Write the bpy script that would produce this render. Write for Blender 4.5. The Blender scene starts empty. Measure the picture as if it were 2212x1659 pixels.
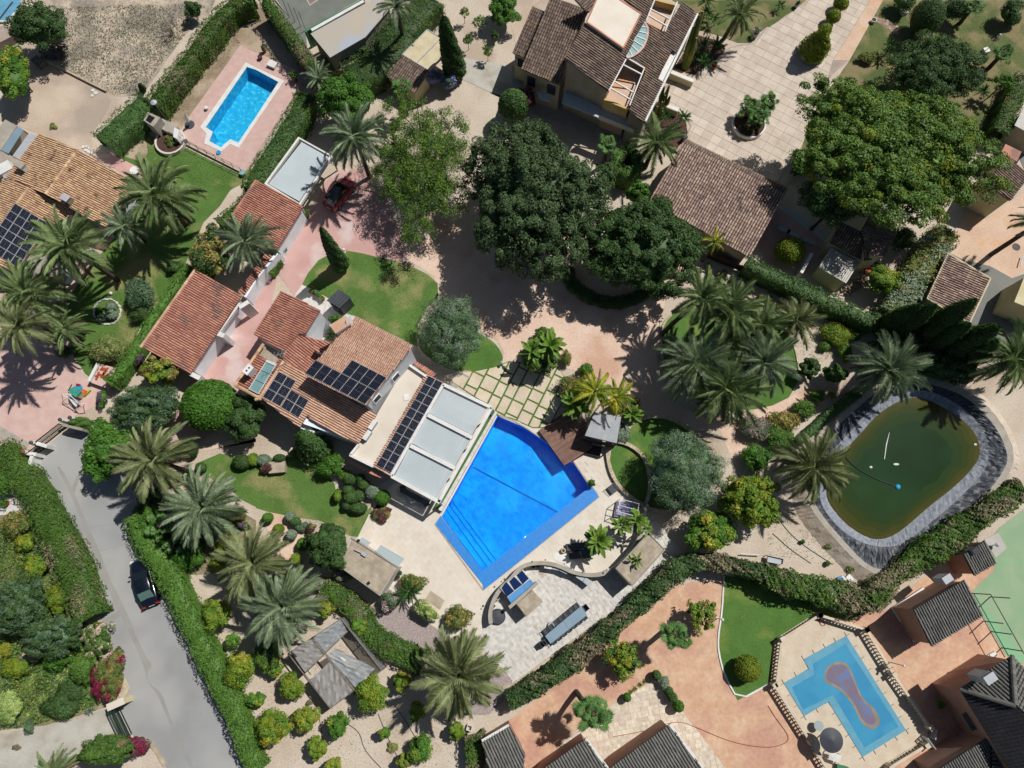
import bpy, math, random
import numpy as np
from mathutils import Vector, Matrix
from mathutils.geometry import tessellate_polygon
S = bpy.context.scene
COL = S.collection
# ---------------------------------------------------------------- camera
H = 66.0; FOC = 1475.0; TILT = math.radians(15.0)
cam = bpy.data.cameras.new('camera'); camo = bpy.data.objects.new('camera', cam); COL.objects.link(camo)
camo.location = (0, 0, H); camo.rotation_euler = (TILT, 0, 0)
cam.sensor_width = 36; cam.lens = 36*FOC/2212; cam.clip_end = 3000; cam.clip_start = .5
S.camera = camo
# ---------------------------------------------------------------- daylight
SUN_AZ = math.radians(37); SUN_EL = math.radians(55)      # direction towards the sun, from +X
w = bpy.data.worlds.new("World"); S.world = w; w.use_nodes = True
nt = w.node_tree; nt.nodes.clear()
sky = nt.nodes.new('ShaderNodeTexSky'); sky.sky_type = 'NISHITA'; sky.sun_disc = False
sky.sun_elevation = SUN_EL; sky.sun_rotation = math.radians(90)-SUN_AZ
bg = nt.nodes.new('ShaderNodeBackground'); bg.inputs[1].default_value = .05
wo = nt.nodes.new('ShaderNodeOutputWorld')
nt.links.new(sky.outputs[0], bg.inputs[0]); nt.links.new(bg.outputs[0], wo.inputs[0])
sl = bpy.data.lights.new('sun', 'SUN'); sl.energy = 5.0; sl.angle = math.radians(.53); sl.color = (1, .972, .93)
so = bpy.data.objects.new('sun', sl); COL.objects.link(so)
sd = Vector((math.cos(SUN_EL)*math.cos(SUN_AZ), math.cos(SUN_EL)*math.sin(SUN_AZ), math.sin(SUN_EL)))
so.rotation_euler = sd.to_track_quat('Z', 'Y').to_euler(); so.location = (30, 30, 60)
S.view_settings.view_transform = 'Standard'; S.view_settings.look = 'None'
S.view_settings.exposure = -.12; S.view_settings.gamma = 1; S.view_settings.use_curve_mapping = False
# ---------------------------------------------------------------- plan coordinates
VW = {'A': (0, 450, 2.4393), 'B': (1980, 0, 2.765), 'C': (900, 1000, 2.765), 'E': (1900, 2000, 2.765),
      'F': (3232, 2424, 1.5863), 'H': (3400, 0, 1.3608), 'J': (3600, 500, 1.19), 'K': (3050, 820, 2.2667),
      'L': (1300, 2080, 2.2675), 'Q': (0, 0, 2.2667), 'd': (0, 0, .54861)}
for i in range(4):
    for j in range(4): VW['%d%d' % (i, j)] = (1008*i, 756*j, 2.19444)
def px(s):
    out = []; v = VW['d']
    for t in s.split():
        if t[-1] == ':': v = VW[t[:-1]]
        else:
            a, b = t.split(',')
            out.append(((v[0]+float(a)/v[2])*.54861, (v[1]+float(b)/v[2])*.54861))
    return out
ct, st = math.cos(TILT), math.sin(TILT)
def P(x, y, h=0.):
    """point of the place at height h seen along this direction of the survey"""
    u = (x-1106)/FOC; v = (829.5-y)/FOC
    s = (H-h)/(ct-v*st)
    return Vector((u*s, (st+v*ct)*s, h))
def W(s, h=0.):
    pts = px(s) if isinstance(s, str) else s
    if isinstance(h, (int, float)): h = [h]*len(pts)
    return [P(x, y, z) for (x, y), z in zip(pts, h)]
def mpp(x, y, h=0.):                       # metres per survey unit
    return (H-h)/(ct-(829.5-y)/FOC*st)/FOC
def smooth(pts, n=2, closed=True):
    for _ in range(n):
        o = []
        m = len(pts)
        rng = range(m if closed else m-1)
        if not closed: o.append(pts[0])
        for i in rng:
            a, b = Vector(pts[i]), Vector(pts[(i+1) % m])
            o += [a*.75+b*.25, a*.25+b*.75]
        if not closed: o.append(pts[-1])
        pts = o
    return [Vector(p) for p in pts]
# ---------------------------------------------------------------- materials
def hx(s, k=.8):
    s = s.lstrip('#'); r = []
    for i in (0, 2, 4):
        c = int(s[i:i+2], 16)/255
        r.append((c/12.92 if c <= .04045 else ((c+.055)/1.055)**2.4)*k)
    return (*r, 1)
MATS = {}
def mat(name, c1, c2=None, sc=1., rough=.85, bump=0., bsc=20., isl=0., spec=.3, metal=0., c3=None, sc3=.15, w3=.5, k=.8, trans=0., fine=0., fsc=30., detail=5, alpha=1., coat=0.):
    """procedural surface: c1/c2 mottled by noise, c3 in large soft patches, isl = brightness change from piece to piece"""
    m = bpy.data.materials.new(name); m.use_nodes = True; N = m.node_tree.nodes; L = m.node_tree.links
    bs = N['Principled BSDF']; bs.inputs['Roughness'].default_value = rough
    bs.inputs['Specular IOR Level'].default_value = spec; bs.inputs['Metallic'].default_value = metal
    if coat: bs.inputs['Coat Weight'].default_value = coat; bs.inputs['Coat Roughness'].default_value = .05
    if alpha < 1: bs.inputs['Alpha'].default_value = alpha
    geo = N.new('ShaderNodeNewGeometry')
    def noise(s, d=detail):
        n = N.new('ShaderNodeTexNoise'); n.inputs['Scale'].default_value = s; n.inputs['Detail'].default_value = d
        L.new(geo.outputs['Position'], n.inputs['Vector']); return n
    def ramp(src, a, b):
        r = N.new('ShaderNodeMapRange'); r.inputs[1].default_value = a; r.inputs[2].default_value = b
        L.new(src, r.inputs[0]); return r.outputs[0]
    def mix(f, a, b, mode='MIX'):
        x = N.new('ShaderNodeMix'); x.data_type = 'RGBA'; x.blend_type = mode
        if isinstance(f, float): x.inputs[0].default_value = f
        else: L.new(f, x.inputs[0])
        for q, vv in ((6, a), (7, b)):
            if isinstance(vv, tuple): x.inputs[q].default_value = vv
            else: L.new(vv, x.inputs[q])
        return x.outputs[2]
    col = hx(c1, k)
    if c2: col = mix(ramp(noise(sc).outputs['Fac'], .38, .62), col, hx(c2, k))
    if c3: col = mix(ramp(noise(sc3, 3).outputs['Fac'], w3-.03, w3+.09), col, hx(c3, k))
    if fine:
        f = ramp(noise(fsc, 2).outputs['Fac'], .3, .7)
        vm = N.new('ShaderNodeMapRange'); vm.inputs[3].default_value = 1-fine; vm.inputs[4].default_value = 1+fine; L.new(f, vm.inputs[0])
        hs = N.new('ShaderNodeHueSaturation'); L.new(vm.outputs[0], hs.inputs['Value'])
        if isinstance(col, tuple): hs.inputs['Color'].default_value = col
        else: L.new(col, hs.inputs['Color'])
        col = hs.outputs[0]
    if isl:
        oi = N.new('ShaderNodeObjectInfo'); ad = N.new('ShaderNodeMath'); ad.operation = 'ADD'
        L.new(oi.outputs['Random'], ad.inputs[0]); L.new(geo.outputs['Random Per Island'], ad.inputs[1])
        fr = N.new('ShaderNodeMath'); fr.operation = 'FRACT'; L.new(ad.outputs[0], fr.inputs[0])
        vm = N.new('ShaderNodeMapRange'); vm.inputs[3].default_value = 1-isl; vm.inputs[4].default_value = 1+isl; L.new(fr.outputs[0], vm.inputs[0])
        hv = N.new('ShaderNodeMapRange'); hv.inputs[3].default_value = .5-isl*.05; hv.inputs[4].default_value = .5+isl*.05; L.new(fr.outputs[0], hv.inputs[0])
        hs = N.new('ShaderNodeHueSaturation'); L.new(vm.outputs[0], hs.inputs['Value']); L.new(hv.outputs[0], hs.inputs['Hue'])
        if isinstance(col, tuple): hs.inputs['Color'].default_value = col
        else: L.new(col, hs.inputs['Color'])
        col = hs.outputs[0]
    if isinstance(col, tuple): bs.inputs['Base Color'].default_value = col
    else: L.new(col, bs.inputs['Base Color'])
    if bump:
        b = N.new('ShaderNodeBump'); b.inputs['Strength'].default_value = min(1, bump); b.inputs['Distance'].default_value = .05*max(1, bump)
        L.new(noise(bsc, 6).outputs['Fac'], b.inputs['Height']); L.new(b.outputs[0], bs.inputs['Normal'])
    if trans:
        tr = N.new('ShaderNodeBsdfTranslucent')
        if isinstance(col, tuple): tr.inputs[0].default_value = col
        else: L.new(col, tr.inputs[0])
        ms = N.new('ShaderNodeMixShader'); ms.inputs[0].default_value = trans
        L.new(bs.outputs[0], ms.inputs[1]); L.new(tr.outputs[0], ms.inputs[2]); L.new(ms.outputs[0], N['Material Output'].inputs[0])
    MATS[name] = m; return m
def leafm(name, c1, c2, sc=.9, isl=.35, k=.8, tr=.14, c3=None, w3=.6, sc3=.4):
    k *= 1.35 if 'palm' in name else 1.12
    return mat(name, c1, c2, sc=sc, rough=.55, spec=.25, isl=isl, k=k, trans=tr, c3=c3, w3=w3, sc3=sc3, detail=3)
def watm(name, tint, sc=1.2, strength=.25, glow=None):
    """water: light passes through tinted, plus the mirror of the surface"""
    m = bpy.data.materials.new(name); m.use_nodes = True; N = m.node_tree.nodes; L = m.node_tree.links; N.clear()
    o = N.new('ShaderNodeOutputMaterial'); t = N.new('ShaderNodeBsdfTransparent'); t.inputs[0].default_value = (*tint, 1)
    g = N.new('ShaderNodeBsdfGlossy'); g.inputs['Roughness'].default_value = .04
    fr = N.new('ShaderNodeFresnel'); fr.inputs[0].default_value = 1.33
    geo = N.new('ShaderNodeNewGeometry')
    n = N.new('ShaderNodeTexNoise'); n.inputs['Scale'].default_value = sc; n.inputs['Detail'].default_value = 4; n.inputs['Distortion'].default_value = 1.5
    b = N.new('ShaderNodeBump'); b.inputs['Strength'].default_value = strength; b.inputs['Distance'].default_value = .1
    L.new(geo.outputs['Position'], n.inputs['Vector']); L.new(n.outputs['Fac'], b.inputs['Height'])
    L.new(b.outputs[0], g.inputs['Normal']); L.new(b.outputs[0], fr.inputs['Normal'])
    ms = N.new('ShaderNodeMixShader'); L.new(fr.outputs[0], ms.inputs[0]); L.new(t.outputs[0], ms.inputs[1]); L.new(g.outputs[0], ms.inputs[2])
    L.new(ms.outputs[0], o.inputs[0]); MATS[name] = m; return m
mat('soil', '#d0c2b0', '#c6b6a2', sc=.35, bump=.5, bsc=6, c3='#bba995', sc3=.12, w3=.56, fine=.12, fsc=7)
mat('field', '#cbbba6', '#b0a18e', sc=.55, bump=.7, bsc=4, c3='#978d80', sc3=.25, w3=.5, fine=.25, fsc=3)
mat('pale_dirt', '#cfbda8', '#bfab96', sc=.25, bump=.4, bsc=6, c3='#b0a090', sc3=.14, w3=.55, fine=.08, fsc=6)
mat('dry_yard', '#a3917a', '#94826b', sc=.8, bump=.5, bsc=6, c3='#b9a68f', sc3=.25, fine=.15, fsc=8)
mat('lawn', '#5d7e38', '#537331', sc=.4, bump=.6, bsc=14, c3='#928f5c', sc3=.22, w3=.54, fine=.16, fsc=7, k=.8)
mat('fresh_lawn', '#557a33', '#4b702b', sc=.6, bump=.6, bsc=14, c3='#74883f', sc3=.3, w3=.56, fine=.14, fsc=7, k=.8)
mat('dull_lawn', '#66703c', '#556432', sc=.4, bump=.6, bsc=12, c3='#8b8059', sc3=.3, w3=.48, fine=.18, fsc=8, k=.75)
mat('pink_paving', '#d1aaa2', '#c99f97', sc=.5, bump=.15, c3='#d8c2bc', sc3=.3, w3=.58, fine=.06)
mat('rose_paving', '#d8b8ae', '#cfada2', sc=1.2, bump=.2, isl=.05, fine=.05)
mat('court', '#e6ccb8', '#dfc0aa', sc=.35, bump=.25, c3='#d0a890', sc3=.16, w3=.55, fine=.08, fsc=4)
mat('cream_stone', '#e4dacb', '#ddd1c0', sc=.6, rough=.7, bump=.1, isl=.035, fine=.03)
mat('white_stone', '#dcd8d0', '#cbc6be', sc=2.3, rough=.8, bump=.3, isl=.05, c3='#b5a58f', sc3=.5, w3=.66, fine=.1, fsc=3)
mat('paver', '#d6c8b8', '#cbbbaa', sc=.8, bump=.2, isl=.07, c3='#c2ad9c', sc3=.3, w3=.62)
mat('slab', '#dccdb6', '#d2c1a8', sc=.9, bump=.25, isl=.05, fine=.05, fsc=5)
mat('stone_paver', '#bcae99', '#a99c88', sc=1.5, bump=.3, isl=.09)
mat('grey_paver', '#b6a99c', '#a8998c', sc=1, isl=.06)
mat('crazy', '#e3d8c6', '#d4c2aa', sc=2.5, bump=.3, isl=.12)
mat('orange_paving', '#dab698', '#d0a587', sc=.7, bump=.25, c3='#c79a84', sc3=.25, w3=.54, fine=.1, fsc=3)
mat('beige_paving', '#dcbfa6', '#d2b198', sc=.5, bump=.2, c3='#dba97c', sc3=.35, w3=.6, fine=.07, fsc=5)
mat('asphalt', '#a3a4a3', '#999998', sc=.25, bump=.3, bsc=40, c3='#adaca8', sc3=.1, fine=.05, fsc=14)
mat('trench', '#9a9893', '#a3a09a', sc=.6, bump=.3, bsc=40, fine=.06)
mat('dark_asphalt', '#84857f', '#797b77', sc=.3, bump=.3, c3='#a6907a', sc3=.12, w3=.6, fine=.06)
mat('tennis', '#7d8178', '#747870', sc=.6, bump=.1, fine=.04)
mat('green_court', '#9db38f', '#8fae88', sc=.5, bump=.2, c3='#86bd8f', sc3=.2, w3=.55, fine=.08)
mat('gravel', '#b8a9a4', '#a79895', sc=6, bump=1, bsc=30, fine=.22, fsc=9)
mat('white_gravel', '#c8c4b8', '#b9b4a6', sc=.6, bump=.8, bsc=30, c3='#ab9f88', sc3=.3, w3=.6, fine=.12, fsc=10)
mat('mulch', '#4d3830', '#5a4238', sc=5, bump=1, bsc=12, fine=.25)
mat('concrete', '#b4ada0', '#a59e90', sc=1.3, bump=.3, fine=.08)
mat('kerb_stone', '#cfc0a6', '#baa88e', sc=2, bump=.3, isl=.1)
mat('white', '#e9e8e4', '#dedcd6', sc=1.5, rough=.6, bump=.05)
mat('white_wall', '#eef1f5', '#e2e6ea', k=.9, sc=.8, rough=.8, bump=.1)
mat('cream_wall', '#d9cda6', '#cfc29a', sc=.8, bump=.1)
mat('grey_wall', '#a8a293', '#9d9788', sc=.8, bump=.1)
mat('yellow_wall', '#d9bb7c', '#cfae6e', sc=.8)
mat('pink_wall', '#b58f7c', '#a98370', sc=.8, bump=.1)
mat('tile_tan', '#dab398', '#cfa489', sc=.7, bump=.2, isl=.14, c3='#bf9880', sc3=.3, w3=.6)
mat('tile_red', '#c68c76', '#b87d6a', sc=.6, bump=.2, isl=.18, c3='#967468', sc3=.5, w3=.6)
mat('tile_yellow', '#d9b590', '#cda782', sc=.8, bump=.2, isl=.22, c3='#7d6450', sc3=1.1, w3=.63)
mat('tile_brown', '#8b786b', '#7a695e', sc=1.1, bump=.2, isl=.3, c3='#96765e', sc3=.9, w3=.62)
mat('tile_pinkbrown', '#b59a8c', '#a68b7d', sc=1.1, bump=.2, isl=.32, c3='#7a6a62', sc3=.9, w3=.62)
mat('tile_grey', '#7a7974', '#6b6a65', sc=1.1, bump=.2, isl=.12)
mat('tile_grey_shaded', '#45454a', '#3c3c40', sc=1.1, bump=.2, isl=.1)  # darker copy of the grey tile, shade on one roof slope as colour
mat('roof_pan_dark', '#5a4a42', '#4c3f38', sc=2)  # pans darker than the tiles: shade between rows put into the colour
mat('roof_pan_red', '#a3786a', '#966a5c', sc=2)
mat('roof_pan_grey', '#3f3f3d', '#353534', sc=2)
mat('sheet_roof', '#b9b4a9', '#c2b5a2', sc=.25, rough=.5, c3='#b3b8c0', sc3=.2)
mat('corrugated', '#bdb8ae', '#b2ada2', sc=1.5, rough=.5, bump=.1)
mat('canvas', '#d9cbaa', '#cdbf9c', sc=1.2, rough=.9, bump=.2)
mat('pergola_panel', '#c6d0d3', '#c0cacd', sc=.6, rough=.35)
mat('solar_cell', '#141926', '#1a2030', sc=2, rough=.18, spec=.5, isl=.1)
mat('solar_frame', '#c9ccd0', rough=.4, metal=.3)
mat('charcoal', '#4b4f55', '#44484e', sc=1.5, rough=.6)
mat('black', '#1c1d20', rough=.5); mat('dark_wood', '#4b3c36', '#3e322d', sc=3)
mat('deck_wood', '#8f6f60', '#7d6053', sc=3, isl=.15, bump=.2)
mat('brown_wood', '#6b4a3a', '#5a3e31', sc=3)
mat('glass', '#2a3d50', rough=.08, spec=.6); mat('aqua_glass', '#8fb4b4', '#86aaab', sc=.7, rough=.12, spec=.6)
mat('pale_glass', '#a9b6b6', rough=.15, spec=.5)
mat('metal', '#9a9da0', rough=.4, metal=.4); mat('steel_green', '#23453a', rough=.5); mat('green_paint', '#3f7d5c', rough=.6)
mat('light_grey', '#b9bcc0', '#b0b4b8', sc=2, rough=.5); mat('table_blue', '#8fa6b4', '#879eac', sc=.8, rough=.3)
mat('blue_soft', '#5fa0d8', '#5596cf', sc=2, rough=.4); mat('dark_blue', '#1a2f5c', rough=.1, spec=.6)
mat('terracotta', '#a65c44', '#955038', sc=4); mat('mauve', '#a6a3c4', '#9a97b8', sc=2)
mat('trunk', '#6b5d4e', '#54483c', sc=5, bump=1, bsc=14); mat('palm_trunk', '#5e5348', '#463d35', sc=7, bump=1, bsc=18)
mat('twig', '#8d8478', '#756c60', sc=4)
mat('plastic_film', '#a3a8aa', '#989ea0', sc=2.2, rough=.25, spec=.5, alpha=.82)
mat('mesh_film', '#9a9692', '#8f8b87', sc=2, rough=.6)
mat('pool_aqua', '#35b6dc', '#2aa6d2', sc=1.6, rough=.4, c3='#5fd0e6', sc3=2.2, w3=.56, k=.95)  # pale patches in the floor colour stand in for rippling light
mat('pool_blue', '#18a4ec', '#0c90e0', sc=1.8, rough=.4, c3='#24aef0', sc3=.3, k=1.0)  # floor colour mottled to imitate light rippling through the water
mat('pool_gutter', '#3a8fe0', '#3488da', sc=3, rough=.5, fine=.05, fsc=5)
mat('cover_blue', '#3092bb', '#3c97bb', sc=.4, rough=.5, c3='#2d8ab5', sc3=.3); mat('cover_light', '#6ba8bf', '#62a0b8', sc=1.5)
mat('stain_rim', '#9a8f80', '#8f7f6a', sc=1.5, rough=.4); mat('stain', '#6e7096', '#83695e', sc=.45, rough=.6, c3='#6a78a0', sc3=.8)
mat('pond_green', '#28402a', '#2f4826', sc=.12, rough=.1, spec=.2, c3='#22391f', sc3=.08)
mat('liner', '#474c53', '#3a3f46', sc=1.6, rough=.5, bump=1.2, bsc=1.4, spec=.35); mat('geotextile', '#989da5', '#81868f', sc=2.5, rough=.8, bump=.8, bsc=4); mat('teal', '#3f9c8c', '#378e80', sc=3)
mat('car_black', '#0d1220', rough=.25, spec=.6, coat=1); mat('car_red', '#a3101c', rough=.25, spec=.6, coat=1)
mat('tyre', '#17181a', rough=.9); mat('lamp_red', '#b01818', rough=.2); mat('lamp_white', '#e6e9ec', rough=.15)
mat('car_glass', '#141c20', rough=.04, spec=.9); mat('rear_glass', '#5f7c72', rough=.1, spec=.6)
mat('rust_tile', '#b5592f', '#9a4826', sc=3); mat('orange_plastic', '#d9581e', rough=.4); mat('cyan_plastic', '#1d9ecb', rough=.4); mat('lime_plastic', '#b7cc3a', rough=.4)
mat('rubble', '#6e6c66', '#57564f', sc=2, bump=1, bsc=8, isl=.2); mat('log', '#8d7b68', '#a08e7c', sc=3, isl=.25)
mat('old_pool', '#6ea9c4', '#5f9cba', sc=1); mat('white_rock', '#dad7cd', isl=.1); mat('line_blue', '#0d6cc4'); mat('garden_soil', '#8f8468', '#7c7a52', sc=.8, bump=.6, bsc=6, c3='#a89a80', sc3=.4, w3=.58, fine=.2, fsc=5)
for i_, c_ in enumerate(('#4d4a22', '#43471f', '#38431f', '#2e4222')): mat('pond_%d' % i_, c_, rough=.1, spec=.2)
leafm('leaf_ficus', '#536840', '#3b4f2c', k=.8, isl=.5); leafm('leaf_dark', '#4a6634', '#3c562c', k=.8)
leafm('leaf_pine', '#6a8638', '#51702c', k=.8, isl=.45); leafm('leaf_jac', '#74943a', '#5b7a30', k=.85, tr=.35)
leafm('leaf_olive', '#66805c', '#54704f', k=.7); leafm('leaf_pepper', '#6d8a5e', '#587450', k=.72)
leafm('leaf_bright', '#54802c', '#466f24', k=.8); leafm('leaf_hedge', '#56762e', '#466527', k=.75, c3='#7a6f4e', w3=.64, sc3=.8)
leafm('leaf_lime', '#5e8034', '#4e702a', k=.8); leafm('leaf_citrus', '#778f2e', '#587a26', k=.85, c3='#a79f34', w3=.58, sc3=.6)
leafm('leaf_yellow', '#949232', '#74842c', k=.8); leafm('leaf_gold', '#7f8c26', '#667c22', k=.8)
leafm('leaf_sage', '#8a9c84', '#7a8d75', k=.8); leafm('leaf_boxgreen', '#52703a', '#466332', k=.8)
leafm('leaf_ochre', '#ab9452', '#5f6b34', k=.85, isl=.5, sc=3); leafm('leaf_maroon', '#5c3a40', '#6b4448', k=.8)
leafm('leaf_bougain', '#8c2448', '#6f2040', k=.8); leafm('leaf_purple', '#6a4078', '#5a5a50', k=.8); leafm('leaf_lilac', '#8f8fd0', '#7c7cc0', k=.9)
leafm('leaf_palm', '#8c9c6c', '#728555', k=.8, isl=.3); leafm('leaf_palm_blue', '#93a184', '#7a8b6a', k=.8, isl=.3)
leafm('leaf_palm_olive', '#949a70', '#7c865a', k=.8, isl=.3); leafm('leaf_fan', '#658a4c', '#4f7538', k=.8, isl=.35)
leafm('leaf_areca', '#b0a832', '#7f9c30', k=.9, isl=.3); leafm('leaf_cycad', '#3f6a30', '#345a28', k=.8); leafm('leaf_banana', '#6f8a34', '#5a7a2c', k=.85, isl=.35)
leafm('leaf_mixed', '#71803c', '#5a6a32', k=.8, c3='#a3864a', w3=.58, sc3=1.5); leafm('leaf_cypress', '#3d5a26', '#304a20', k=.8); leafm('leaf_pink', '#b493a0', '#6f7f4a', k=.85, sc=2.5)
leafm('leaf_dry', '#8f8468', '#7a6f58', k=.8); leafm('leaf_weed', '#7a8a4a', '#8f9258', k=.8); leafm('leaf_flower', '#d8b9ae', '#6e8a48', k=.85, sc=3); leafm('leaf_cream', '#b9b98a', '#8fa04c', k=.9, sc=2)
leafm('leaf_agave', '#a3b46a', '#8aa35a', k=.85)
watm('water_aqua', (.72, .93, .97), sc=1.6, strength=.6); watm('water_blue', (.55, .88, .98), sc=1.8, strength=.9)
# ---------------------------------------------------------------- mesh builder
class MB:
    def __init__(s): s.v = []; s.f = []; s.m = []
    def add(s, vs, fs, m=0):
        o = len(s.v); s.v += [tuple(p) for p in vs]; s.f += [tuple(i+o for i in q) for q in fs]; s.m += [m]*len(fs); return s
    def poly(s, pts, m=0): return s.add(pts, [tuple(range(len(pts)))], m)
    def prism(s, pts, z0, z1, m=0, top=None):
        n = len(pts); a = sum(pts[i][0]*pts[(i+1) % n][1]-pts[(i+1) % n][0]*pts[i][1] for i in range(n))
        if a < 0: pts = list(pts)[::-1]
        b = [(p[0], p[1], z0) for p in pts]; t = [(p[0], p[1], z1) for p in pts]
        s.add(b+t, [(i, (i+1) % n, n+(i+1) % n, n+i) for i in range(n)]+[tuple(range(n))[::-1]], m)
        return s.add(t, [tuple(range(n))], m if top is None else top)
    def slab(s, pts, th, m=0):               # closed slab under a sloping polygon
        n = len(pts); b = [(p[0], p[1], p[2]-th) for p in pts]
        a = sum(pts[i][0]*pts[(i+1) % n][1]-pts[(i+1) % n][0]*pts[i][1] for i in range(n))
        if a < 0: pts = list(pts)[::-1]; b = b[::-1]
        return s.add(b+[tuple(p) for p in pts], [tuple(range(n))[::-1], tuple(range(n, 2*n))]+[(i, (i+1) % n, n+(i+1) % n, n+i) for i in range(n)], m)
    def box(s, c, d, rz=0, m=0, M=None):
        x, y, z = d[0]/2, d[1]/2, d[2]/2; c0, s0 = math.cos(rz), math.sin(rz); vs = []
        for q in ((-x, -y, -z), (x, -y, -z), (x, y, -z), (-x, y, -z), (-x, -y, z), (x, -y, z), (x, y, z), (-x, y, z)):
            p = Vector((q[0]*c0-q[1]*s0, q[0]*s0+q[1]*c0, q[2]))
            if M is not None: p = M @ Vector(q)
            vs.append(p+Vector(c))
        return s.add(vs, [(0, 3, 2, 1), (4, 5, 6, 7), (0, 1, 5, 4), (1, 2, 6, 5), (2, 3, 7, 6), (3, 0, 4, 7)], m)
    def beam(s, a, b, wd, ht, m=0):          # box from a to b
        a, b = Vector(a), Vector(b); d = (b-a); L = d.length
        if L < 1e-6: return s
        d /= L; up = Vector((0, 0, 1))
        if abs(d.z) > .95: up = Vector((0, 1, 0))
        x = d.cross(up).normalized(); z = x.cross(d)
        M = Matrix((x, d, z)).transposed()
        return s.box((a+b)/2, (wd, L, ht), m=m, M=M)
    def tube(s, pts, r, n=6, m=0, cap=True):
        pts = [Vector(p) for p in pts]; R = r if isinstance(r, (list, tuple)) else [r]*len(pts); vs = []; fs = []
        for i, p in enumerate(pts):
            d = (pts[min(i+1, len(pts)-1)]-pts[max(i-1, 0)]); d = d.normalized() if d.length > 1e-9 else Vector((0, 0, 1))
            x = d.cross(Vector((0, 0, 1))); x = x.normalized() if x.length > .05 else Vector((1, 0, 0)); y = d.cross(x).normalized(); x = y.cross(d)
            vs += [p+(x*math.cos(2*math.pi*k/n)+y*math.sin(2*math.pi*k/n))*R[i] for k in range(n)]
        for i in range(len(pts)-1):
            fs += [(i*n+k, i*n+(k+1) % n, (i+1)*n+(k+1) % n, (i+1)*n+k) for k in range(n)]
        if cap: fs += [tuple(range(n))[::-1], tuple(range(len(vs)-n, len(vs)))]
        return s.add(vs, fs, m)
    def lathe(s, c, prof, n=16, m=0, sx=1, sy=1):
        c = Vector(c); vs = []; fs = []
        for r, z in prof: vs += [c+Vector((r*math.cos(2*math.pi*k/n)*sx, r*math.sin(2*math.pi*k/n)*sy, z)) for k in range(n)]
        for i in range(len(prof)-1): fs += [(i*n+k, i*n+(k+1) % n, (i+1)*n+(k+1) % n, (i+1)*n+k) for k in range(n)]
        fs += [tuple(range(n))[::-1], tuple(range(len(vs)-n, len(vs)))]
        return s.add(vs, fs, m)
    def disc(s, c, r, n=20, m=0): return s.poly([(c[0]+r*math.cos(2*math.pi*k/n), c[1]+r*math.sin(2*math.pi*k/n), c[2]) for k in range(n)], m)
    def wall(s, pts, wd, z0, z1, m=0, closed=False):   # wall of width wd along a polyline
        pts = [Vector((p[0], p[1], 0)) for p in pts]; n = len(pts); L = []; R = []
        for i in range(n):
            a = pts[(i-1) % n] if (closed or i > 0) else pts[i]; b = pts[(i+1) % n] if (closed or i < n-1) else pts[i]
            d = (b-a); d = d.normalized() if d.length > 0 else Vector((1, 0, 0)); nn = Vector((-d.y, d.x, 0))*wd/2
            L.append(pts[i]+nn); R.append(pts[i]-nn)
        vs = []
        for i in range(n): vs += [(L[i].x, L[i].y, z0), (L[i].x, L[i].y, z1), (R[i].x, R[i].y, z1), (R[i].x, R[i].y, z0)]
        fs = []
        for i in range(n if closed else n-1):
            a = 4*i; b = 4*((i+1) % n)
            fs += [(a, a+1, b+1, b), (a+1, a+2, b+2, b+1), (a+2, a+3, b+3, b+2)]
        if not closed: fs += [(0, 3, 2, 1), (4*n-4, 4*n-3, 4*n-2, 4*n-1)]
        return s.add(vs, fs, m)
OFF = {}
def _link(name, me, parent, mats, tags, loc=None):
    o = bpy.data.objects.new(name, me); COL.objects.link(o)
    if parent is not None: o.parent = parent
    if loc is not None: o.location = loc
    for kk, vv in tags.items(): o[kk] = vv
    return o
def tri_faces(v, f): return f
def obj(name, mb, mats, parent=None, smooth_=False, loc=None, **tags):
    if isinstance(mats, str): mats = [mats]
    me = bpy.data.meshes.new(name)
    if parent is not None: off = OFF.get(parent.name, Vector((0, 0, 0)))
    else:
        if loc is not None: off = Vector(loc)
        elif mb.v:
            xs = [p[0] for p in mb.v]; ys = [p[1] for p in mb.v]; zs = [p[2] for p in mb.v]
            off = Vector(((min(xs)+max(xs))/2, (min(ys)+max(ys))/2, min(zs)))
        else: off = Vector((0, 0, 0))
        if tags.get('kind') == 'structure': off = Vector((0, 0, 0))
    me.from_pydata([(p[0]-off.x, p[1]-off.y, p[2]-off.z) for p in mb.v], [], mb.f)
    for m in mats: me.materials.append(MATS[m])
    if len(mats) > 1: me.polygons.foreach_set('material_index', mb.m)
    if smooth_: me.polygons.foreach_set('use_smooth', [True]*len(me.polygons))
    me.update()
    o = _link(name, me, parent, mats, tags, None if parent is not None else off)
    OFF[o.name] = off
    return o
def thing(name, label, cat, loc, group=None):
    o = bpy.data.objects.new(name, None); COL.objects.link(o); o.location = loc; o.empty_display_size = .3
    o['label'] = label; o['category'] = cat
    if group: o['group'] = group
    OFF[o.name] = Vector(loc); return o
def centre(pts): return Vector((sum(p[0] for p in pts)/len(pts), sum(p[1] for p in pts)/len(pts), 0))
def sheet(name, pts, z, m, holes=(), rnd=0, **tags):
    if isinstance(pts, str): pts = W(pts, 0)
    if rnd: pts = smooth(pts, rnd)
    polys = [[Vector((p[0], p[1], 0)) for p in pts]]+[[Vector((p[0], p[1], 0)) for p in h] for h in holes]
    flat = [p for q in polys for p in q]; tr = tessellate_polygon(polys)
    mb = MB()
    fs = []
    for t in tr:
        a, b, c = (flat[i] for i in t)
        fs.append(tuple(t) if (b-a).cross(c-a).z > 0 else tuple(t)[::-1])
    mb.add([(p.x, p.y, z) for p in flat], fs)
    tags.setdefault('kind', 'structure')
    return obj(name, mb, m, **tags)
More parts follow.
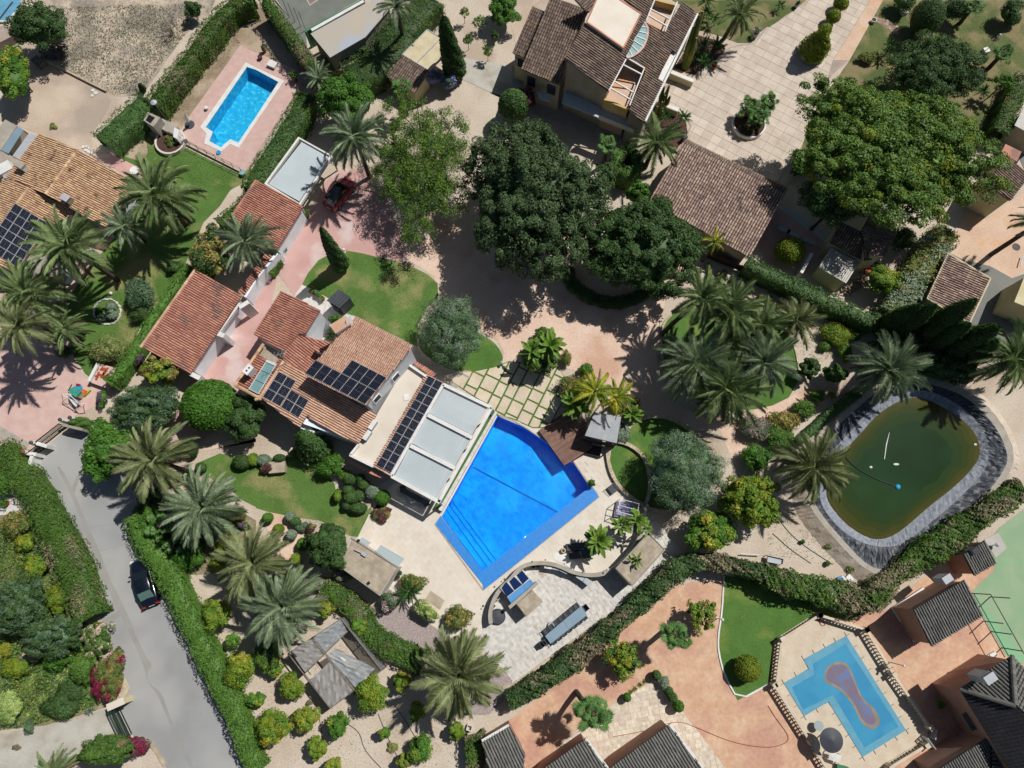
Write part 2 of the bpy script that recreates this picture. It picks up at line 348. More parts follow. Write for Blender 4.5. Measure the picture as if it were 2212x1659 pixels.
# ---------------------------------------------------------------- pieces laid in a grid
def inside(poly, x, y):
    c = False; n = len(poly); j = n-1
    for i in range(n):
        xi, yi, xj, yj = poly[i][0], poly[i][1], poly[j][0], poly[j][1]
        if (yi > y) != (yj > y) and x < (xj-xi)*(y-yi)/(yj-yi)+xi: c = not c
        j = i
    return c
def clip(poly, win):
    out = list(poly)
    for i in range(len(win)):
        a, b = win[i], win[(i+1) % len(win)]; inp = out; out = []
        if not inp: return []
        def sd_(p): return (b[0]-a[0])*(p[1]-a[1])-(b[1]-a[1])*(p[0]-a[0])
        for k in range(len(inp)):
            p, q = inp[k], inp[(k+1) % len(inp)]; sp, sq = sd_(p), sd_(q)
            if sp >= 0: out.append(p)
            if (sp > 0 > sq) or (sp < 0 < sq):
                t = sp/(sp-sq); out.append((p[0]+(q[0]-p[0])*t, p[1]+(q[1]-p[1])*t))
    return out
def parea(p): return abs(sum(p[i][0]*p[(i+1) % len(p)][1]-p[(i+1) % len(p)][0]*p[i][1] for i in range(len(p))))/2
def paving(base, pname, pts, ang, wd, ln, gap, z, th, m, nind=0, bond=.5, seed=1, jit=0., widths=None, avoid=()):
    """slabs over a polygon; the nind nearest to the survey centre are single parts, the rest one joined part"""
    rg = random.Random(seed); poly = [(p[0], p[1]) for p in pts]
    c, s = math.cos(ang), math.sin(ang)
    loc = [(p[0]*c+p[1]*s, -p[0]*s+p[1]*c) for p in poly]
    x0, x1 = min(p[0] for p in loc), max(p[0] for p in loc); y0, y1 = min(p[1] for p in loc), max(p[1] for p in loc)
    cells = []; y = y0; r = 0
    while y < y1:
        wv = wd if not widths else rg.choice(widths)*wd
        x = x0-rg.random()*ln*(1 if widths else 0)-(ln*bond if r % 2 else 0)
        while x < x1:
            lv = ln if not widths else rg.choice(widths)*ln
            cells.append([(x+gap/2, y+gap/2), (x+lv-gap/2, y+gap/2), (x+lv-gap/2, y+wv-gap/2), (x+gap/2, y+wv-gap/2)])
            x += lv
        y += wv; r += 1
    out = []
    for ce in cells:
        ins = [inside(loc, *p) for p in ce]
        if all(ins): q = ce; full = True
        else:
            q = clip(loc, ce); full = False
            if len(q) < 3 or parea(q) < .03*wd*ln: continue
        wq = [(p[0]*c-p[1]*s, p[0]*s+p[1]*c) for p in q]
        cc = centre([(a, b, 0) for a, b in wq])
        if any(inside(av, a, b) for av in avoid for a, b in wq+[(cc.x, cc.y)]): continue
        out.append((cc.length, full and not widths, wq))
    out.sort(key=lambda t: t[0]); one = None; offb = OFF.get(base.name, Vector((0, 0, 0)))
    n = 0; rest = MB()
    for d, full, q in out:
        dz = rg.uniform(-.004, .004)*(1+jit)
        if n < nind:
            n += 1
            if full:
                cc = centre([(a, b, 0) for a, b in q])
                if one is None:
                    b = MB(); b.prism([(p[0]-cc.x, p[1]-cc.y) for p in q], -th, 0)
                    one = bpy.data.meshes.new(pname); one.from_pydata(b.v, [], b.f); one.materials.append(MATS[m])
                o = _link(pname, one, base, m, {}, (cc.x-offb.x, cc.y-offb.y, z+dz-offb.z))
            else:
                b = MB(); b.prism(q, z-th, z+dz); obj(pname, b, m, base)
        else: rest.prism(q, z-th, z+dz)
    if rest.v: obj(pname+'s', rest, m, base, kind='stuff')
def tiles(root, pts, ridge, m, pan, pitch=.27, run=.40, nind=0, rad=None, seed=1, deck=.12, lift=.0):
    """barrel tiles over a sloping polygon; ridge = indices of the two points of the upper edge"""
    pts = [Vector(p) for p in pts]; A, B = pts[ridge[0]], pts[ridge[1]]
    nrm = Vector((0, 0, 0))
    for i in range(len(pts)):
        a, b = pts[i], pts[(i+1) % len(pts)]; nrm += a.cross(b)
    nrm.normalize()
    if nrm.z < 0: nrm = -nrm
    sx = (B-A).normalized(); ty = sx.cross(nrm).normalized(); cen = sum(pts, Vector((0, 0, 0)))/len(pts)
    if (cen-A).dot(ty) < 0: ty = -ty
    sx = (sx-nrm*sx.dot(nrm)).normalized()
    L2 = [((p-A).dot(sx), (p-A).dot(ty)) for p in pts]
    s0, s1 = min(p[0] for p in L2), max(p[0] for p in L2); rad = rad or pitch*.40
    rg = random.Random(seed)
    db = MB(); db.slab([p-nrm*.02 for p in pts], deck); dk = obj('roof_deck', db, pan, root)
    tl = []
    nc = max(1, round((s1-s0)/pitch)); pc = (s1-s0)/nc
    for k in range(nc):
        s = s0+(k+.5)*pc; ts = []
        for i in range(len(L2)):
            a, b = L2[i], L2[(i+1) % len(L2)]
            if (a[0] > s) != (b[0] > s): ts.append(a[1]+(b[1]-a[1])*(s-a[0])/(b[0]-a[0]))
        ts.sort()
        for j in range(0, len(ts)-1, 2):
            L = ts[j+1]-ts[j]; nr = max(1, round(L/run)); rl = L/nr
            for r in range(nr): tl.append((A+sx*(s+rg.uniform(-.014, .014))+ty*(ts[j]+r*rl+rg.uniform(-.03, .03))+nrm*rg.uniform(0, .012), rl))
    K = 4
    def shape(rl):
        v = []
        for e, rr, lf in ((0, rad*.86, .005), (rl*1.06, rad*1.0, .03)):
            for q in range(K+1):
                a = math.pi*q/K; v.append((-math.cos(a)*rr, e, math.sin(a)*rr*.8+lf))
        for q in range(K+1):
            a = math.pi*q/K; v.append((-math.cos(a)*rad*.75, rl*1.06, math.sin(a)*rad*.5+.01))
        f = [(q, q+1, K+2+q, K+1+q) for q in range(K)]+[(K+1+q, K+2+q, 2*K+3+q, 2*K+2+q) for q in range(K)]
        return v, [t[::-1] for t in f]
    M3 = Matrix((sx, ty, nrm)).transposed(); tl.sort(key=lambda t: t[0].x**2+t[0].y**2)
    off = OFF.get(root.name, Vector((0, 0, 0))); n = 0; me = None; rest = MB(); M4 = M3.to_4x4()
    v, f = shape(run)
    if nind:
        me = bpy.data.meshes.new('roof_tile'); me.from_pydata(v, [], f); me.materials.append(MATS[m])
    for p, rl in tl:
        if n < nind:
            n += 1; o = _link('roof_tile', me, root, m, {})
            o.matrix_local = Matrix.Translation(p-off) @ M4 @ Matrix.Diagonal((1, rl/run, 1, 1))
        else:
            k = rl/run; rest.add([p+M3 @ Vector((q[0], q[1]*k, q[2])) for q in v], f)
    if rest.v: obj('roof_tiles', rest, m, root, kind='stuff')
    return sx, ty, nrm
def cap_line(root, a, b, m, r=.13, name='ridge_cap'):
    mb = MB(); a, b = Vector(a), Vector(b); n = max(1, int((b-a).length/.42))
    for i in range(n):
        p, q = a.lerp(b, i/n), a.lerp(b, (i+1.08)/n); mb.tube([p, q], [r*.9, r], n=8)
    return obj(name, mb, m, root)
def panels(name, label, corners, nc, nr, tilt_up=.07, skip=(), group=None, cell=(6, 10)):
    """solar array: corners a b c d (world), nc panels a->b, nr panels a->d"""
    a, b, c, d = [Vector(p) for p in corners]
    nrm = (b-a).cross(d-a).normalized(); nrm = -nrm if nrm.z < 0 else nrm
    root = thing(name, label, 'solar panels', ((a+c)/2), group)
    off = OFF[root.name]; ux = (b-a)/nc; uy = (d-a)/nr
    for r in range(nr):
        for q in range(nc):
            if (q, r) in skip: continue
            o0 = a+ux*q+uy*r+nrm*tilt_up; g = .03; mb = MB()
            e1, e2 = ux.normalized(), uy.normalized(); o1 = o0+e1*g*.4+e2*g*.4; w1, h1 = ux.length-g, uy.length-g
            P4 = [o1, o1+e1*w1, o1+e1*w1+e2*h1, o1+e2*h1]
            mb.slab([p for p in P4], .035, 1)
            i1 = .022
            Q = lambda x, y: o1+e1*(x*w1)+e2*(y*h1)+nrm*.004
            fx, fy = i1/w1, i1/h1
            for X in range(2):
                y0, y1 = (fy, .497) if X == 0 else (.503, 1-fy)
                if w1 > h1: pts = [Q(*t) for t in ((y0*1, fy), (y1, fy), (y1, 1-fy), (y0, 1-fy))]
                else: pts = [Q(*t) for t in ((fx, y0), (1-fx, y0), (1-fx, y1), (fx, y1))]
                if (pts[1]-pts[0]).cross(pts[2]-pts[0]).z < 0: pts = pts[::-1]
                mb.poly(pts, 0)
            # busbar lines
            nl = 6
            for t in range(1, nl):
                u = t/nl
                if w1 > h1: aa, bb = Q(fx, u), Q(1-fx, u)
                else: aa, bb = Q(u, fy), Q(u, 1-fy)
                mb.beam(aa+nrm*.003, bb+nrm*.003, .008, .002, 2)
            obj('panel', mb, ['solar_cell', 'solar_frame', 'metal'], root)
    rl = MB()
    for t in (.25, .75): rl.beam(a+uy*t-nrm*0+nrm*.02, b+uy*t+nrm*.02, .04, .04)
    obj('mounting_rail', rl, 'metal', root)
    return root
# ---------------------------------------------------------------- foliage
def np_mesh(name, V, Q, mats, mi=None, sm=False):
    me = bpy.data.meshes.new(name); V = np.asarray(V, np.float32); Q = np.asarray(Q, np.int32); k = Q.shape[1]
    me.vertices.add(len(V)); me.vertices.foreach_set('co', V.ravel())
    me.loops.add(Q.size); me.loops.foreach_set('vertex_index', Q.ravel())
    me.polygons.add(len(Q)); me.polygons.foreach_set('loop_start', np.arange(0, Q.size, k, dtype=np.int32))
    me.polygons.foreach_set('loop_total', np.full(len(Q), k, np.int32))
    for m in mats: me.materials.append(MATS[m])
    if mi is not None: me.polygons.foreach_set('material_index', np.asarray(mi, np.int32))
    me.update(calc_edges=True); return me
def leaves(C, Nn, size, aspect, rng):
    n = len(C); r = rng.normal(size=(n, 3)); u = np.cross(Nn, r); u /= np.linalg.norm(u, axis=1)[:, None]+1e-9
    v = np.cross(Nn, u); v /= np.linalg.norm(v, axis=1)[:, None]+1e-9
    s = (size*rng.uniform(.6, 1.35, n))[:, None]
    V = np.stack([C-u*s, C+v*s*aspect, C+u*s, C-v*s*aspect], 1).reshape(-1, 3)
    return V, np.arange(4*n, dtype=np.int32).reshape(n, 4)
def lump_sphere(R, lump, rng, nu=22, nv=12, zmin=-1.):
    ph = rng.uniform(0, 6.28, (6, 2)); fr = rng.uniform(1.5, 5, (6, 2)); V = []; Q = []
    for j in range(nv+1):
        th = math.pi*j/nv
        for i in range(nu):
            a = 2*math.pi*i/nu; k = 1+lump*sum(math.sin(round(fr[q][0])*a+ph[q][0])*math.sin(fr[q][1]*th+ph[q][1]) for q in range(6))/2.4
            V.append((R[0]*k*math.sin(th)*math.cos(a), R[1]*k*math.sin(th)*math.sin(a), R[2]*max(zmin, k*math.cos(th))))
    for j in range(nv):
        for i in range(nu): Q.append((j*nu+i, (j+1)*nu+i, (j+1)*nu+(i+1) % nu, j*nu+(i+1) % nu))
    return np.array(V), np.array(Q, np.int32)
def crown_mesh(name, R, style, n, ls, m, seed, K=60, cr=.3, m2=None, f2=0., asp=.5):
    """R radii (m); leaves of half-length ls gathered in K clumps of relative radius cr over a lumpy core"""
    rng = np.random.default_rng(seed); R = np.array(R, float); Vs = []; Qs = []; mi = []; o = 0
    def put(V, Q, k):
        nonlocal o
        Vs.append(V); Qs.append(Q+o); mi.append(np.full(len(Q), k)); o += len(V)
    if style == 'ball':
        V, Q = lump_sphere(R*.88, .03, rng); put(V, Q, 0)
        d = rng.normal(size=(n, 3)); d[:, 2] = np.abs(d[:, 2])*1.1-.25; d /= np.linalg.norm(d, axis=1)[:, None]
        C = d*R*rng.uniform(.9, 1.03, (n, 1)); Nn = d+rng.normal(size=(n, 3))*.45
        V, Q = leaves(C, Nn, np.full(n, ls), asp, rng); put(V, Q, 0)
    else:
        n = int(n*1.3); ls = ls*.88
        if style in ('clump', 'flat'):
            V, Q = lump_sphere(R*np.array([.66, .66, .5]), .14, rng, zmin=-.7); put(V, Q, 0)
        d = rng.normal(size=(K, 3)); d[:, 2] = np.abs(d[:, 2])*1.0-(.15 if style != 'flat' else -.1)
        d /= np.linalg.norm(d, axis=1)[:, None]
        ro = rng.uniform(.55, .98, K)**.8 if style != 'wispy' else rng.uniform(.15, 1, K)**.6
        # edge wobble makes the outline uneven
        ph = rng.uniform(0, 6.28, 4); az = np.arctan2(d[:, 1], d[:, 0])
        wob = 1+.08*np.sin(2*az+ph[0])+.09*np.sin(3*az+ph[1])+.08*np.sin(5*az+ph[2])
        cc = d*(ro*wob)[:, None]*(1-cr*.6)
        rr = cr*rng.uniform(.65, 1.3, K); idx = rng.integers(0, K, n)
        e = rng.normal(size=(n, 3))
        if style != 'wispy': e[:, 2] = np.abs(e[:, 2])*1.1-.25
        e /= np.linalg.norm(e, axis=1)[:, None]
        rad = rng.uniform(.6, 1., n) if style != 'wispy' else rng.uniform(0, 1, n)**.5
        mr = R.mean() if style != 'flat' else (R[0]+R[1])/2
        C = cc[idx]*R+e*(rr[idx]*rad)[:, None]*np.array([R[0], R[1], (R[2]+mr)/2*.8])
        Nn = e*1.1+d[idx]*.35+np.array([0, 0, .25])+rng.normal(size=(n, 3))*.5
        V, Q = leaves(C, Nn, np.full(n, ls), asp, rng)
        k2 = (rng.random(K) < f2)[idx] | (rng.random(n) < f2*.15)
        Vs.append(V); Qs.append(Q+o); mi.append(k2.astype(int)); o += len(V)
    ms = [m]+([m2] if m2 else [])
    M_ = np.concatenate(mi)
    return np_mesh(name, np.concatenate(Vs), np.concatenate(Qs), ms, M_ if m2 else None)
CACHE = {}
def limbs(mb, base, top, r, R, rng, nb=6, m=0, up=.5):
    base, top = Vector(base), Vector(top); mid = base.lerp(top, .5)+Vector((rng.uniform(-.1, .1), rng.uniform(-.1, .1), 0))*r*4
    mb.tube([base, mid, top], [r, r*.8, r*.6], 7, m)
    for i in range(nb):
        a = 6.28*i/nb+rng.uniform(-.4, .4); e = top+Vector((math.cos(a)*R[0]*.7, math.sin(a)*R[1]*.7, R[2]*up*rng.uniform(.4, 1.1)))
        s = base.lerp(top, rng.uniform(.7, 1)); q = s.lerp(e, .5)+Vector((0, 0, R[2]*.12)); mb.tube([s, q, e], [r*.45, r*.3, r*.1], 5, m)
        for t in range(2):
            g = q+Vector((math.cos(a+rng.uniform(-.9, .9))*R[0]*.35, math.sin(a+rng.uniform(-.9, .9))*R[1]*.35, R[2]*.3)); mb.tube([q, g], [r*.2, r*.06], 4, m)
SEED = [11]
def tree(name, label, cat, x, y, rx, ry, h, m, style='clump', hb=None, n=6000, ls=.13, K=60, cr=.3, group=None, rot=0., base=None, share=None, trunk=True, m2=None, f2=0., asp=.5, tr=.16):
    """x, y centre of the crown as surveyed, rx, ry its radii there; h its top, hb its underside"""
    SEED[0] += 1; rg = random.Random(SEED[0])
    hb = h*.25 if hb is None else hb; zc = (h+hb)/2 if style != 'flat' else h*.62; zc = hb+(h-hb)*.5
    C = P(x, y, zc+(h-hb)*.18); sc = mpp(x, y, zc); R = (rx*sc, ry*sc, (h-hb)/2)
    C.z = zc; B = P(*base, 0) if base else Vector((C.x, C.y, 0))
    root = thing(name, label, cat, B, group)
    key = share
    if key and key in CACHE: me, R0 = CACHE[key]
    else:
        me = crown_mesh('crown', R, style, n, ls, m, SEED[0], K, cr, m2, f2, asp); R0 = R
        if key: CACHE[key] = (me, R0)
    o = _link('crown', me, root, m, {}, C-B); o.scale = (R[0]/R0[0], R[1]/R0[1], R[2]/R0[2]); o.rotation_euler = (0, 0, rot if not key else rot+rg.uniform(0, 6.28)*(abs(rx-ry) < .12*rx))
    if trunk:
        mb = MB(); limbs(mb, B, (C.x, C.y, max(hb*.9, zc-R[2]*.5)), tr*max(.35, min(2.2, R[0]/3)), R, rg, nb=7 if style == 'wispy' else 5, up=.9 if style == 'wispy' else .5)
        obj('trunk', mb, 'trunk', root)
    return root
def shrub(label, x, y, r, m, h=1.2, ry=None, style='clump', share=None, name='shrub', cat='shrub', n=None, ls=.09, group=None, rot=0., **kw):
    ry = ry or r
    if n is None: n = int(900+r*60)
    return tree(name, label, cat, x, y, r, ry, h, m, style, hb=kw.pop('hb', 0.02), n=n, ls=ls, K=kw.pop('K', 26), cr=kw.pop('cr', .36), group=group, share=share, trunk=False, rot=rot, **kw)
def conifer(label, base, tip, h, r, m='leaf_cypress', n=5000, name='cypress_tree', rb=.5, group=None, cat='tree', lean=True):
    """column from a surveyed base to its surveyed tip"""
    SEED[0] += 1; rng = np.random.default_rng(SEED[0]); B = P(*base, 0); T = P(*tip, h)
    if not lean: T = Vector((B.x, B.y, h))
    root = thing(name, label, cat, B, group); V = []; Q = []; nu, nv = 16, 14; ax = T-B
    prof = lambda t: r*min(1, (t/.12)**.5*.9+.1)*(1-t)**rb*1.08 if t < 1 else 0
    for j in range(nv+1):
        t = .03+.96*j/nv
        for i in range(nu):
            a = 6.283*i/nu; k = prof(t)*(.86+.06*math.sin(3*a+5*t)+.04*math.sin(5*a+11*t)); V.append((ax.x*t+math.cos(a)*k, ax.y*t+math.sin(a)*k, ax.z*t))
    for j in range(nv):
        for i in range(nu): Q.append((j*nu+i, j*nu+(i+1) % nu, (j+1)*nu+(i+1) % nu, (j+1)*nu+i))
    V = np.array(V); Q = np.array(Q, np.int32)
    t = rng.uniform(.02, 1, n)**1.15; a = rng.uniform(0, 6.283, n); rr = np.array([prof(q) for q in t])*rng.uniform(.84, 1.1, n)*(1+.07*np.sin(3*a+5*t)+.06*np.sin(7*a+30*t))
    C = np.stack([ax.x*t+np.cos(a)*rr, ax.y*t+np.sin(a)*rr, ax.z*t], 1)
    Nn = np.stack([np.cos(a), np.sin(a), np.full(n, .55)], 1)+rng.normal(size=(n, 3))*.4
    V2, Q2 = leaves(C, Nn, np.full(n, .13), .5, rng)
    me = np_mesh('foliage', np.concatenate([V, V2]), np.concatenate([Q, Q2+len(V)]), [m]); _link('foliage', me, root, m, {}, (0, 0, 0))
    mb = MB(); mb.tube([B, B.lerp(T, .3)], [r*.18, r*.12], 7); obj('trunk', mb, 'trunk', root); return root
def resample(pts, st_):
    o = [pts[0].copy()]
    for a, b in zip(pts, pts[1:]):
        n = max(1, int((b-a).length/st_))
        for i in range(1, n+1): o.append(a.lerp(b, i/n))
    return o
def hedge(label, pts, wd, h, m='leaf_hedge', dens=95, ls=.085, m2=None, f2=.25, closed=False, rough=.12, name='hedge', cat='hedge', end=None, group=None, asp=.5):
    """clipped row along a surveyed centre line of its top; wd in metres (number or start/end pair)"""
    SEED[0] += 1; rng = np.random.default_rng(SEED[0])
    if isinstance(pts, str): pts = W(pts, h)
    pts = smooth(pts, 2, closed); pts = [Vector((p.x, p.y, 0)) for p in pts]
    if closed: pts.append(pts[0].copy())
    pts = resample(pts, .45); n = len(pts); w0, w1 = wd if isinstance(wd, tuple) else (wd, wd)
    sec = [(-.5, 0), (-.52, .45), (-.5, .86), (-.3, 1), (0, 1.03), (.3, 1), (.5, .86), (.52, .45), (.5, 0)]; V = []; Q = []; k = len(sec); fr = []
    ph = rng.uniform(0, 6.28, 4)
    for i in range(n):
        d = (pts[min(i+1, n-1)]-pts[max(i-1, 0)]).normalized(); nn = Vector((-d.y, d.x, 0)); ww = w0+(w1-w0)*i/(n-1)
        ww *= 1+.5*rough*math.sin(i*.31+ph[0])+.4*rough*math.sin(i*.83+ph[1]); hh = h*(1+.35*rough*math.sin(i*.5+ph[2])); fr.append((pts[i], nn, ww, hh, d))
        e = .86 if i in (0, n-1) and not closed else 1
        for sx, sz in sec:
            j = rng.normal()*.05; p = pts[i]+nn*(sx*ww*e*.86+j); V.append((p.x, p.y, max(0, sz*hh*.89*(.95 if e < 1 else 1)+rng.normal()*.03)))
    for i in range(n-1):
        for q in range(k-1): Q.append((i*k+q, i*k+q+1, (i+1)*k+q+1, (i+1)*k+q))
    V = np.array(V); Q = np.array(Q, np.int32)
    L = sum((pts[i+1]-pts[i]).length for i in range(n-1)); N_ = int(L*(w0+w1+2*h)/1.6*dens*1.35)
    u = rng.uniform(0, n-1.001, N_); q = rng.uniform(0, 1, N_); C = np.zeros((N_, 3)); Nn = np.zeros((N_, 3)); top = rng.random(N_) < (w0+w1)/2/((w0+w1)/2+h*1.1)
    A = np.array([[f[0].x, f[0].y, f[1].x, f[1].y, f[2], f[3]] for f in fr]); i0 = u.astype(int); fu = (u-i0)[:, None]; X = A[i0]*(1-fu)+A[i0+1]*fu
    side = np.where(rng.random(N_) < .5, -1., 1.); wav = (.07*np.sin(u*1.7+ph[3])+.05*np.sin(u*3.1+q*9)+.05*np.sin(u*5.3+q*17))*(1+rough*3)
    s = np.where(top, (q-.5)*X[:, 4]*1.02, side*X[:, 4]*.5*(1+rng.normal(size=N_)*.03+wav)); z = np.where(top, X[:, 5]*(1.0+wav*.5+rng.normal(size=N_)*.025-(np.abs(q-.5)*2)**4*.1), q*X[:, 5]*.97)
    C = np.stack([X[:, 0]+X[:, 2]*s, X[:, 1]+X[:, 3]*s, z], 1)
    Nn = np.where(top[:, None], np.array([0, 0, 1.]), np.stack([X[:, 2]*side, X[:, 3]*side, np.full(N_, .4)], 1))+rng.normal(size=(N_, 3))*.5
    V2, Q2 = leaves(C, Nn, np.full(N_, ls), asp, rng)
    # end faces
    ends = [] if closed else [tuple(range(0, k)), tuple(range((n-1)*k, n*k))[::-1]]
    mats = [m]+([m2] if m2 else [])
    mi = np.zeros(len(Q)+len(Q2), int)
    if m2:
        f = np.sin(u*.7+ph[0])+np.sin(u*.23+ph[1])+rng.normal(size=N_)*.6+np.sin(q*7+u*.4)*.8
        mi[len(Q):] = (f > np.quantile(f, 1-f2)).astype(int)
    B = Vector((fr[n//2][0].x, fr[n//2][0].y, 0)); AV = np.concatenate([V, V2])-np.array([B.x, B.y, 0])
    me = np_mesh(name, AV, np.concatenate([Q, Q2+len(V)]), mats, mi if m2 else None)
    o = _link(name, me, None, m, {'label': label, 'category': cat}, B)
    if group: o['group'] = group
    return o
# ---- palms
def frond_mesh(kind, seed):
    rng = random.Random(seed); mb = MB(); nl = {'date': 52, 'cycad': 30, 'thin': 30}[kind]; bend = {'date': 1.15, 'cycad': .7, 'thin': 1.3}[kind]
    pts = []; x = z = 0; a = 0; nseg = 12
    for i in range(nseg+1):
        pts.append((x, z, a)); a = -bend*((i+1)/nseg)**1.5; x += math.cos(a)/nseg; z += math.sin(a)/nseg
    def at(t):
        f = t*nseg; i = min(nseg-1, int(f)); q = f-i; A, B = pts[i], pts[i+1]
        return A[0]*(1-q)+B[0]*q, A[1]*(1-q)+B[1]*q, A[2]*(1-q)+B[2]*q
    for i in range(nseg):
        A, B = pts[i], pts[i+1]; w0 = .012*(1-i/nseg)+.003; w1 = .012*(1-(i+1)/nseg)+.003
        mb.add([(A[0], -w0, A[1]), (A[0], w0, A[1]), (B[0], w1, B[1]), (B[0], -w1, B[1])], [(0, 3, 2, 1)], 1)
    tw = rng.uniform(-.25, .25)
    for i in range(nl):
        t = .10+.9*i/nl; X, Z, an = at(t); ln = (.20 if kind != 'thin' else .16)*(.35+.65*math.sin(math.pi*min(1, t*.80+.16)))*rng.uniform(.85, 1.12)
        fw = math.radians(58-32*t); w_ = .015 if kind == 'date' else .022
        for sgn in (-1, 1):
            f2 = fw*rng.uniform(.85, 1.15); dx = math.cos(f2)*ln; dy = sgn*math.sin(f2)*ln; dz = ln*(.32-.5*t)+rng.uniform(-.02, .02)+tw*dy
            p0 = (X-w_, sgn*.002, Z); p1 = (X+w_, sgn*.002, Z); m_ = (X+dx*.55*math.cos(an)+w_, dy*.55, Z+dx*.55*math.sin(an)+dz*.75+.004); tp = (X+dx*math.cos(an), dy, Z+dx*math.sin(an)+dz)
            mb.add([p0, p1, m_, tp], [(0, 1, 2, 3) if sgn > 0 else (3, 2, 1, 0)], 0)
    return mb
def fan_mesh(seed):
    rng = random.Random(seed); mb = MB(); L = (.34, .66, .5, .22)[seed % 4]
    mb.add([(0, -.012, 0), (0, .012, 0), (L, .008, .03), (L, -.008, .03)], [(0, 3, 2, 1)], 1); nb = 19
    for i in range(nb):
        a = math.radians(-118+236*i/(nb-1)); r = .36*(1-.22*abs(a)/2.1)*rng.uniform(.92, 1.06); da = math.radians(236/(nb-1))*.5
        c = Vector((L, 0, .03)); q = lambda rr, aa, zz: (c.x+math.cos(aa)*rr, math.sin(aa)*rr, c.z+zz)
        dr = -.10-.12*rng.random(); zz = .02 if i % 2 else -.005
        mb.add([tuple(c), q(r*.62, a-da, -.01), q(r*.64, a, zz-.01), q(r*.62, a+da, -.01)], [(0, 1, 2), (0, 2, 3)], 0)
        mb.add([q(r*.62, a-da, -.01), q(r, a+da*.2, dr), q(r*.62, a+da, -.01), q(r*.64, a, zz-.01)], [(0, 1, 3), (3, 1, 2)], 0)
    return mb
def blade_mesh(seed):
    rng = random.Random(seed); mb = MB(); n = 7; rows = []; x = z = 0; a = 0
    for i in range(n+1):
        t = i/n; wd = (.16*math.sin(math.pi*min(1, t*.92+.06))**.6) if t > .24 else .012; rows.append((x, z, wd)); a = -1.0*t**1.4; x += math.cos(a)/n; z += math.sin(a)/n
    for i in range(n):
        A, B = rows[i], rows[i+1]
        for s_ in (-1, 1):
            v = [(A[0], 0, A[1]), (B[0], 0, B[1]), (B[0], s_*B[2]*rng.uniform(.85, 1.1), B[1]+B[2]*.35), (A[0], s_*A[2], A[1]+A[2]*.35)]
            mb.add(v, [(0, 1, 2, 3) if s_ > 0 else (3, 2, 1, 0)], 0)
    return mb
FR = {}
def get_frond(kind, m, i):
    key = (kind, m, i)
    if key not in FR:
        mb = fan_mesh(i*7+1) if kind == 'fan' else blade_mesh(i*5+2) if kind == 'blade' else frond_mesh(kind, i*13+3)
        me = bpy.data.meshes.new('frond'); me.from_pydata(mb.v, [], mb.f); me.materials.append(MATS[m]); me.materials.append(MATS['leaf_yellow' if kind in ('fan', 'blade') else 'leaf_agave'])
        me.polygons.foreach_set('material_index', mb.m); me.update(); FR[key] = me
    return FR[key]
def palm(label, x, y, r, h, m='leaf_palm', kind='date', nf=44, base=None, name='date_palm', group=None, e0=78, e1=-22, cat='palm tree', trunk=True, tr=.2, z0=0., pname='frond'):
    SEED[0] += 1; rg = random.Random(SEED[0]); T = P(x, y, h); B = P(*base, 0) if base else Vector((T.x, T.y, 0)); B.z = z0
    R = r*mpp(x, y, h)*1.06
    nf = int(nf*1.25) if kind == 'date' else nf
    root = thing(name, label, cat, B, group)
    if trunk:
        mb = MB(); n = 9; ps = []
        for i in range(n+1):
            t = i/n; p = B.lerp(T, t); bow = math.sin(math.pi*t)*.06*h
            ps.append(p+Vector((0, 0, bow*.0)))
        lean = (T-B); side = Vector((lean.x, lean.y, 0))
        ps = [p-side*.12*math.sin(math.pi*i/n) for i, p in enumerate(ps)]
        fat = [tr*(1.25-.3*i/n)*(1+.05*(i % 2)) for i in range(n+1)]; fat[-1] = tr*1.5; mb.tube(ps, fat, 9)
        mb.lathe(T-Vector((0, 0, .25)), [(tr*.9, -.3), (tr*1.6, 0), (tr*1.5, .3), (tr*.6, .5)], 9)
        obj('trunk', mb, 'palm_trunk', root)
    off = OFF[root.name]
    for i in range(nf):
        f = i/(nf-1); az = i*2.39996+rg.uniform(-.4, .4); el = math.radians(e0+(e1-e0)*f**.85+rg.uniform(-12, 12)); L = R*(.72+.36*math.sin(math.pi*min(1, .25+f*.6)))*rg.uniform(.8, 1.1)
        me = get_frond(kind, m if kind != 'date' or i < nf-5 else 'leaf_dry', rg.randrange(4)); o = _link(pname, me, root, m, {}); L *= (.62+.4*f)*rg.uniform(.8, 1.1) if kind == 'fan' else 1
        M = Matrix.Rotation(az, 4, 'Z') @ Matrix.Rotation(-el, 4, 'Y') @ Matrix.Rotation(rg.uniform(-.35, .35), 4, 'X')
        o.matrix_local = Matrix.Translation(T-off+Vector((math.cos(az)*.08, math.sin(az)*.08, .1*(1-f)))) @ M @ Matrix.Diagonal((L, L, L, 1))
    return root
def rosette(label, x, y, r, m='leaf_agave', h=.6, nb=22, z0=0, name='agave', cat='plant', group=None, wid=.09):
    SEED[0] += 1; rg = random.Random(SEED[0]); C = P(x, y, h*.4+z0); R = r*mpp(x, y); mb = MB()
    for i in range(nb):
        az = i*2.4+rg.uniform(-.2, .2); el = math.radians(80-75*i/nb); L = R*rg.uniform(.85, 1.1); d = Vector((math.cos(az)*math.cos(el), math.sin(az)*math.cos(el), math.sin(el))); s_ = Vector((-math.sin(az), math.cos(az), 0))*wid*R
        p = Vector((C.x, C.y, z0+.05)); q = p+d*L*.5; e = p+d*L-Vector((0, 0, .1*L))
        mb.add([p-s_*.6, p+s_*.6, q+s_, q-s_, e, q-Vector((0, 0, .04))], [(0, 1, 5), (1, 2, 5), (0, 5, 3), (5, 2, 4), (3, 5, 4)])
    o = obj(name, mb, m, label=label, category=cat)
    if group: o['group'] = group
    return o
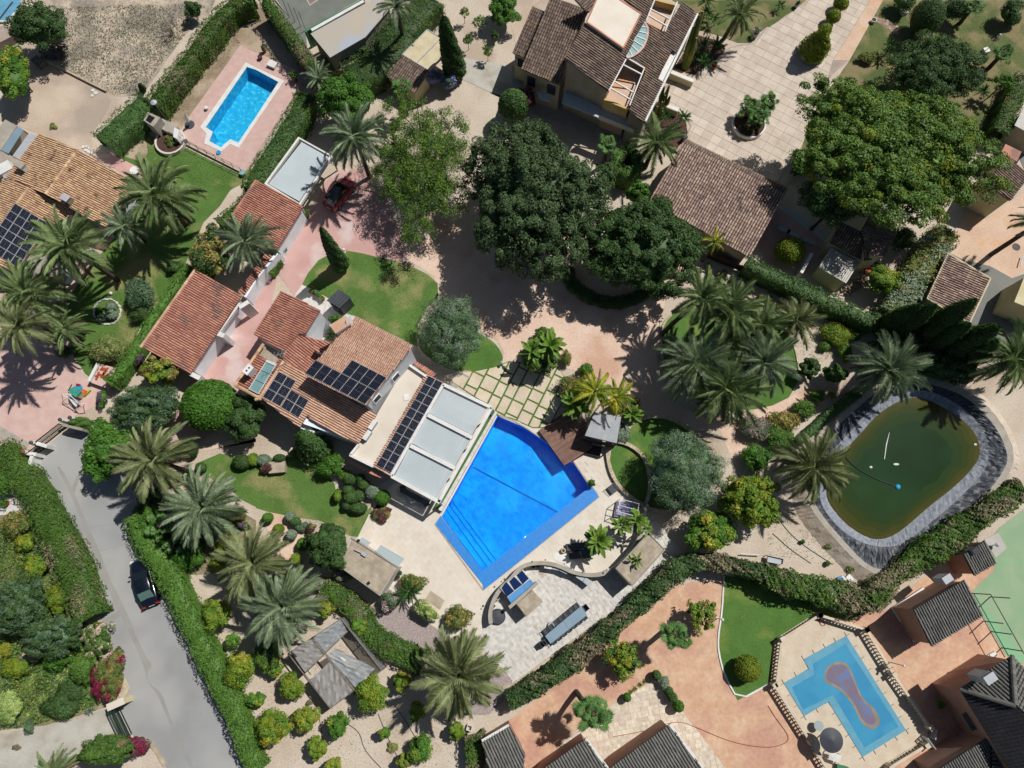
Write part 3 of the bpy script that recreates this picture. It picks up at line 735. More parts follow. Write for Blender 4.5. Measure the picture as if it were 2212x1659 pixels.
def pot(label, x, y, r, h=.4, m='terracotta', plant=None, pl_r=None, name='plant_pot', z0=0, group=None):
    C = P(x, y, z0); r = r*mpp(x, y); root = thing(name, label, 'pot', C, group); mb = MB()
    mb.lathe(C, [(r*.7, 0), (r*.95, h*.8), (r, h*.82), (r, h), (r*.85, h), (r*.8, h*.85)], 14); obj('pot', mb, m, root)
    b = MB(); b.disc((C.x, C.y, C.z+h*.86), r*.8, 14); obj('soil', b, 'mulch', root)
    if plant:
        me = crown_mesh('plant', ((pl_r or r*1.3),)*2+((pl_r or r*1.3)*.9,), 'wispy', 260, .09, plant, SEED[0], 14, .4); SEED[0] += 1
        _link('plant', me, root, plant, {}, (0, 0, h+r*.8))
    return root
# ================================================================ the ground
pool_a = W('00: 2135,580 1780,1100 1840,1140 1810,1220 1910,1275 1990,1205 2060,1235 10: 0,1010 195,710 0,605')
# main pool: basin rim and gutter
pool_m = W('12: 2088,275 1625,1110 1605,1145 1960,1610 22: 405,1100 670,890 640,830 520,650 130,385')
pool_g = W('12: 1595,1140 1548,1210 13: 1965,122 22: 0,1585 752,975 695,890 665,895 405,1100 12: 2005,1610')
big = [(-500, -300), (500, -300), (500, 700), (-500, 700)]
def hole(p, k=1.0): return [(q.x, q.y) for q in p]
sheet('ground', [Vector((a, b, 0)) for a, b in big], -.02, 'soil', holes=[hole(pool_a), hole(pool_m)])
G = lambda name, s, z, m, rnd=0, holes=(), **k: sheet(name, s, z, m, holes=[hole(h) for h in holes], rnd=rnd, **k)
G('dirt_field', '00: 440,0 1860,0 1800,130 1640,260 1450,500 1360,640 1220,830 1000,830 780,720 560,600 400,520 270,440 420,350 520,230 490,100', .0, 'field')
G('dirt_yard', '00: 0,820 200,600 280,470 400,520 560,600 780,720 980,830 900,1000 780,1180 800,1280 760,1330 330,1150 150,1090 30,1030 0,1040', .0, 'pale_dirt', 1)
G('dry_yard', '00: 2090,10 2212,60 10: 0,0 150,200 400,620 350,620 0,450 00: 2080,388 1640,1000 1560,1130 1360,960 1500,800 1700,520 1850,330', .0, 'dry_yard')
G('dry_verge', '10: 400,720 450,740 300,900 0,1400 00: 2212,1400 2110,1520 2110,1490', .004, 'dry_yard')
G('pink_terrace', '00: 2080,388 2212,455 10: 0,450 350,610 400,720 0,1330 00: 2212,1370 2110,1490 1540,1180 1560,1130 1640,1000', .02, 'rose_paving', holes=[pool_a])
G('lawn', '00: 1150,1090 1350,1180 1400,1220 1540,1250 2060,1500 2212,1440 10: 0,1480 d: 520,398 498,410 475,445 440,480 412,545 395,580 345,645 305,705 285,745 245,815 225,835 185,808 160,770 150,735 135,700 145,650 215,545 262,460 300,395 240,333', .01, 'lawn')
G('bare_patch', '00: 1130,1100 1230,1150 1290,1300 1230,1400 1100,1360 980,1310', .014, 'dry_yard', 1)
G('pink_path', '00: 780,1320 960,1330 1250,1470 1230,1560 1100,1530', .02, 'pink_paving')
G('pink_walk', '01: 1290,130 960,430 800,620 590,915 540,900 780,560 920,400 1230,120', .02, 'rose_paving')
G('forecourt', '01: 0,820 330,950 560,1200 640,1420 720,1600 860,1659 02: 900,30 800,210 600,300 520,330 300,500 200,690 150,640 0,370', .01, 'rose_paving')
G('concrete_edge', '02: 0,360 150,450 260,510 210,600 190,690 130,620 0,470', .015, 'concrete')
G('driveway', '11: 520,110 430,210 330,400 230,540 120,700 0,860 01: 2110,960 1930,1290 1650,1600 02: 1600,60 1540,200 1430,390 1370,450 1200,640 1130,860 1180,900 1330,860 1560,640 1760,480 2000,300 d: 575,720 600,590 11: 330,900 400,800 450,700 540,590 640,535 770,505 920,530 1060,565 1240,600 1310,600 1290,450 1200,250 1150,100 1150,0 10: 1100,1480 850,1460 700,1460 560,1620', .01, 'pink_paving')
G('court', 'd: 870,470 1000,440 1240,500 1500,540 1520,575 1440,640 1425,700 1420,790 1450,870 1530,905 1620,890 1700,860 1790,815 1830,840 1760,880 1690,905 1620,960 1590,1015 1555,930 1400,930 1300,850 1240,800 1200,790 1080,785 1090,765 1075,735 1040,715 1000,650 947,640 938,598 905,575 874,564', .0, 'court')
G('garden_lawn', '11: 400,795 450,700 540,590 640,535 770,505 920,530 1060,565 1210,600 1350,645 1490,715 1570,790 1575,900 1480,1000 1400,1150 1400,1340 1300,1290 860,1070 790,1050 620,910', .02, 'lawn')
G('round_lawn', '11: 1960,1240 2050,1290 2120,1380 2138,1450 2100,1530 2020,1562 1900,1560 1860,1540 1680,1545 1500,1440 1410,1330 1400,1250 1650,1150 1850,1180', .03, 'fresh_lawn', 1)
G('house_walk', '11: 1290,1290 1420,1250 1410,1340 1500,1440 1680,1545 1860,1540 1850,1600 12: 1700,60 1640,0 11: 1640,1659 1300,1470 1250,1400', .015, 'concrete', 0)
G('white_path', '11: 400,800 620,920 780,1050 860,1080 700,1290 420,1250 330,900', .015, 'white_stone')
base_g = G('joint_turf', 'd: 955,812 975,805 1030,800 1068,792 1100,780 1150,785 1206,795 1235,835 1215,870 1185,925 1151,925 1106,905 1073,898 1060,880', .012, 'fresh_lawn')
paving(base_g, 'flagstone', W('d: 958,812 975,807 1030,802 1068,794 1100,782 1150,787 1206,797 1233,835 1213,870 1183,923 1151,923 1106,903 1076,896 1062,880'), math.radians(63.5), 1.28, 1.5, .17, .05, .06, 'slab', nind=200, bond=.45, widths=(.8, 1., 1.2), seed=4)
terr = G('pool_terrace', '12: 1000,900 1010,1050 880,1320 700,1500 13: 1050,60 1080,250 1290,262 1750,580 1880,560 1960,470 23: 0,260 22: 0,1650 230,1560 420,1560 640,1650 800,1640 930,1590 1080,1380 1150,1100 1000,970 900,850 850,720 820,560 770,480 600,330 240,380 d: 1151,921 1106,903 1072,893 1040,880 960,980', -.005, 'cream_stone', holes=[pool_m])
av = [[(p.x, p.y) for p in q] for q in (pool_m, pool_g, W('13: 700,0 1200,0 1080,160 700,-200'))]
paving(terr, 'paving_slab', W('12: 1130,960 1010,1055 885,1320 860,1400 13: 1200,120 1290,262 1750,580 1880,560 1930,480 1960,300 2050,120 2212,10 22: 0,1640 230,1545 420,1560 640,1640 800,1640 930,1590 1080,1380 1130,1100 1000,970 900,850 850,720 820,560 620,600 460,700 230,430 d: 1151,923 1106,905 1073,899 1060,920'), math.radians(38), .46, .92, .012, .025, .03, 'cream_stone', nind=280, seed=7, avoid=av)
# coping round the main pool and the shallow blue gutter along two sides
cp = MB(); cpts = W('12: 1605,1145 1548,1210 13: 1965,122 22: 0,1585 752,975 695,890 670,890 640,830 520,650 130,385 0,310 12: 2100,270')
cp.wall([cpts[i] for i in range(len(cpts))], .12, -.02, .035); obj('pool_coping', cp, 'kerb_stone', terr)
G('pool_gutter', '12: 1595,1140 1548,1210 1960,1730 13: 1965,122 22: 0,1585 752,975 695,890 670,890 405,1100 12: 1960,1610', .04, 'pool_gutter')
def pool(name, label, rim, depth, m, wm, steps=None, zw=-.06):
    c = centre(rim); root = thing(name, label, 'pool', c); b = MB(); n = len(rim)
    a = sum(rim[i].x*rim[(i+1) % n].y-rim[(i+1) % n].x*rim[i].y for i in range(n))
    r = rim if a > 0 else rim[::-1]
    b.add([(p.x, p.y, -depth) for p in r], [tuple(range(n))]); b.add([(p.x, p.y, -depth) for p in r]+[(p.x, p.y, .03) for p in r], [(i, n+i, n+(i+1) % n, (i+1) % n) for i in range(n)])
    obj('basin', b, m, root)
    b = MB(); b.poly([(p.x, p.y, zw) for p in r]); obj('water', b, wm, root)
    return root
pm = pool('swimming_pool', 'large irregular bright blue swimming pool beside the white pergola', pool_m, 1.5, 'pool_blue', 'water_blue')
# submerged steps along the lower left side and the long floor step
for i, q in enumerate(('12: 1625,1110 1640,1060 1700,1010 2140,1500 2060,1560 1960,1610', '12: 1625,1110 1660,1060 2050,1530 1960,1610', '12: 1625,1110 1640,1090 2010,1560 1960,1610')):
    b = MB(); pts = W(['12: 1615,1130 1690,1010 2085,1540 1960,1610', '12: 1610,1137 1660,1035 2045,1555 1960,1608', '12: 1606,1142 1635,1075 2000,1585 1960,1608'][i])
    b.prism(pts, -1.5, [-.95, -.65, -.35][i]); b.beam(pts[1]+Vector((0, 0, [-.94, -.64, -.34][i])), pts[2]+Vector((0, 0, [-.94, -.64, -.34][i])), .07, .03, 1); obj('step', b, ['pool_blue', 'line_blue'], pm)
b = MB(); l = W('12: 1870,700 22: 405,1098'); b.beam((l[0].x, l[0].y, -1.46), (l[1].x, l[1].y, -1.48), .1, .05); obj('floor_line', b, 'line_blue', pm)
pa = pool('swimming_pool', 'small turquoise swimming pool with cream coping in the pink paved terrace', pool_a, 1.4, 'pool_aqua', 'water_aqua')
co = W('00: 2125,540 1730,1100 1785,1155 1765,1240 1915,1310 1990,1245 2065,1280 10: 0,1060 245,700 0,585')
sheet('pool_edge', co, .045, 'white', holes=[hole(pool_a)])
# lower white patio and its surroundings
pat = G('white_patio', '13: 1880,560 1960,470 1945,330 2000,150 2130,50 2212,5 22: 0,1655 230,1570 420,1590 640,1659 800,1659 930,1600 1080,1400 1150,1100 1180,1110 1330,1280 1430,1400 1500,1420 1300,1640 23: 1250,60 0,925 13: 2212,890', .005, 'white_stone')
paving(pat, 'patio_slab', W('13: 1900,560 1960,470 2030,420 23: 0,400 0,250 13: 2212,150 22: 0,1700 230,1590 420,1610 640,1680 800,1680 930,1620 1080,1420 1160,1120 1330,1290 1420,1400 1500,1430 1300,1620 23: 1200,70 0,900 13: 2180,860'), math.radians(37), .55, .82, .03, .04, .03, 'white_stone', nind=300, seed=9)
b = MB(); l = W('13: 2130,960 23: 0,950 600,510 1000,220 1300,0 22: 1330,1620 1530,1400'); b.wall(l, .3, 0, .12); obj('edging', b, 'kerb_stone', pat)
G('gravel_bed', '13: 730,120 980,270 1080,262 1290,268 1750,585 1890,562 1700,660 1500,760 1400,760 1200,560 1050,470 930,280', .02, 'gravel')
G('gravel_bed', '13: 1950,770 2212,890 2212,1010 2010,1200 1800,1200', .02, 'gravel')
b = MB(); b.wall(W('13: 720,110 980,270 1290,265 1750,583 1890,562'), .12, 0, .05); obj('gravel_edging', b, 'kerb_stone', kind='structure')
# road
G('road', '02: 750,400 520,440 420,520 330,610 285,730 370,800 430,900 520,1080 620,1330 690,1500 03: 780,-40 830,100 880,260 860,350 920,480 1000,700 1120,960 1060,1080 1020,1100 1130,1370 1280,1440 1340,1490 1460,1700 2200,1700 1940,1150 1700,700 1500,360 1380,100 02: 1400,1659 1200,1340 1150,1100 1150,900 1180,760 900,500', .0, 'asphalt')
G('trench_patch', '02: 490,720 520,708 640,930 760,1230 860,1440 940,1659 03: 985,90 1090,300 1160,480 1260,700 1320,770 1270,840 1290,930 1400,1010 1450,1170 1560,1400 1680,1659 1640,1659 1520,1400 1430,1190 1360,1020 1270,910 1240,760 1120,500 1020,300 920,90 02: 870,1659 800,1450 720,1230 600,930', .008, 'trench', 1)
G('trench_patch', '02: 600,930 640,935 690,790 660,780 03: 0,0' if 0 else '02: 605,930 645,940 690,800 665,790', .009, 'trench')
G('trench_patch', '03: 870,400 1030,300 1050,340 900,440', .009, 'trench')
G('garden_soil', '02: -60,960 60,975 300,1200 420,1480 480,1659 03: 480,0 600,330 700,420 820,600 900,900 930,1130 400,1290 -60,1340', -.003, 'garden_soil')
G('garden_soil', '02: 1130,1120 1280,900 1500,950 1720,1000 2100,1110 2212,1180 2212,1600 1700,1650 1450,1640 1230,1330', .002, 'garden_soil')
for s_ in ('02: 640,1280 1020,1190', '02: 720,1475 1110,1378', '03: 1640,1320 1760,1150'):
    l = W(s_); b = MB(); b.beam((l[0].x, l[0].y, .008), (l[1].x, l[1].y, .008), .035, .004); obj('road_joint', b, 'trench', kind='structure')
G('gravel_drive', '03: -100,1360 180,1330 400,1290 640,1240 900,1150 960,1180 1060,1430 950,1390 740,1420 660,1560 550,1659 -100,1700', .0, 'white_gravel')
b = MB(); b.wall(W('03: 850,350 870,420 930,520 980,660 1030,760'), .22, 0, .12); obj('road_kerb', b, 'kerb_stone', kind='structure')
b = MB(); b.wall(W('03: 1200,1390 1290,1440 1350,1500 1430,1640'), .3, 0, .12); obj('road_kerb', b, 'kerb_stone', kind='structure')
b = MB(); b.prism(W('03: 1040,920 1090,930 1120,980 1090,1050 1050,1070 1030,1030'), 0, .12); obj('road_kerb', b, 'kerb_stone', kind='structure')
# orchard and gardens
gp = G('garden_path', '02: 1430,1000 1640,800 13: 0,0' if 0 else '02: 1200,900 1160,720 1450,640 1650,660 1700,600 1860,560 2212,470 12: 0,500 0,440 02: 2000,480 1740,580 1600,620 1430,620 1200,700 1120,740', .01, 'court')
G('stone_path', '03: 1560,-20 1600,180 1700,340 1880,690 1990,1020 2080,1250 2180,1400 2212,1500 2212,1659 2100,1500 1950,1150 1700,600 1500,200', .006, 'grey_paver')
G('topiary_lawn', '02: 1690,690 1900,600 2080,640 2212,640 12: 0,650 400,620 520,680 680,860 700,1000 800,1110 960,1090 1020,1040 880,1320 830,1315 760,1290 560,1180 330,1150 130,1110 0,1070 02: 2212,1060 2090,1000 1980,900 1760,780', .02, 'lawn')
G('bed_edging', '12: 70,1100 230,1120 330,1160 430,1210 420,1330 340,1400 300,1659 160,1659 240,1450 80,1250', .014, 'court', 1)
# big palm lawn and the small lawns by the pool
G('palm_lawn', 'd: 1428,730 1438,690 1470,666 1550,658 1640,676 1700,700 1722,760 1722,850 1650,885 1560,882 1490,856 1440,815', .02, 'fresh_lawn', 1)
G('curved_lawn', '22: 920,515 1000,530 1080,590 1150,680 1180,780 1185,900 1150,1000 1130,1040 1000,950 900,840 860,760 848,650 860,570', .02, 'fresh_lawn')
G('curved_lawn', '22: 1080,310 1230,285 1380,300 1500,360 1560,430 1640,700 1600,950 1480,1090 1200,1080 1165,1050 1200,900 1200,790 1170,660 1100,580 1010,510 950,480', .02, 'fresh_lawn')
# top court and gardens
ctp = G('court_paving', '20: 1330,740 1560,640 1840,440 1880,410 1990,378 2100,372 2140,300 2212,235 30: 160,140 330,0 990,0 700,520 560,640 450,800 470,900 380,1010 310,1200 100,1560 20: 2212,1590 1490,1200 1540,1090 1440,930 1270,900', .004, 'grey_paver')
paving(ctp, 'paving_slab', W('20: 1300,780 1560,660 1840,450 1900,415 2100,378 2212,240 30: 160,146 330,5 880,0 560,520 440,900 380,1010 290,1250 90,1560 20: 2212,1570 1510,1200 1550,1090 1440,930 1270,880'), math.radians(-32), 1.08, 1.08, .035, .03, .034, 'paver', nind=300, seed=3, bond=0)
G('court_border', '30: 885,0 990,0 700,525 565,520', .02, 'beige_paving')
G('top_lawn', '20: 1380,0 2212,0 2212,225 2120,300 2060,370 1950,370 1800,310 1600,255 1560,200 1500,60', .01, 'dull_lawn')
G('top_lawn', '30: 0,0 330,0 240,80 150,135 0,250', .01, 'dull_lawn')
G('park_lawn', '30: 995,0 2400,0 2300,500 2000,1080 1700,1400 600,1400 170,1540 300,1250 400,950 700,530', .006, 'dull_lawn')
sp = G('stepping_path', '30: 895,140 960,150 1140,250 1120,310 1010,230 900,170', .012, 'dry_yard')
rg = random.Random(5); b = None
for i, (x, y) in enumerate(((910, 165), (940, 158), (968, 165), (955, 190), (1000, 172), (985, 195), (1030, 185), (1025, 212), (1060, 205), (1050, 248), (1080, 225), (1095, 250), (1110, 235), (1088, 272), (1130, 255), (1112, 285))):
    p = P(*px('30: %d,%d' % (x, y))[0]); b = MB(); n = 6; b.prism([(p.x+math.cos(k*1.05+i)*rg.uniform(.16, .28), p.y+math.sin(k*1.05+i)*rg.uniform(.16, .28)) for k in range(n)], 0, .045); obj('stepping_stone', b, 'tile_pinkbrown', sp)
G('mulch_bed', '20: 1560,290 1700,330 1780,350 1840,400 1830,520 1780,620 1700,670 1610,665 1400,590 1500,430', .02, 'mulch')
G('mulch_bed', '20: 1250,880 1340,910 1440,960 1500,1060 1520,1150 1480,1210 1400,1330 1130,1180 1150,1080', .02, 'mulch')
G('service_path', '10: 1790,500 2140,560 2212,700 20: 0,700 0,900 10: 2212,860 2010,790 1790,690', .006, 'white_gravel')
G('side_yard', '20: 0,560 100,600 420,860 1100,1150 1150,1200 900,1230 500,1100 0,920', .01, 'concrete')
G('orchard_path', '20: 40,420 180,60 250,0 130,0 100,80 0,250', .006, 'pale_dirt')
G('red_yard', '31: -20,280 80,130 530,400 440,560 300,725 0,610 -80,480', .012, 'pink_paving')
G('grey_yard', '31: 70,120 180,140 560,380 520,460', .016, 'light_grey')
G('beige_court', '31: 1525,505 1600,400 1725,175 1900,235 2000,150 2500,-200 2500,500 2110,745 1920,640 1700,590', .004, 'beige_paving')
G('asphalt_yard', '31: 1440,540 1525,505 1700,590 1920,640 2110,745 2500,600 2500,1400 1700,1500 1500,1200', .002, 'dark_asphalt')
G('upper_yard', '30: 2060,1240 2100,1100 2500,900 2500,1500 2212,1460 2140,1300', .004, 'dark_asphalt')
G('tennis_court', '10: 150,-40 290,150 430,260 900,-10 900,-60', .0, 'tennis'); G('court_verge', '10: 290,150 430,265 450,500 380,430 150,-20 110,-40', .004, 'tennis')
G('court_line', '10: 420,-30 465,50 570,-20 560,-25 468,38 432,-30', .012, 'rose_paving')
# lower right property
G('orange_patio', '23: -40,1260 400,920 820,540 1160,260 1420,90 1560,50 1700,60 1850,0 33: -40,60 400,200 820,320 950,300 1080,290 1200,140 1340,10 1600,-60 1800,-200 32: 2060,1500 33: 1760,140 1860,370 2060,690 2500,900 2500,1900 -20,1900 23: 0,1900 -100,1500', .0, 'orange_paving')
cz = G('crazy_paving', '23: 200,1659 560,1330 860,1110 1230,890 1300,930 1420,1080 1500,1200 1600,1330 1860,1680', .01, 'crazy')
paving(cz, 'paving_stone', W('23: 260,1640 560,1350 860,1120 1230,900 1290,930 1420,1090 1500,1210 1600,1340 1840,1659'), math.radians(10), .40, .5, .04, .03, .03, 'crazy', nind=300, seed=12, widths=(.75, 1., 1.25))
G('play_court', '32: 2240,1060 2000,1240 1880,1400 1960,1600 33: 1900,0 1760,135 1860,345 2060,690 2500,900 2500,-200 32: 2500,1000', .006, 'green_court')
G('corner_lawn', '23: 1832,0 1815,300 1780,520 1782,650 1830,850 1950,1075 2212,930 33: 20,900 50,560 430,330 700,385 830,320 600,240 300,130 0,40', .02, 'fresh_lawn')
b = MB(); b.wall(smooth(W('23: 1830,0 1815,300 1780,520 1782,650 1830,850 1955,1075 2212,935'), 1, False), .14, 0, .1); obj('lawn_kerb', b, 'white', kind='structure')
deck3 = G('pool_deck', '33: 430,345 835,465 1055,800 1080,850 1385,1305 1365,1465 1060,1640 1000,1800 500,1800 400,1480 340,1400 50,950 110,540', .03, 'slab')
pc = W('33: 675,515 1190,1330 815,1562 520,1085 310,1210 135,925 350,800 305,720')
paving(deck3, 'paving_slab', W('33: 440,355 825,470 1045,800 1070,850 1370,1305 1350,1455 1060,1630 1000,1780 510,1780 400,1480 340,1395 62,950 118,545'), math.radians(-60), .34, .62, .02, .02, .045, 'slab', nind=250, seed=14, avoid=[[(p.x, p.y) for p in pc]])
# covered pool
root = thing('covered_pool', 'angular pool under a blue cover with a brown stained puddle on it', 'pool', centre(pc)); b = MB(); b.prism(pc, .03, .075); obj('pool_cover', b, 'cover_light', root)
b = MB(); b.poly([Vector((p.x, p.y, .08)) for p in W('33: 665,585 1125,1300 830,1480 560,1025 300,1155 205,960 400,850 385,760')][::-1]); obj('cover_centre', b, 'cover_blue', root)
def flat(name, s, z, m, root, rnd=2):
    p = smooth(W(s), rnd); b = MB(); q = [(v.x, v.y, z) for v in p]; a = sum(q[i][0]*q[(i+1) % len(q)][1]-q[(i+1) % len(q)][0]*q[i][1] for i in range(len(q))); b.poly(q if a > 0 else q[::-1]); return obj(name, b, m, root)
flat('stain_rim', '33: 490,920 480,860 500,790 560,745 640,735 690,770 730,850 770,960 830,1080 920,1140 960,1230 960,1290 900,1325 830,1300 780,1230 740,1130 660,1020 580,960', .084, 'stain_rim', root)
flat('stain_puddle', '33: 505,900 500,850 515,800 570,765 640,760 680,790 720,870 760,970 810,1080 890,1150 925,1230 925,1270 890,1290 830,1260 790,1200 750,1110 680,1010 590,940', .088, 'stain', root)
b = MB(); rg = random.Random(3)
for i in range(len(pc)):
    a, c = pc[i], pc[(i+1) % len(pc)]; n = int((c-a).length/1.0); d = (c-a).normalized(); nn = Vector((-d.y, d.x, 0)); m_ = (a+c)/2+nn*.1
    if inside([(p.x, p.y) for p in pc], m_.x, m_.y): nn = -nn
    for k in range(n+1):
        q = a.lerp(c, k/max(1, n)); b.beam(Vector((q.x, q.y, .07)), Vector((q.x+nn.x*.35, q.y+nn.y*.35, .07)), .025, .02)
obj('strap', b, 'charcoal', root, kind='stuff')
# irrigation pond
po = smooth(W('32: 1100,160 1250,110 1400,140 1560,230 1700,320 1810,450 1840,600 1780,720 1600,900 1400,1050 1200,1230 1070,1320 950,1345 850,1320 700,1230 560,1080 500,960 520,800 570,700 650,590 800,430 950,260', .1), 2)
pg = smooth(W('32: 1080,80 1240,40 1440,70 1600,150 1750,260 1870,400 1915,580 1880,760 1640,1000 1440,1170 1240,1330 1120,1400 960,1410 830,1380 660,1290 510,1130 440,990 460,800 500,660 590,540 720,400 900,200', .45), 2)
pl = smooth(W('32: 1050,40 1250,-40 1480,20 1700,100 1880,260 2000,420 2075,600 2060,720 1900,940 1640,1190 1350,1450 1180,1560 1000,1610 860,1570 640,1340 450,1110 370,960 400,780 470,540 560,400 760,220 920,80', .8), 2)
pk = smooth(W('32: 1020,10 1250,-90 1500,-30 1740,60 1930,220 2060,400 2130,600 2110,740 1940,980 1680,1230 1390,1490 1200,1600 1000,1655 850,1620 600,1370 400,1130 320,960 350,760 430,500 520,380 720,180 900,50', .8), 2)
root = thing('irrigation_pond', 'green irrigation pond lined with crumpled grey plastic', 'pond', centre(po)); n = len(po)
b = MB(); b.poly([(p.x, p.y, .10) for p in po][::-1] if False else [(p.x, p.y, .10) for p in po])
o = obj('water', b, 'pond_0', root); cpo = centre(po)
for i, (k_, m_) in enumerate(((.95, 'pond_1'), (.88, 'pond_2'), (.79, 'pond_3'), (.66, 'pond_green'))):
    b = MB(); b.poly([(cpo.x+(p.x-cpo.x)*k_+.12*math.sin(j*1.3), cpo.y+(p.y-cpo.y)*k_+.12*math.sin(j*.9+i), .105+.005*i) for j, p in enumerate(po)]); obj('water', b, m_, root)
def band(name, A, za, Bv, zb, m, sub=4, rough=.1, seed=1):
    rg = random.Random(seed); b = MB(); n = len(A); vs = []; fs = []
    k2 = 3
    for i in range(n):
        for q in range(k2):
            a0, b0, a1, b1 = A[i], Bv[i], A[(i+1) % n], Bv[(i+1) % n]; pa_, pb_ = a0.lerp(a1, q/k2), b0.lerp(b1, q/k2)
            for j in range(sub+1):
                t = j/sub; p = pa_.lerp(pb_, t); r_ = rough if 0 < j < sub else .015; vs.append((p.x+rg.uniform(-1, 1)*r_, p.y+rg.uniform(-1, 1)*r_, za+(zb-za)*t+rg.uniform(-1, 1)*r_))
    N = n*k2
    for i in range(N):
        for j in range(sub): fs.append((i*(sub+1)+j, ((i+1) % N)*(sub+1)+j, ((i+1) % N)*(sub+1)+j+1, i*(sub+1)+j+1))
    b.add(vs, fs); return obj(name, b, m, root)
band('geotextile', po, .04, pg, .45, 'geotextile', 3, .05); band('liner', pg, .42, pl, .78, 'liner', 5, .09, 2); band('concrete_rim', pl, .78, pk, .8, 'concrete', 1, .01)
pq = [p+(p-centre(po)).normalized()*.05 for p in pk]; pr = [p+(p-centre(po)).normalized()*1.2 for p in pk]; band('bank', pk, .8, pr, -.05, 'soil', 3, .05, 3)
# ================================================================ buildings
CAM = Vector((0, 0, H))
def ray(x, y): return (P(x, y, 0)-CAM).normalized()
def plane(a, b, c):
    n = (b-a).cross(c-a).normalized(); return a, (n if n.z > 0 else -n)
def on(pl, s, lift=0.):
    a, n = pl; out = []
    for x, y in px(s):
        d = ray(x, y); t = (a+n*lift-CAM).dot(n)/d.dot(n); out.append(CAM+d*t)
    return out
def roof(root, s, ridge, hr, he, ke, m, pan, flip=None, **k):
    p = px(s); a, b, c = P(*p[ridge[0]], hr), P(*p[ridge[1]], hr), P(*p[ke], he); pl = plane(a, b, c); pts = on(pl, s)
    tiles(root, pts, ridge, m, pan, **k); return pl, pts
def walls(root, pts, m, inset=.3, z0=0., name='wall', top=-.16):
    c = sum((Vector(p) for p in pts), Vector((0, 0, 0)))/len(pts); n = len(pts); b = MB(); q = []
    for p in pts:
        d = Vector((p[0]-c.x, p[1]-c.y, 0)); L = d.length; d = d*(max(0, L-inset)/L); q.append((c.x+d.x, c.y+d.y, p[2]+top))
    a = sum(q[i][0]*q[(i+1) % n][1]-q[(i+1) % n][0]*q[i][1] for i in range(n))
    if a < 0: q = q[::-1]
    b.add([(p[0], p[1], z0) for p in q]+q, [(i, (i+1) % n, n+(i+1) % n, n+i) for i in range(n)]+[tuple(range(n, 2*n))]); return obj(name, b, m, root)
def window(root, a, b, z, wd, ht, m='glass', fm='white', t=.5, arch=False, out=.03):
    """window on the wall from a to b (ground points) at fraction t"""
    a, b = Vector((a[0], a[1], 0)), Vector((b[0], b[1], 0)); d = (b-a).normalized(); nn = Vector((d.y, -d.x, 0)); c = a.lerp(b, t)+nn*out
    f = MB(); fr = .07
    for s_ in (-1, 1): f.beam(c+d*s_*wd/2+Vector((0, 0, z)), c+d*s_*wd/2+Vector((0, 0, z+ht)), fr, .08)
    for zz in (z, z+ht): f.beam(c-d*wd/2+Vector((0, 0, zz)), c+d*wd/2+Vector((0, 0, zz)), .08, fr)
    fo = obj('window', f, fm, root); p = MB(); q = [c-d*wd/2+Vector((0, 0, z)), c+d*wd/2+Vector((0, 0, z)), c+d*wd/2+Vector((0, 0, z+ht)), c-d*wd/2+Vector((0, 0, z+ht))]
    if arch:
        q = q[:2]+[c+d*math.cos(t_)*wd/2+Vector((0, 0, z+ht*.7+math.sin(t_)*ht*.3)) for t_ in [math.pi*i/8 for i in range(9)]]
    p.poly([v+nn*.012 for v in q]); OFF[fo.name] = OFF[root.name]; obj('pane', p, m, fo)
def chimney(root, x, y, z0, z1, w_, d_, rz=.6, m='white', top='white', holes=2, cap='chimney'):
    c = P(x, y, z1); b = MB(); b.box((c.x, c.y, (z0+z1)/2), (w_, d_, z1-z0), rz, 0); b.box((c.x, c.y, z1+.04), (w_*1.12, d_*1.12, .08), rz, 1); o = obj(cap, b, [m, top], root)
    if holes:
        h = MB()
        for i in range(holes):
            t = (i-(holes-1)/2)*w_*.4; h.disc((c.x+math.cos(rz)*t, c.y+math.sin(rz)*t, z1+.085), d_*.16, 10)
        OFF[o.name] = OFF[root.name]; obj('flue', h, 'black', o)
    return c
def fpoly(root, name, s, z, m, th=.15, up=0): # flat slab seen at height z
    pts = W(s, z); b = MB(); b.prism(pts, z-th, z); return obj(name, b, m, root), pts
# ---- left house with yellow tiles
r = thing('left_house', 'house with mottled yellow tiled roofs and a solar array at the left edge', 'house', P(100, 450))
pl1, q = roof(r, 'A: 380,185 750,340 442,772 60,592', (1, 2), 4.3, 3.3, 0, 'tile_yellow', 'roof_pan_red', nind=60, pitch=.22, seed=1); walls(r, q, 'white_wall')
pl2, q = roof(r, 'A: 60,594 282,708 -120,1250 -330,1120', (1, 2), 3.95, 3.1, 0, 'tile_yellow', 'roof_pan_red', pitch=.22, seed=2); walls(r, q, 'white_wall')
pl3, q = roof(r, 'A: 754,342 1310,660 1018,1090 444,774', (0, 3), 4.3, 3.0, 1, 'tile_yellow', 'roof_pan_red', nind=120, pitch=.22, seed=3); walls(r, q, 'white_wall', .5)
pl4, q = roof(r, 'A: 284,706 700,930 610,1035 482,1060 140,1522 -180,1340 -118,1252', (0, 6), 3.95, 3.05, 4, 'tile_yellow', 'roof_pan_red', nind=118, pitch=.22, seed=4); walls(r, q, 'white_wall', .4)
cap_line(r, *[v+Vector((0, 0, .05)) for v in on(pl1, 'A: 748,345 444,768')], 'tile_yellow', .16); cap_line(r, *[v+Vector((0, 0, .05)) for v in on(pl2, 'A: 276,716 165,862')], 'tile_yellow', .16)
chimney(r, *px('A: 625,800')[0], 3.2, 4.6, .8, .6, -.55, 'grey_wall', 'light_grey', 0); chimney(r, *px('A: 185,480')[0], 2.8, 4.4, 1.0, .6, -.55, 'white', 'concrete', 0)
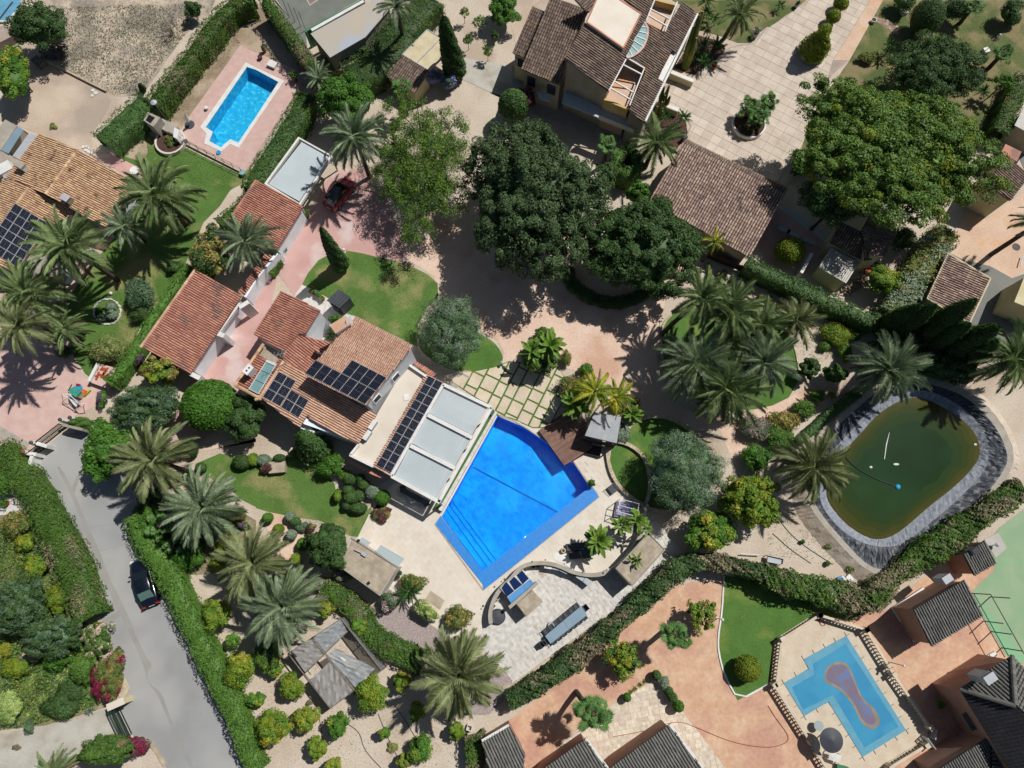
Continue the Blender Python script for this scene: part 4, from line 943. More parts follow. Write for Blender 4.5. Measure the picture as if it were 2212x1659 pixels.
ov, q = fpoly(r, 'porch_slab', 'A: 484,1064 520,1015 745,1115 700,1290 440,1700 160,1530', 2.7, 'concrete')
for x, y in ((880, 1310), (700, 1560), (470, 1720), (1020, 1110)):
    p = P(*px('A: %d,%d' % (x, y))[0], 1.3); b = MB(); b.box((p.x, p.y, 1.3), (.45, .45, 2.6), .95); obj('column', b, 'white', r)
b = MB(); l = W('A: 905,1230 640,1640', 2.5); b.wall(l, .35, 2.3, 2.6); obj('arcade_beam', b, 'white', r)
fpoly(r, 'flat_roof', 'A: 50,50 165,110 5,345 -130,280', 2.8, 'concrete', 2.8)
b = MB(); pts = W('A: 165,112 226,150 80,378 10,345', [2.7, 2.9, 2.9, 2.7]); b.slab(pts, .03); obj('awning', b, 'blue_soft' if 0 else 'table_blue', r)
fpoly(r, 'canopy_sheet', 'A: 275,185 365,205 195,440 120,400', 2.8, 'light_grey', .06); fpoly(r, 'yard_floor', 'A: 226,150 275,185 120,398 78,376', .3, 'brown_wood')
fpoly(r, 'flat_roof', 'A: -100,300 0,346 195,442 90,585 -100,560', 2.7, 'grey_paver', 2.7)
b = MB(); c = P(*px('A: 45,530')[0], 3.2); b.box((c.x, c.y, 3.1), (1.6, 1.2, .8), .6); obj('roof_unit', b, 'white', r); b = MB(); c = P(*px('A: 66,578')[0], 3.3); b.lathe((c.x, c.y, 3.0), [(.1, 0), (.42, .25), (.44, .3)], 14); obj('dish', b, 'light_grey', r)
c4 = on(pl4, 'A: 148,858 462,1048 172,1460 -140,1288'); panels('solar_array', 'solar array of dark panels on the yellow tiled left house roof', c4, 4, 6, .12)
# ---- carport and garages
r = thing('carport', 'white flat roofed carport between palm and red tiled garage', 'carport', P(645, 370)); _, q = fpoly(r, 'roof_panel', '10: 395,1225 630,1350 11: 375,80 10: 110,1590', 2.62, 'pergola_panel', .05)
q = W('10: 372,1195 650,1350 11: 380,108 10: 85,1590', 2.7); b = MB(); b.wall(q, .28, 2.45, 2.8, closed=True); obj('roof_frame', b, 'white', r)
for p in q: b = MB(); b.box((p.x, p.y, 1.3), (.16, .16, 2.5), .5); obj('post', b, 'white', r)
r = thing('garage', 'red tiled garage with white wall between carport and palm', 'garage', P(570, 480))
_, q = roof(r, 'd: 553,389 655,446 598,540 497,473', (0, 3), 3.7, 2.8, 1, 'tile_red', 'roof_pan_red', nind=300, seed=5, pitch=.225); walls(r, q, 'white_wall', .35); cap_line(r, q[0], q[3], 'tile_red')
r = thing('tiled_wall', 'garden wall with red tile coping linking the two garages', 'wall', P(575, 570)); l = W('11: 195,490 0,690', 2.2); l = W('d: 601,541 553,598 528,640', 2.2)
b = MB(); b.wall(l, .3, 0, 2.05); obj('wall', b, 'white_wall', r); _, q2 = roof(r, 'C: 395,0 470,20 175,440 100,420', (0, 3), 2.5, 2.15, 1, 'tile_red', 'roof_pan_red', nind=90, seed=8, pitch=.24)
r = thing('garage', 'large red tiled outbuilding beside the long green hedge and pink drive', 'garage', P(415, 690))
_, q = roof(r, '01: 1690,672 2088,895 1645,1572 1220,1340', (0, 3), 3.9, 2.9, 1, 'tile_red', 'roof_pan_red', nind=300, seed=6, pitch=.225); walls(r, q, 'white_wall', .45); cap_line(r, q[0]+Vector((0, 0, .05)), q[3]+Vector((0, 0, .05)), 'tile_tan', .15)
for s_ in ('01: 2150,950 2070,1000', '01: 1940,1245 1860,1215', '01: 1730,1610 1650,1570'):
    b = MB(); l = W(s_, 2.6); b.wall(l, .45, 0, 2.7); obj('pier', b, 'white', r)
b = MB(); l = W('01: 2075,960 1890,1220', 2.5); b.wall(l, .2, 2.2, 2.6); obj('fascia', b, 'white', r)
# ---- main house
r = thing('main_house', 'large white villa with red and tan tiled roofs and solar panels beside the pool', 'house', P(800, 800)); MH = r
_, q = roof(r, 'C: 575,402 1000,612 838,866 762,872 602,1062 275,875', (1, 2), 4.3, 3.2, 0, 'tile_red', 'roof_pan_red', nind=70, seed=10, pitch=.225); walls(r, q, 'white_wall', .12)
_, q = roof(r, 'C: 764,874 1000,940 1100,980 1000,1160 822,1290 600,1168 585,1110 606,1064', (0, 7), 4.0, 3.2, 4, 'tile_red', 'roof_pan_red', nind=60, seed=11, pitch=.225); walls(r, q, 'white_wall', .3)
_, q = roof(r, 'C: 1000,930 1112,972 1030,1080 925,1045', (0, 3), 4.5, 4.1, 1, 'tile_red', 'roof_pan_red', seed=12, pitch=.225); walls(r, q, 'white_wall', .05, 3)
plU, qU = roof(r, 'C: 1392,676 2005,1000 1495,1645 822,1315', (0, 1), 7.1, 6.1, 3, 'tile_tan', 'roof_pan_red', nind=90, seed=13, pitch=.18, run=.34); walls(r, qU, 'white_wall', .28)
plL, q = roof(r, 'C: 600,1168 12: 1045,264 885,520 535,348 440,275 377,377 C: 345,1562', (0, 6), 4.5, 3.3, 2, 'tile_tan', 'roof_pan_red', nind=80, seed=14, pitch=.225)
walls(r, [q[0], q[1], q[2], q[5], q[6]], 'white_wall', .5, top=-.35); cap_line(r, q[0]+Vector((0, 0, .04)), q[6]+Vector((0, 0, .04)), 'tile_tan', .15)
plX, q = roof(r, 'C: 598,1166 342,1564 75,1428 320,1088 500,1200 566,1140', (0, 1), 4.5, 3.4, 2, 'tile_red', 'roof_pan_red', seed=15, pitch=.225); walls(r, [q[0], q[1], q[2], q[3]], 'white_wall', .4, top=-.4)
for s_ in ('C: 380,978 75,1425', 'C: 78,1432 345,1575', 'C: 345,1575 12: 0,135'):
    l = on(plX, s_, .05); cap_line(r, l[0], l[1], 'tile_yellow', .17)
fpoly(r, 'patio_floor', 'C: 380,978 602,1085 510,1212 325,1092', 2.9, 'brown_wood' if 0 else 'stone_paver', .2)
b = MB(); sk = on(plX, 'C: 415,1165 515,1210 325,1522 222,1470', .22)
for i in range(3):
    a0, a1 = sk[0].lerp(sk[3], i/3+.008), sk[0].lerp(sk[3], (i+1)/3-.008); b0, b1 = sk[1].lerp(sk[2], i/3+.008), sk[1].lerp(sk[2], (i+1)/3-.008); b = MB(); b.slab([a0, b0, b1, a1], .04); obj('skylight_pane', b, 'aqua_glass', r)
b = MB(); b.beam(sk[0], sk[1], .22, .16); b.beam(sk[0], sk[3], .05, .08); b.beam(sk[1], sk[2], .05, .08); b.beam(sk[3], sk[2], .05, .08); obj('skylight_frame', b, 'white', r)
chimney(r, *px('C: 213,1258')[0], 3., 4.9, .85, .6, .95); c = chimney(r, *px('C: 1222,770')[0], 0, 7.4, 1.5, .9, .6, 'white_wall', 'tile_tan', 0)
p = P(*px('C: 1300,742')[0], 7.2); b = MB(); b.lathe((0, 0, 0), [(.05, 0), (.3, .08), (.42, .2)], 16); b.v = [tuple(Matrix.Rotation(.9, 3, 'Y') @ Vector(v)+p) for v in b.v]; b.tube([p, p+Vector((.1, -.3, -.5))], .03); obj('dish', b, 'light_grey', r)
b = MB(); p = on(plL, 'C: 640,1180')[0]; b.tube([p, p+Vector((0, 0, 2.6))], .025, 5); t = p+Vector((0, 0, 2.5))
for i in range(5): e = t+Vector((-.8+.35*i, .1*i-.2, 0)); b.tube([e-Vector((.1, .35, 0)), e+Vector((.1, .35, 0))], .012, 4)
b.tube([t-Vector((.9, .25, 0)), t+Vector((.8, .2, 0))], .018, 4); obj('antenna', b, 'light_grey', r)
# windows of the upper storey (right wall) and the dormer
w1, w2 = Vector((qU[1].x, qU[1].y, 0)), Vector((qU[2].x, qU[2].y, 0)); cU = centre(qU); sh = lambda p: p+(cU-p).normalized()*.28
A_, B_ = sh(w2), sh(w1)
for t in (.16, .58): window(r, A_, B_, 3.6, .85, 1.3, 'black', 'white_wall', t, True)
dm = W('12: 380,382 440,278 545,345 500,425', 2.9); b = MB(); b.prism([(p.x, p.y) for p in dm], 0, 3.0); obj('dormer', b, 'white_wall', r)
for s_ in ('12: 445,340', '12: 505,378'):
    p = P(*px(s_)[0], 3.02); b = MB(); b.prism([(p.x+math.cos(a)*.22*math.cos(.95)-math.sin(a)*.5*math.sin(.95), p.y+math.cos(a)*.22*math.sin(.95)+math.sin(a)*.5*math.cos(.95)) for a in [6.283*i/14 for i in range(14)]], 2.9, 3.03); obj('pane', b, 'black', r)
# flat terrace roof
_, q = fpoly(r, 'terrace_roof', 'C: 1930,1195 2140,1345 12: 1010,712 805,612 885,518 1045,262 1200,0', 3.0, 'cream_stone', 3.0)
for s_ in ('C: 1935,1185 2150,1330', '12: 815,610 885,522', '12: 808,612 1012,712'):
    b = MB(); l = W(s_, 3.4); b.wall(l, .22, 2.9, 3.4); obj('parapet', b, 'white', r)
_, q = roof(r, 'C: 1960,1160 2010,1155 2260,1310 2212,1345', (0, 3), 2.9, 2.7, 1, 'tile_red', 'roof_pan_red', seed=16, pitch=.24)
plS, q = roof(r, '11: 1470,1575 1640,1655 12: 1175,800 1010,716', (1, 2), 3.3, 3.15, 0, 'tile_tan', 'roof_pan_red', seed=17, pitch=.225); walls(r, q, 'white_wall', .2)
for s_ in ('12: 1010,355', '12: 962,445'):
    p = P(*px(s_)[0], 3.4); b = MB(); b.box((p.x, p.y, 3.32), (.95, .4, .6), 1.02, 0); b.box((p.x, p.y, 3.63), (.97, .42, .03), 1.02, 1); obj('air_conditioner', b, ['light_grey', 'white'], r)
b = MB(); p = P(*px('12: 1298,115')[0], 3.02); b.box((p.x, p.y, 3.03), (.45, .6, .05), .2); obj('hatch', b, 'white', r)
b = MB(); b.wall(W('12: 795,660 1010,770 1090,800', 2.5), .3, 2.35, 2.5); obj('eaves_tiles', b, 'tile_red', r)
panels('solar_array', 'long row of paired solar panels between white roof terrace and pergola', on(plS, '11: 1492,1588 1618,1650 12: 1172,775 1038,704'), 2, 11, .12, group=None)
panels('solar_array', 'L-shaped solar array along the lower edge of the tan tiled upper roof', [on(plU, 'C: 835,1298')[0], on(plU, 'C: 1492,1640')[0], on(plU, 'C: 1715,1348')[0], on(plU, 'C: 1070,1010')[0]], 7, 2, .12, skip=((0, 1), (1, 1), (2, 1)))
panels('solar_array', 'solar array of six panels under the roof antenna', on(plL, 'C: 550,1282 740,1385 560,1672 372,1558'), 2, 3, .12); panels('solar_array', 'small solar array of four panels at the lower tan roof edge', on(plL, '12: 306,50 460,143 372,285 216,202'), 2, 2, .12)
# ---- pergola
r = thing('pergola', 'white pergola with three grey retractable roof panels along the pool', 'pergola', P(1000, 940)); z = 3.15
co_ = W('12: 1630,20 2025,215 1578,1005 1190,790', z)
for i, s_ in enumerate(('12: 1625,18 2000,205 1868,440 1498,250', '12: 1478,285 1850,480 1718,712 1345,510', '12: 1328,548 1702,745 1570,990 1200,790')):
    q = W(s_, z-.05); pr = MB(); n = 30; a, b_, c, d = q
    for k in range(n):
        t0, t1 = k/n, (k+1)/n-.004; pr.slab([a.lerp(b_, t0), a.lerp(b_, t1), d.lerp(c, t1), d.lerp(c, t0)], (.04+.006*(k % 2)))
    obj('roof_panel', pr, 'pergola_panel', r)
for s_, w_ in (('12: 1618,5 2040,208', .3), ('12: 1480,265 1870,465', .36), ('12: 1328,530 1722,730', .36), ('12: 1172,795 1590,1022', .35), ('12: 2035,208 1580,1022', .3), ('12: 1618,8 1172,792', .28)):
    b = MB(); l = W(s_, z+.1); b.beam(l[0], l[1], w_, .25); obj('beam', b, 'white', r)
for s_ in ('12: 2030,215', '12: 1865,470', '12: 1718,735', '12: 1580,1020', '12: 1180,795', '12: 1400,910'):
    p = P(*px(s_)[0], z); b = MB(); b.box((p.x, p.y, z/2), (.16, .16, z-.1), .5); obj('post', b, 'light_grey', r)
r = thing('pool_ledge', 'long narrow planter ledge with green algae between pergola and pool', 'ledge', P(1010, 1000))
b = MB(); b.wall(W('12: 2072,235 1590,1092', .5), .38, 0, .5); obj('gutter_wall', b, 'white_stone', r); b = MB(); b.wall(W('12: 2048,228 1562,1072', .55), .42, 0, .62); obj('planter', b, 'leaf_hedge', r)
b = MB(); l = W('12: 2030,300 1560,1110', .9)
# ---- pool house
r = thing('pool_house', 'flat stone roofed pool house with a glass canopy facing the pool', 'pool house', P(800, 1215)); _, q = fpoly(r, 'wall', 'L: 190,85 600,345 445,598 65,320', 2.75, 'white_stone', 2.75); z = 2.78
b_, q2 = fpoly(r, 'roof', 'L: 196,95 590,348 445,588 75,322', z, 'stone_paver', .04); paving(r, 'roof_slab', q2, math.radians(-33), .32, .46, .015, z+.02, .03, 'stone_paver', nind=260, seed=20)
b = MB(); b.wall(W('L: 186,82 604,345 446,600 60,320', 2.9), .1, 2.7, 2.9, closed=True); obj('parapet', b, 'concrete', r)
for s_, zz in (('L: 450,152 662,272 608,340 408,205', 2.4), ('L: 285,82 362,130 335,150 258,108', 2.4)):
    q = W(s_, [zz, zz, zz+.25, zz+.25]); b = MB(); b.slab(q, .03); g = obj('glass_canopy', b, 'pale_glass', r); b = MB()
    for i in range(4): b.beam(q[i], q[(i+1) % 4], .05, .05)
    OFF[g.name] = OFF[r.name]; obj('canopy_frame', b, 'light_grey', g)
for s_ in ('L: 345,488', 'L: 112,318', 'L: 255,110'):
    p = P(*px(s_)[0], z+.1); b = MB(); b.box((p.x, p.y, z+.12), (.2, .2, .14), .5, 0); b.box((p.x, p.y, z+.2), (.24, .24, .02), .5, 1); obj('roof_light', b, ['light_grey', 'black'], r)
b = MB(); p = P(*px('L: 305,232')[0], z+.1); b.box((p.x, p.y, z+.15), (.5, .3, .2), -.5); b.tube([p+Vector((-.2, .1, .1)), p+Vector((-.9, .4, .1))], .05); obj('vent', b, 'light_grey', r)
# ---- greenhouse
r = thing('greenhouse', 'tattered plastic film greenhouse frame among citrus trees', 'greenhouse', P(720, 1420)); z = 2.1
for nm, s_, m in (('roof_film', '13: 300,662 478,540 580,680 425,830', 'mesh_film'), ('roof_film', '13: 490,526 728,372 788,475 600,655', 'plastic_film'), ('roof_film', '13: 612,680 700,625 880,590 1030,800 860,965', 'plastic_film'), ('roof_film', '13: 635,742 840,985 640,1142 468,900', 'mesh_film')):
    q = W(s_, z); c = centre(q); c.z = z-.1; n = len(q); b = MB(); rg = random.Random(len(b.v)+n); rows = []
    N = 8; a, b0, c0, d0 = q[0], q[1], q[-2], q[-1]
    for i in range(N+1):
        for j in range(N+1):
            p = a.lerp(b0, i/N).lerp(d0.lerp(c0, i/N), j/N); rows.append((p.x, p.y, z+.05*math.sin(i*2.6)*math.sin(j*2.2)+rg.uniform(-.05, .05)))
    b.add(rows, [(i*(N+1)+j, i*(N+1)+j+1, (i+1)*(N+1)+j+1, (i+1)*(N+1)+j) for i in range(N) for j in range(N)]); obj(nm, b, m, r)
q = W('13: 735,368 1085,815 640,1140 278,670', z); b = MB()
for i in range(4): b.beam(q[i], q[(i+1) % 4], .08, .08)
l = W('13: 482,530 850,985', z+.05); b.beam(l[0], l[1], .14, .1); l = W('13: 585,675 790,480', z); b.beam(l[0], l[1], .07, .07); l = W('13: 425,830 590,680', z); b.beam(l[0], l[1], .07, .07); l = W('13: 555,1010 960,740', z); b.beam(l[0], l[1], .05, .05)
l = W('13: 380,600 540,790 700,1100', z); b.beam(l[0], l[1], .04, .04); obj('roof_frame', b, 'twig', r)
for p in q+[q[0].lerp(q[1], .5), q[1].lerp(q[2], .5), q[2].lerp(q[3], .5), q[3].lerp(q[0], .5)]: b = MB(); b.tube([(p.x, p.y, 0), (p.x, p.y, z)], .05, 6); obj('post', b, 'twig', r)
for i in (0, 1):
    a, c = q[i], q[i+1]; b = MB(); b.add([(a.x, a.y, .1), (c.x, c.y, .1), (c.x, c.y, z), (a.x, a.y, z)], [(0, 1, 2, 3)]); obj('side_film', b, 'plastic_film', r)
b = MB(); b.wall(W('13: 735,368 1085,815 640,1140 278,670', .2), .08, 0, .2, closed=True); obj('base_board', b, 'twig', r)
# ---- shed
r = thing('garden_shed', 'dark grey plastic shed on the lawn corner behind the house', 'shed', P(735, 650)); q = W('C: 1195,385 1332,470 1208,592 1068,508', 2.25); a, b0, c0, d0 = q
b = MB(); b.prism([(p.x, p.y) for p in W('C: 1200,400 1320,473 1208,580 1082,508', 2.2)], 0, 2.1); obj('wall', b, 'charcoal', r)
b = MB(); 
for k in range(6):
    b = MB(); t0, t1 = k/6, (k+1)/6-.012; lf = .10*math.sin(math.pi*(k+.5)/6); b.slab([v+Vector((0, 0, lf)) for v in (a.lerp(b0, t0), a.lerp(b0, t1), d0.lerp(c0, t1), d0.lerp(c0, t0))], .06); obj('roof_board', b, 'charcoal', r)
b = MB(); p = (d0+c0)/2; b.box((p.x, p.y-.02, 1.0), (.9, .08, 1.9), -.6); obj('door', b, 'black', r)
# ---- gazebo and deck
dk = thing('wooden_deck', 'brown slatted wooden deck jutting over the pool corner', 'deck', P(1170, 930)); q = W('22: 232,402 450,703 700,560 640,330 440,258', .42)
paving(dk, 'board', q, math.radians(33), .145, 40, .012, .42, .04, 'deck_wood', nind=60, seed=2, bond=0)
b = MB(); b.wall(q, .06, .0, .36, closed=True); obj('fascia', b, 'dark_wood', dk)
r = thing('gazebo', 'dark gazebo with grey slatted roof behind the wooden deck', 'gazebo', P(1300, 930)); q = W('22: 712,248 942,282 905,510 632,445', 2.6); a, b0, c0, d0 = q; n = 26
for k in range(n):
    b = MB(); t0, t1 = k/n, (k+1)/n-.008; b.slab([d0.lerp(a, t0), d0.lerp(a, t1), c0.lerp(b0, t1), c0.lerp(b0, t0)], .05); obj('slat', b, 'metal' if 0 else 'light_grey', r)
b = MB()
for i in range(4): b.beam(q[i]-Vector((0, 0, .1)), q[(i+1) % 4]-Vector((0, 0, .1)), .1, .14)
obj('roof_frame', b, 'charcoal', r)
for p in q: b = MB(); b.box((p.x, p.y, 1.25), (.12, .12, 2.5), .3); obj('post', b, 'charcoal', r)
for i in (2, 1): b = MB(); b.wall([q[i], q[(i+1) % 4]], .06, .1, 1.6); obj('screen', b, 'dark_wood', r)
q = W('22: 520,500 775,548 757,632 520,562', .35); b = MB(); b.wall(q, .08, .0, .38, closed=True); obj('step_frame', b, 'dark_wood', r)
paving(r, 'step_board', q, math.radians(-10), .14, 30, .03, .37, .03, 'dark_wood', nind=40)
# ---- curved wall, blocks, basins
cw = smooth(W('13: 2030,412 2020,340 2035,260 2070,170 2130,90 2205,25 22: 60,1595 130,1558 230,1545 330,1550 430,1580 520,1625 640,1650 740,1652 840,1625 930,1570 1010,1480 1080,1380 1120,1290 1140,1200 1155,1110 1150,1050', 1.15), 2, False)
b = MB(); b.wall(cw, .36, 0, 1.15); obj('curved_wall', b, 'concrete', label='winding grey parapet wall between cream terrace and white patio', category='wall')
r = thing('stone_block', 'large flat pavilion roof of stone slabs beside the winding wall', 'pavilion', P(1370, 1180)); _, q = fpoly(r, 'wall', 'E: 1455,660 1810,275 1985,455 1630,850', 2.5, 'concrete', 2.5); _, q = fpoly(r, 'roof', 'E: 1465,665 1805,290 1972,455 1630,838', 2.53, 'stone_paver', .03); paving(r, 'roof_slab', q, math.radians(43), .42, .62, .015, 2.56, .03, 'stone_paver', nind=200, seed=21); b = MB(); b.wall(W('E: 1455,660 1810,275 1985,455 1630,850', 2.6), .1, 2.4, 2.6, closed=True); obj('parapet', b, 'concrete', r)
r = thing('stone_block', 'smaller flat stone topped bar block beside the blue glazed basins', 'bar', P(1150, 1310)); _, q = fpoly(r, 'wall', 'E: 368,1048 545,895 660,1020 475,1190', 1.7, 'concrete', 1.7); _, q = fpoly(r, 'roof', 'E: 378,1050 543,905 650,1020 477,1180', 1.73, 'stone_paver', .03); paving(r, 'roof_slab', q, math.radians(40), .4, .6, .015, 1.76, .03, 'stone_paver', nind=80, seed=22); b = MB(); b.wall(W('E: 290,1085 600,815', 1.75), .3, 0, 1.8); obj('bar_wall', b, 'concrete', r)
r = thing('glazed_basin', 'white framed trough with three dark blue glass bays and pale blue ledge', 'basin', P(1105, 1270)); _, q = fpoly(r, 'frame', 'E: 190,870 440,668 515,775 270,975', 1.3, 'white_stone', 1.3)
for s_ in ('E: 205,870 260,805 345,905 265,970', 'E: 288,800 345,748 432,835 350,898', 'E: 370,732 430,680 505,768 437,832'): fpoly(r, 'pane', s_, 1.33, 'dark_blue', .03)
fpoly(r, 'ledge', 'E: 270,975 520,775 575,835 320,1050', 1.25, 'blue_soft', .1); b = MB(); b.wall(W('E: 320,1062 600,822', 1.3), .12, .2, 1.2); obj('side', b, 'blue_soft', r)
r = thing('outdoor_kitchen', 'curved run of white outdoor kitchen counters with sink and grill', 'kitchen counter', P(1240, 1240))
for i, (s_, m) in enumerate((('E: 683,592 768,602 752,668 672,655', 'white'), ('E: 772,603 852,628 838,682 757,668', 'light_grey'), ('E: 857,630 938,660 918,722 842,685', 'light_grey'), ('E: 962,672 1035,710 1012,752 942,712', 'charcoal'), ('E: 1040,712 1115,752 1092,802 1018,755', 'light_grey'), ('E: 1118,754 1196,798 1150,850 1095,806', 'light_grey'))):
    fpoly(r, 'counter', s_, .9, m, .88)
b = MB(); p = P(*px('E: 705,628')[0], .92); b.lathe((p.x, p.y, .9), [(.17, 0), (.17, .02), (.13, .02)], 12); obj('sink', b, 'metal', r); fpoly(r, 'grill', 'E: 972,680 1024,712 1008,738 955,706', .93, 'black', .03)
# ---- brown tiled hall by the top court
r = thing('tiled_hall', 'long outbuilding with pinkish brown barrel tiles below the top court', 'building', P(1550, 430)); _, q = roof(r, '20: 1480,1235 d: 1697,418 21: 2045,560 1180,75', (0, 1), 4.1, 3.1, 3, 'tile_pinkbrown', 'roof_pan_dark', nind=300, seed=30, pitch=.27, run=.42); walls(r, q, 'grey_wall', .35)
_, q = roof(r, '20: 1495,1205 d: 1702,407 1697,418 20: 1482,1235', (2, 3), 4.1, 3.8, 0, 'tile_brown', 'roof_pan_dark', seed=31); b = MB(); b.wall([q[0], q[1]], .2, 0, 3.6); obj('back_wall', b, 'cream_wall', r)
# ---- villa at the top
r = thing('top_villa', 'two storey villa with dark brown tiled roofs and sunken roof terraces at the top', 'house', P(1300, 200)); V_ = r
_, q = roof(r, 'B: 520,-40 940,110 825,330 682,640 625,925 205,752 462,126', (0, 1), 7.2, 5.0, 5, 'tile_brown', 'roof_pan_dark', nind=150, seed=40, run=.4); walls(r, q, 'grey_wall', .4)
w0, w1_ = [Vector((q[i].x, q[i].y, 0)) for i in (5, 4)]; cc = centre(q); a_, b_ = [p+(cc-p).normalized()*.4 for p in (w0, w1_)]
for t in (.2, .78): window(r, a_, b_, 2.6, .9, 1.3, 'glass', 'brown_wood', t)
_, q = roof(r, 'B: 320,68 462,126 236,628 110,576', (0, 1), 6.0, 4.2, 3, 'tile_brown', 'roof_pan_dark', nind=60, seed=41, run=.4); walls(r, q, 'cream_wall', .3); a_, b_ = [Vector((q[i].x, q[i].y, 0)) for i in (3, 2)]; window(r, a_+Vector((.2, .3, 0)), b_+Vector((0, .3, 0)), 2.2, .9, 1.2, 'glass', 'brown_wood', .5)
ps = px('B: 895,245 670,635 1540,1335'); plM = plane(P(*ps[0], 8.2), P(*ps[1], 8.2), P(*ps[2], 5.2))
for s_, rd, nn_ in (('B: 895,245 1310,540 1352,605 1148,990 670,635', (0, 4), 60), ('B: 1300,-20 1660,-20 1552,238 1440,400 1355,598 1312,538 1505,160 1480,120', (6, 5), 0), ('B: 1578,262 1745,378 1955,15 2120,150 1888,572 1842,540 1688,858 1758,905 1540,1338 1372,1200 1545,802 1542,742 1362,628 1480,590 1562,450', (7, 8), 30), ('B: 770,-20 1030,-20 940,130 900,120', (0, 3), 0)):
    q = on(plM, s_); tiles(r, q, rd, 'tile_brown', 'roof_pan_dark', nind=nn_, seed=len(s_), run=.42)
for s_, zz in (('B: 895,245 1310,540 1352,605 1148,990 670,635', .35), ('B: 1578,262 1745,378 1955,15 2110,150 1888,560 1842,540 1688,858 1745,905 1535,1325 1372,1200 1545,802', .35)):
    q = on(plM, s_, -.2); walls(r, q, 'grey_wall', zz, top=-.15)
q = on(plM, 'B: 2120,152 1542,1340', .02); b = MB(); b.beam(q[0], q[1], .22, .16); obj('gutter', b, 'white', r)
q = on(plM, 'B: 1030,-30 1235,-30 1505,150 1312,520 912,238', .45); b = MB(); b.slab(q, .5); obj('roof_deck', b, 'cream_stone', r); b = MB()
for i in range(len(q)): b.beam(q[i], q[(i+1) % len(q)], .16, .08)
obj('parapet', b, 'tile_red', r)
# fan skylight: seven panes on white ribs
q = on(plM, 'B: 1540,240 1575,300 1578,370 1560,440 1530,510 1480,570 1410,615 1350,632', .25); apex = on(plM, 'B: 1350,600 1535,245', .25)
for i in range(7):
    t0, t1 = i/7, (i+1)/7; c0, c1 = apex[1].lerp(apex[0], t0), apex[1].lerp(apex[0], t1); b = MB(); b.slab([q[i], q[i+1], c1, c0], .05); obj('skylight_pane', b, 'aqua_glass', r); b = MB(); b.beam(q[i+1]+Vector((0, 0, .04)), c1+Vector((0, 0, .04)), .1, .06); obj('skylight_rib', b, 'white', r)
b = MB()
for i in range(7): b.beam(q[i]+Vector((0, 0, .03)), q[i+1]+Vector((0, 0, .03)), .22, .1)
obj('skylight_kerb', b, 'rose_paving', r)
for s_, bm, ed in (('B: 1345,655 1535,750 1360,1190 1105,1085 1150,1000', ('B: 1350,630 1155,990', 'B: 1540,745 1380,1150', 'B: 1355,632 1542,745', 'B: 1310,705 1510,810', 'B: 1215,885 1420,1005', 'B: 1165,955 1390,1085'), 'B: 1105,1085 1360,1190'), ('B: 1640,20 1890,65 1760,350 1552,238', ('B: 1900,20 1765,345', 'B: 1600,95 1810,205', 'B: 1580,165 1785,285', 'B: 1655,-5 1560,230'), 'B: 1650,0 1890,60')):
    q = W(s_, 4.6); b = MB(); b.prism(q, 0, 4.6); obj('terrace_floor', b, ['beige_paving'], r)
    for t_ in bm: l = on(plM, t_, .15); b = MB(); b.beam(l[0], l[1], .12, .12); obj('terrace_beam', b, 'white', r)
    b = MB(); b.wall(W(ed, 5.4), .25, 4.5, 5.5); obj('terrace_wall', b, 'yellow_wall', r)
q = on(plM, 'B: 1842,560 1890,600 1760,900 1682,862', -.3); b = MB(); b.slab(q, .1); obj('porch_roof', b, 'white', r)
for s_, zz in (('B: 678,990 1062,1145 1040,1280 640,1120', 3.1), ('B: 1062,1150 1515,1330 1485,1430 1040,1250', 2.9), ('B: 370,990 520,1040 515,1110 400,1070', 2.8)): fpoly(r, 'lean_to_roof', s_, zz, 'pergola_panel', .06)
b = MB(); b.wall(W('B: 1040,1252 1450,1420', 2.6), .1, 2.0, 2.7); obj('lean_to_edge', b, 'white', r)
# planter walls of the court
for s_, lb in (('20: 1375,620 1570,700', 'upper pale planter wall with blue tiles beside the villa entrance'), ('20: 1260,880 1440,950', 'lower pale planter wall with white top beside the villa')):
    r = thing('planter_wall', lb, 'planter', P(*px(s_)[0])); b = MB(); b.wall(W(s_, .9), .6, 0, .9); obj('wall', b, 'cream_wall', r); b = MB(); b.wall(W(s_, .95), .42, .9, .95); obj('tile_top', b, 'white', r)
# ---- small house by the pine
r = thing('small_house', 'small tiled guest house under the pine with a corrugated annex', 'house', P(1850, 520))
_, q = roof(r, 'K: 588,120 770,206 800,470 495,304', (0, 1), 3.9, 3.0, 3, 'tile_brown', 'roof_pan_dark', seed=50, nind=70); walls(r, q, 'cream_wall', .15)
_, q = roof(r, 'K: 848,62 1110,185 972,435 806,468 792,286 772,206', (0, 4), 3.9, 3.1, 1, 'tile_brown', 'roof_pan_dark', seed=51, nind=80); walls(r, q, 'cream_wall', .15)
chimney(r, *px('K: 905,405')[0], 2.5, 4.3, .9, .6, -.3, 'cream_wall', 'tile_brown', 0)
q = W('K: 505,350 757,487 640,672 393,525', 2.6); a, b0, c0, d0 = q; b = MB(); n = 16
for k in range(n):
    t0, t1 = k/n, (k+1)/n-.012; b = MB(); b.slab([v+Vector((0, 0, .03*(k % 2))) for v in (a.lerp(b0, t0), a.lerp(b0, t1), d0.lerp(c0, t1), d0.lerp(c0, t0))], .05); obj('roof_sheet', b, 'corrugated', r)
walls(r, q, 'cream_wall', .2, name='annex_wall')
b = MB(); b.wall(W('K: 335,400 240,575', 1.6), .3, 0, 1.6); obj('garden_wall', b, 'white', label='short white garden wall beside the big clipped ball', category='wall')
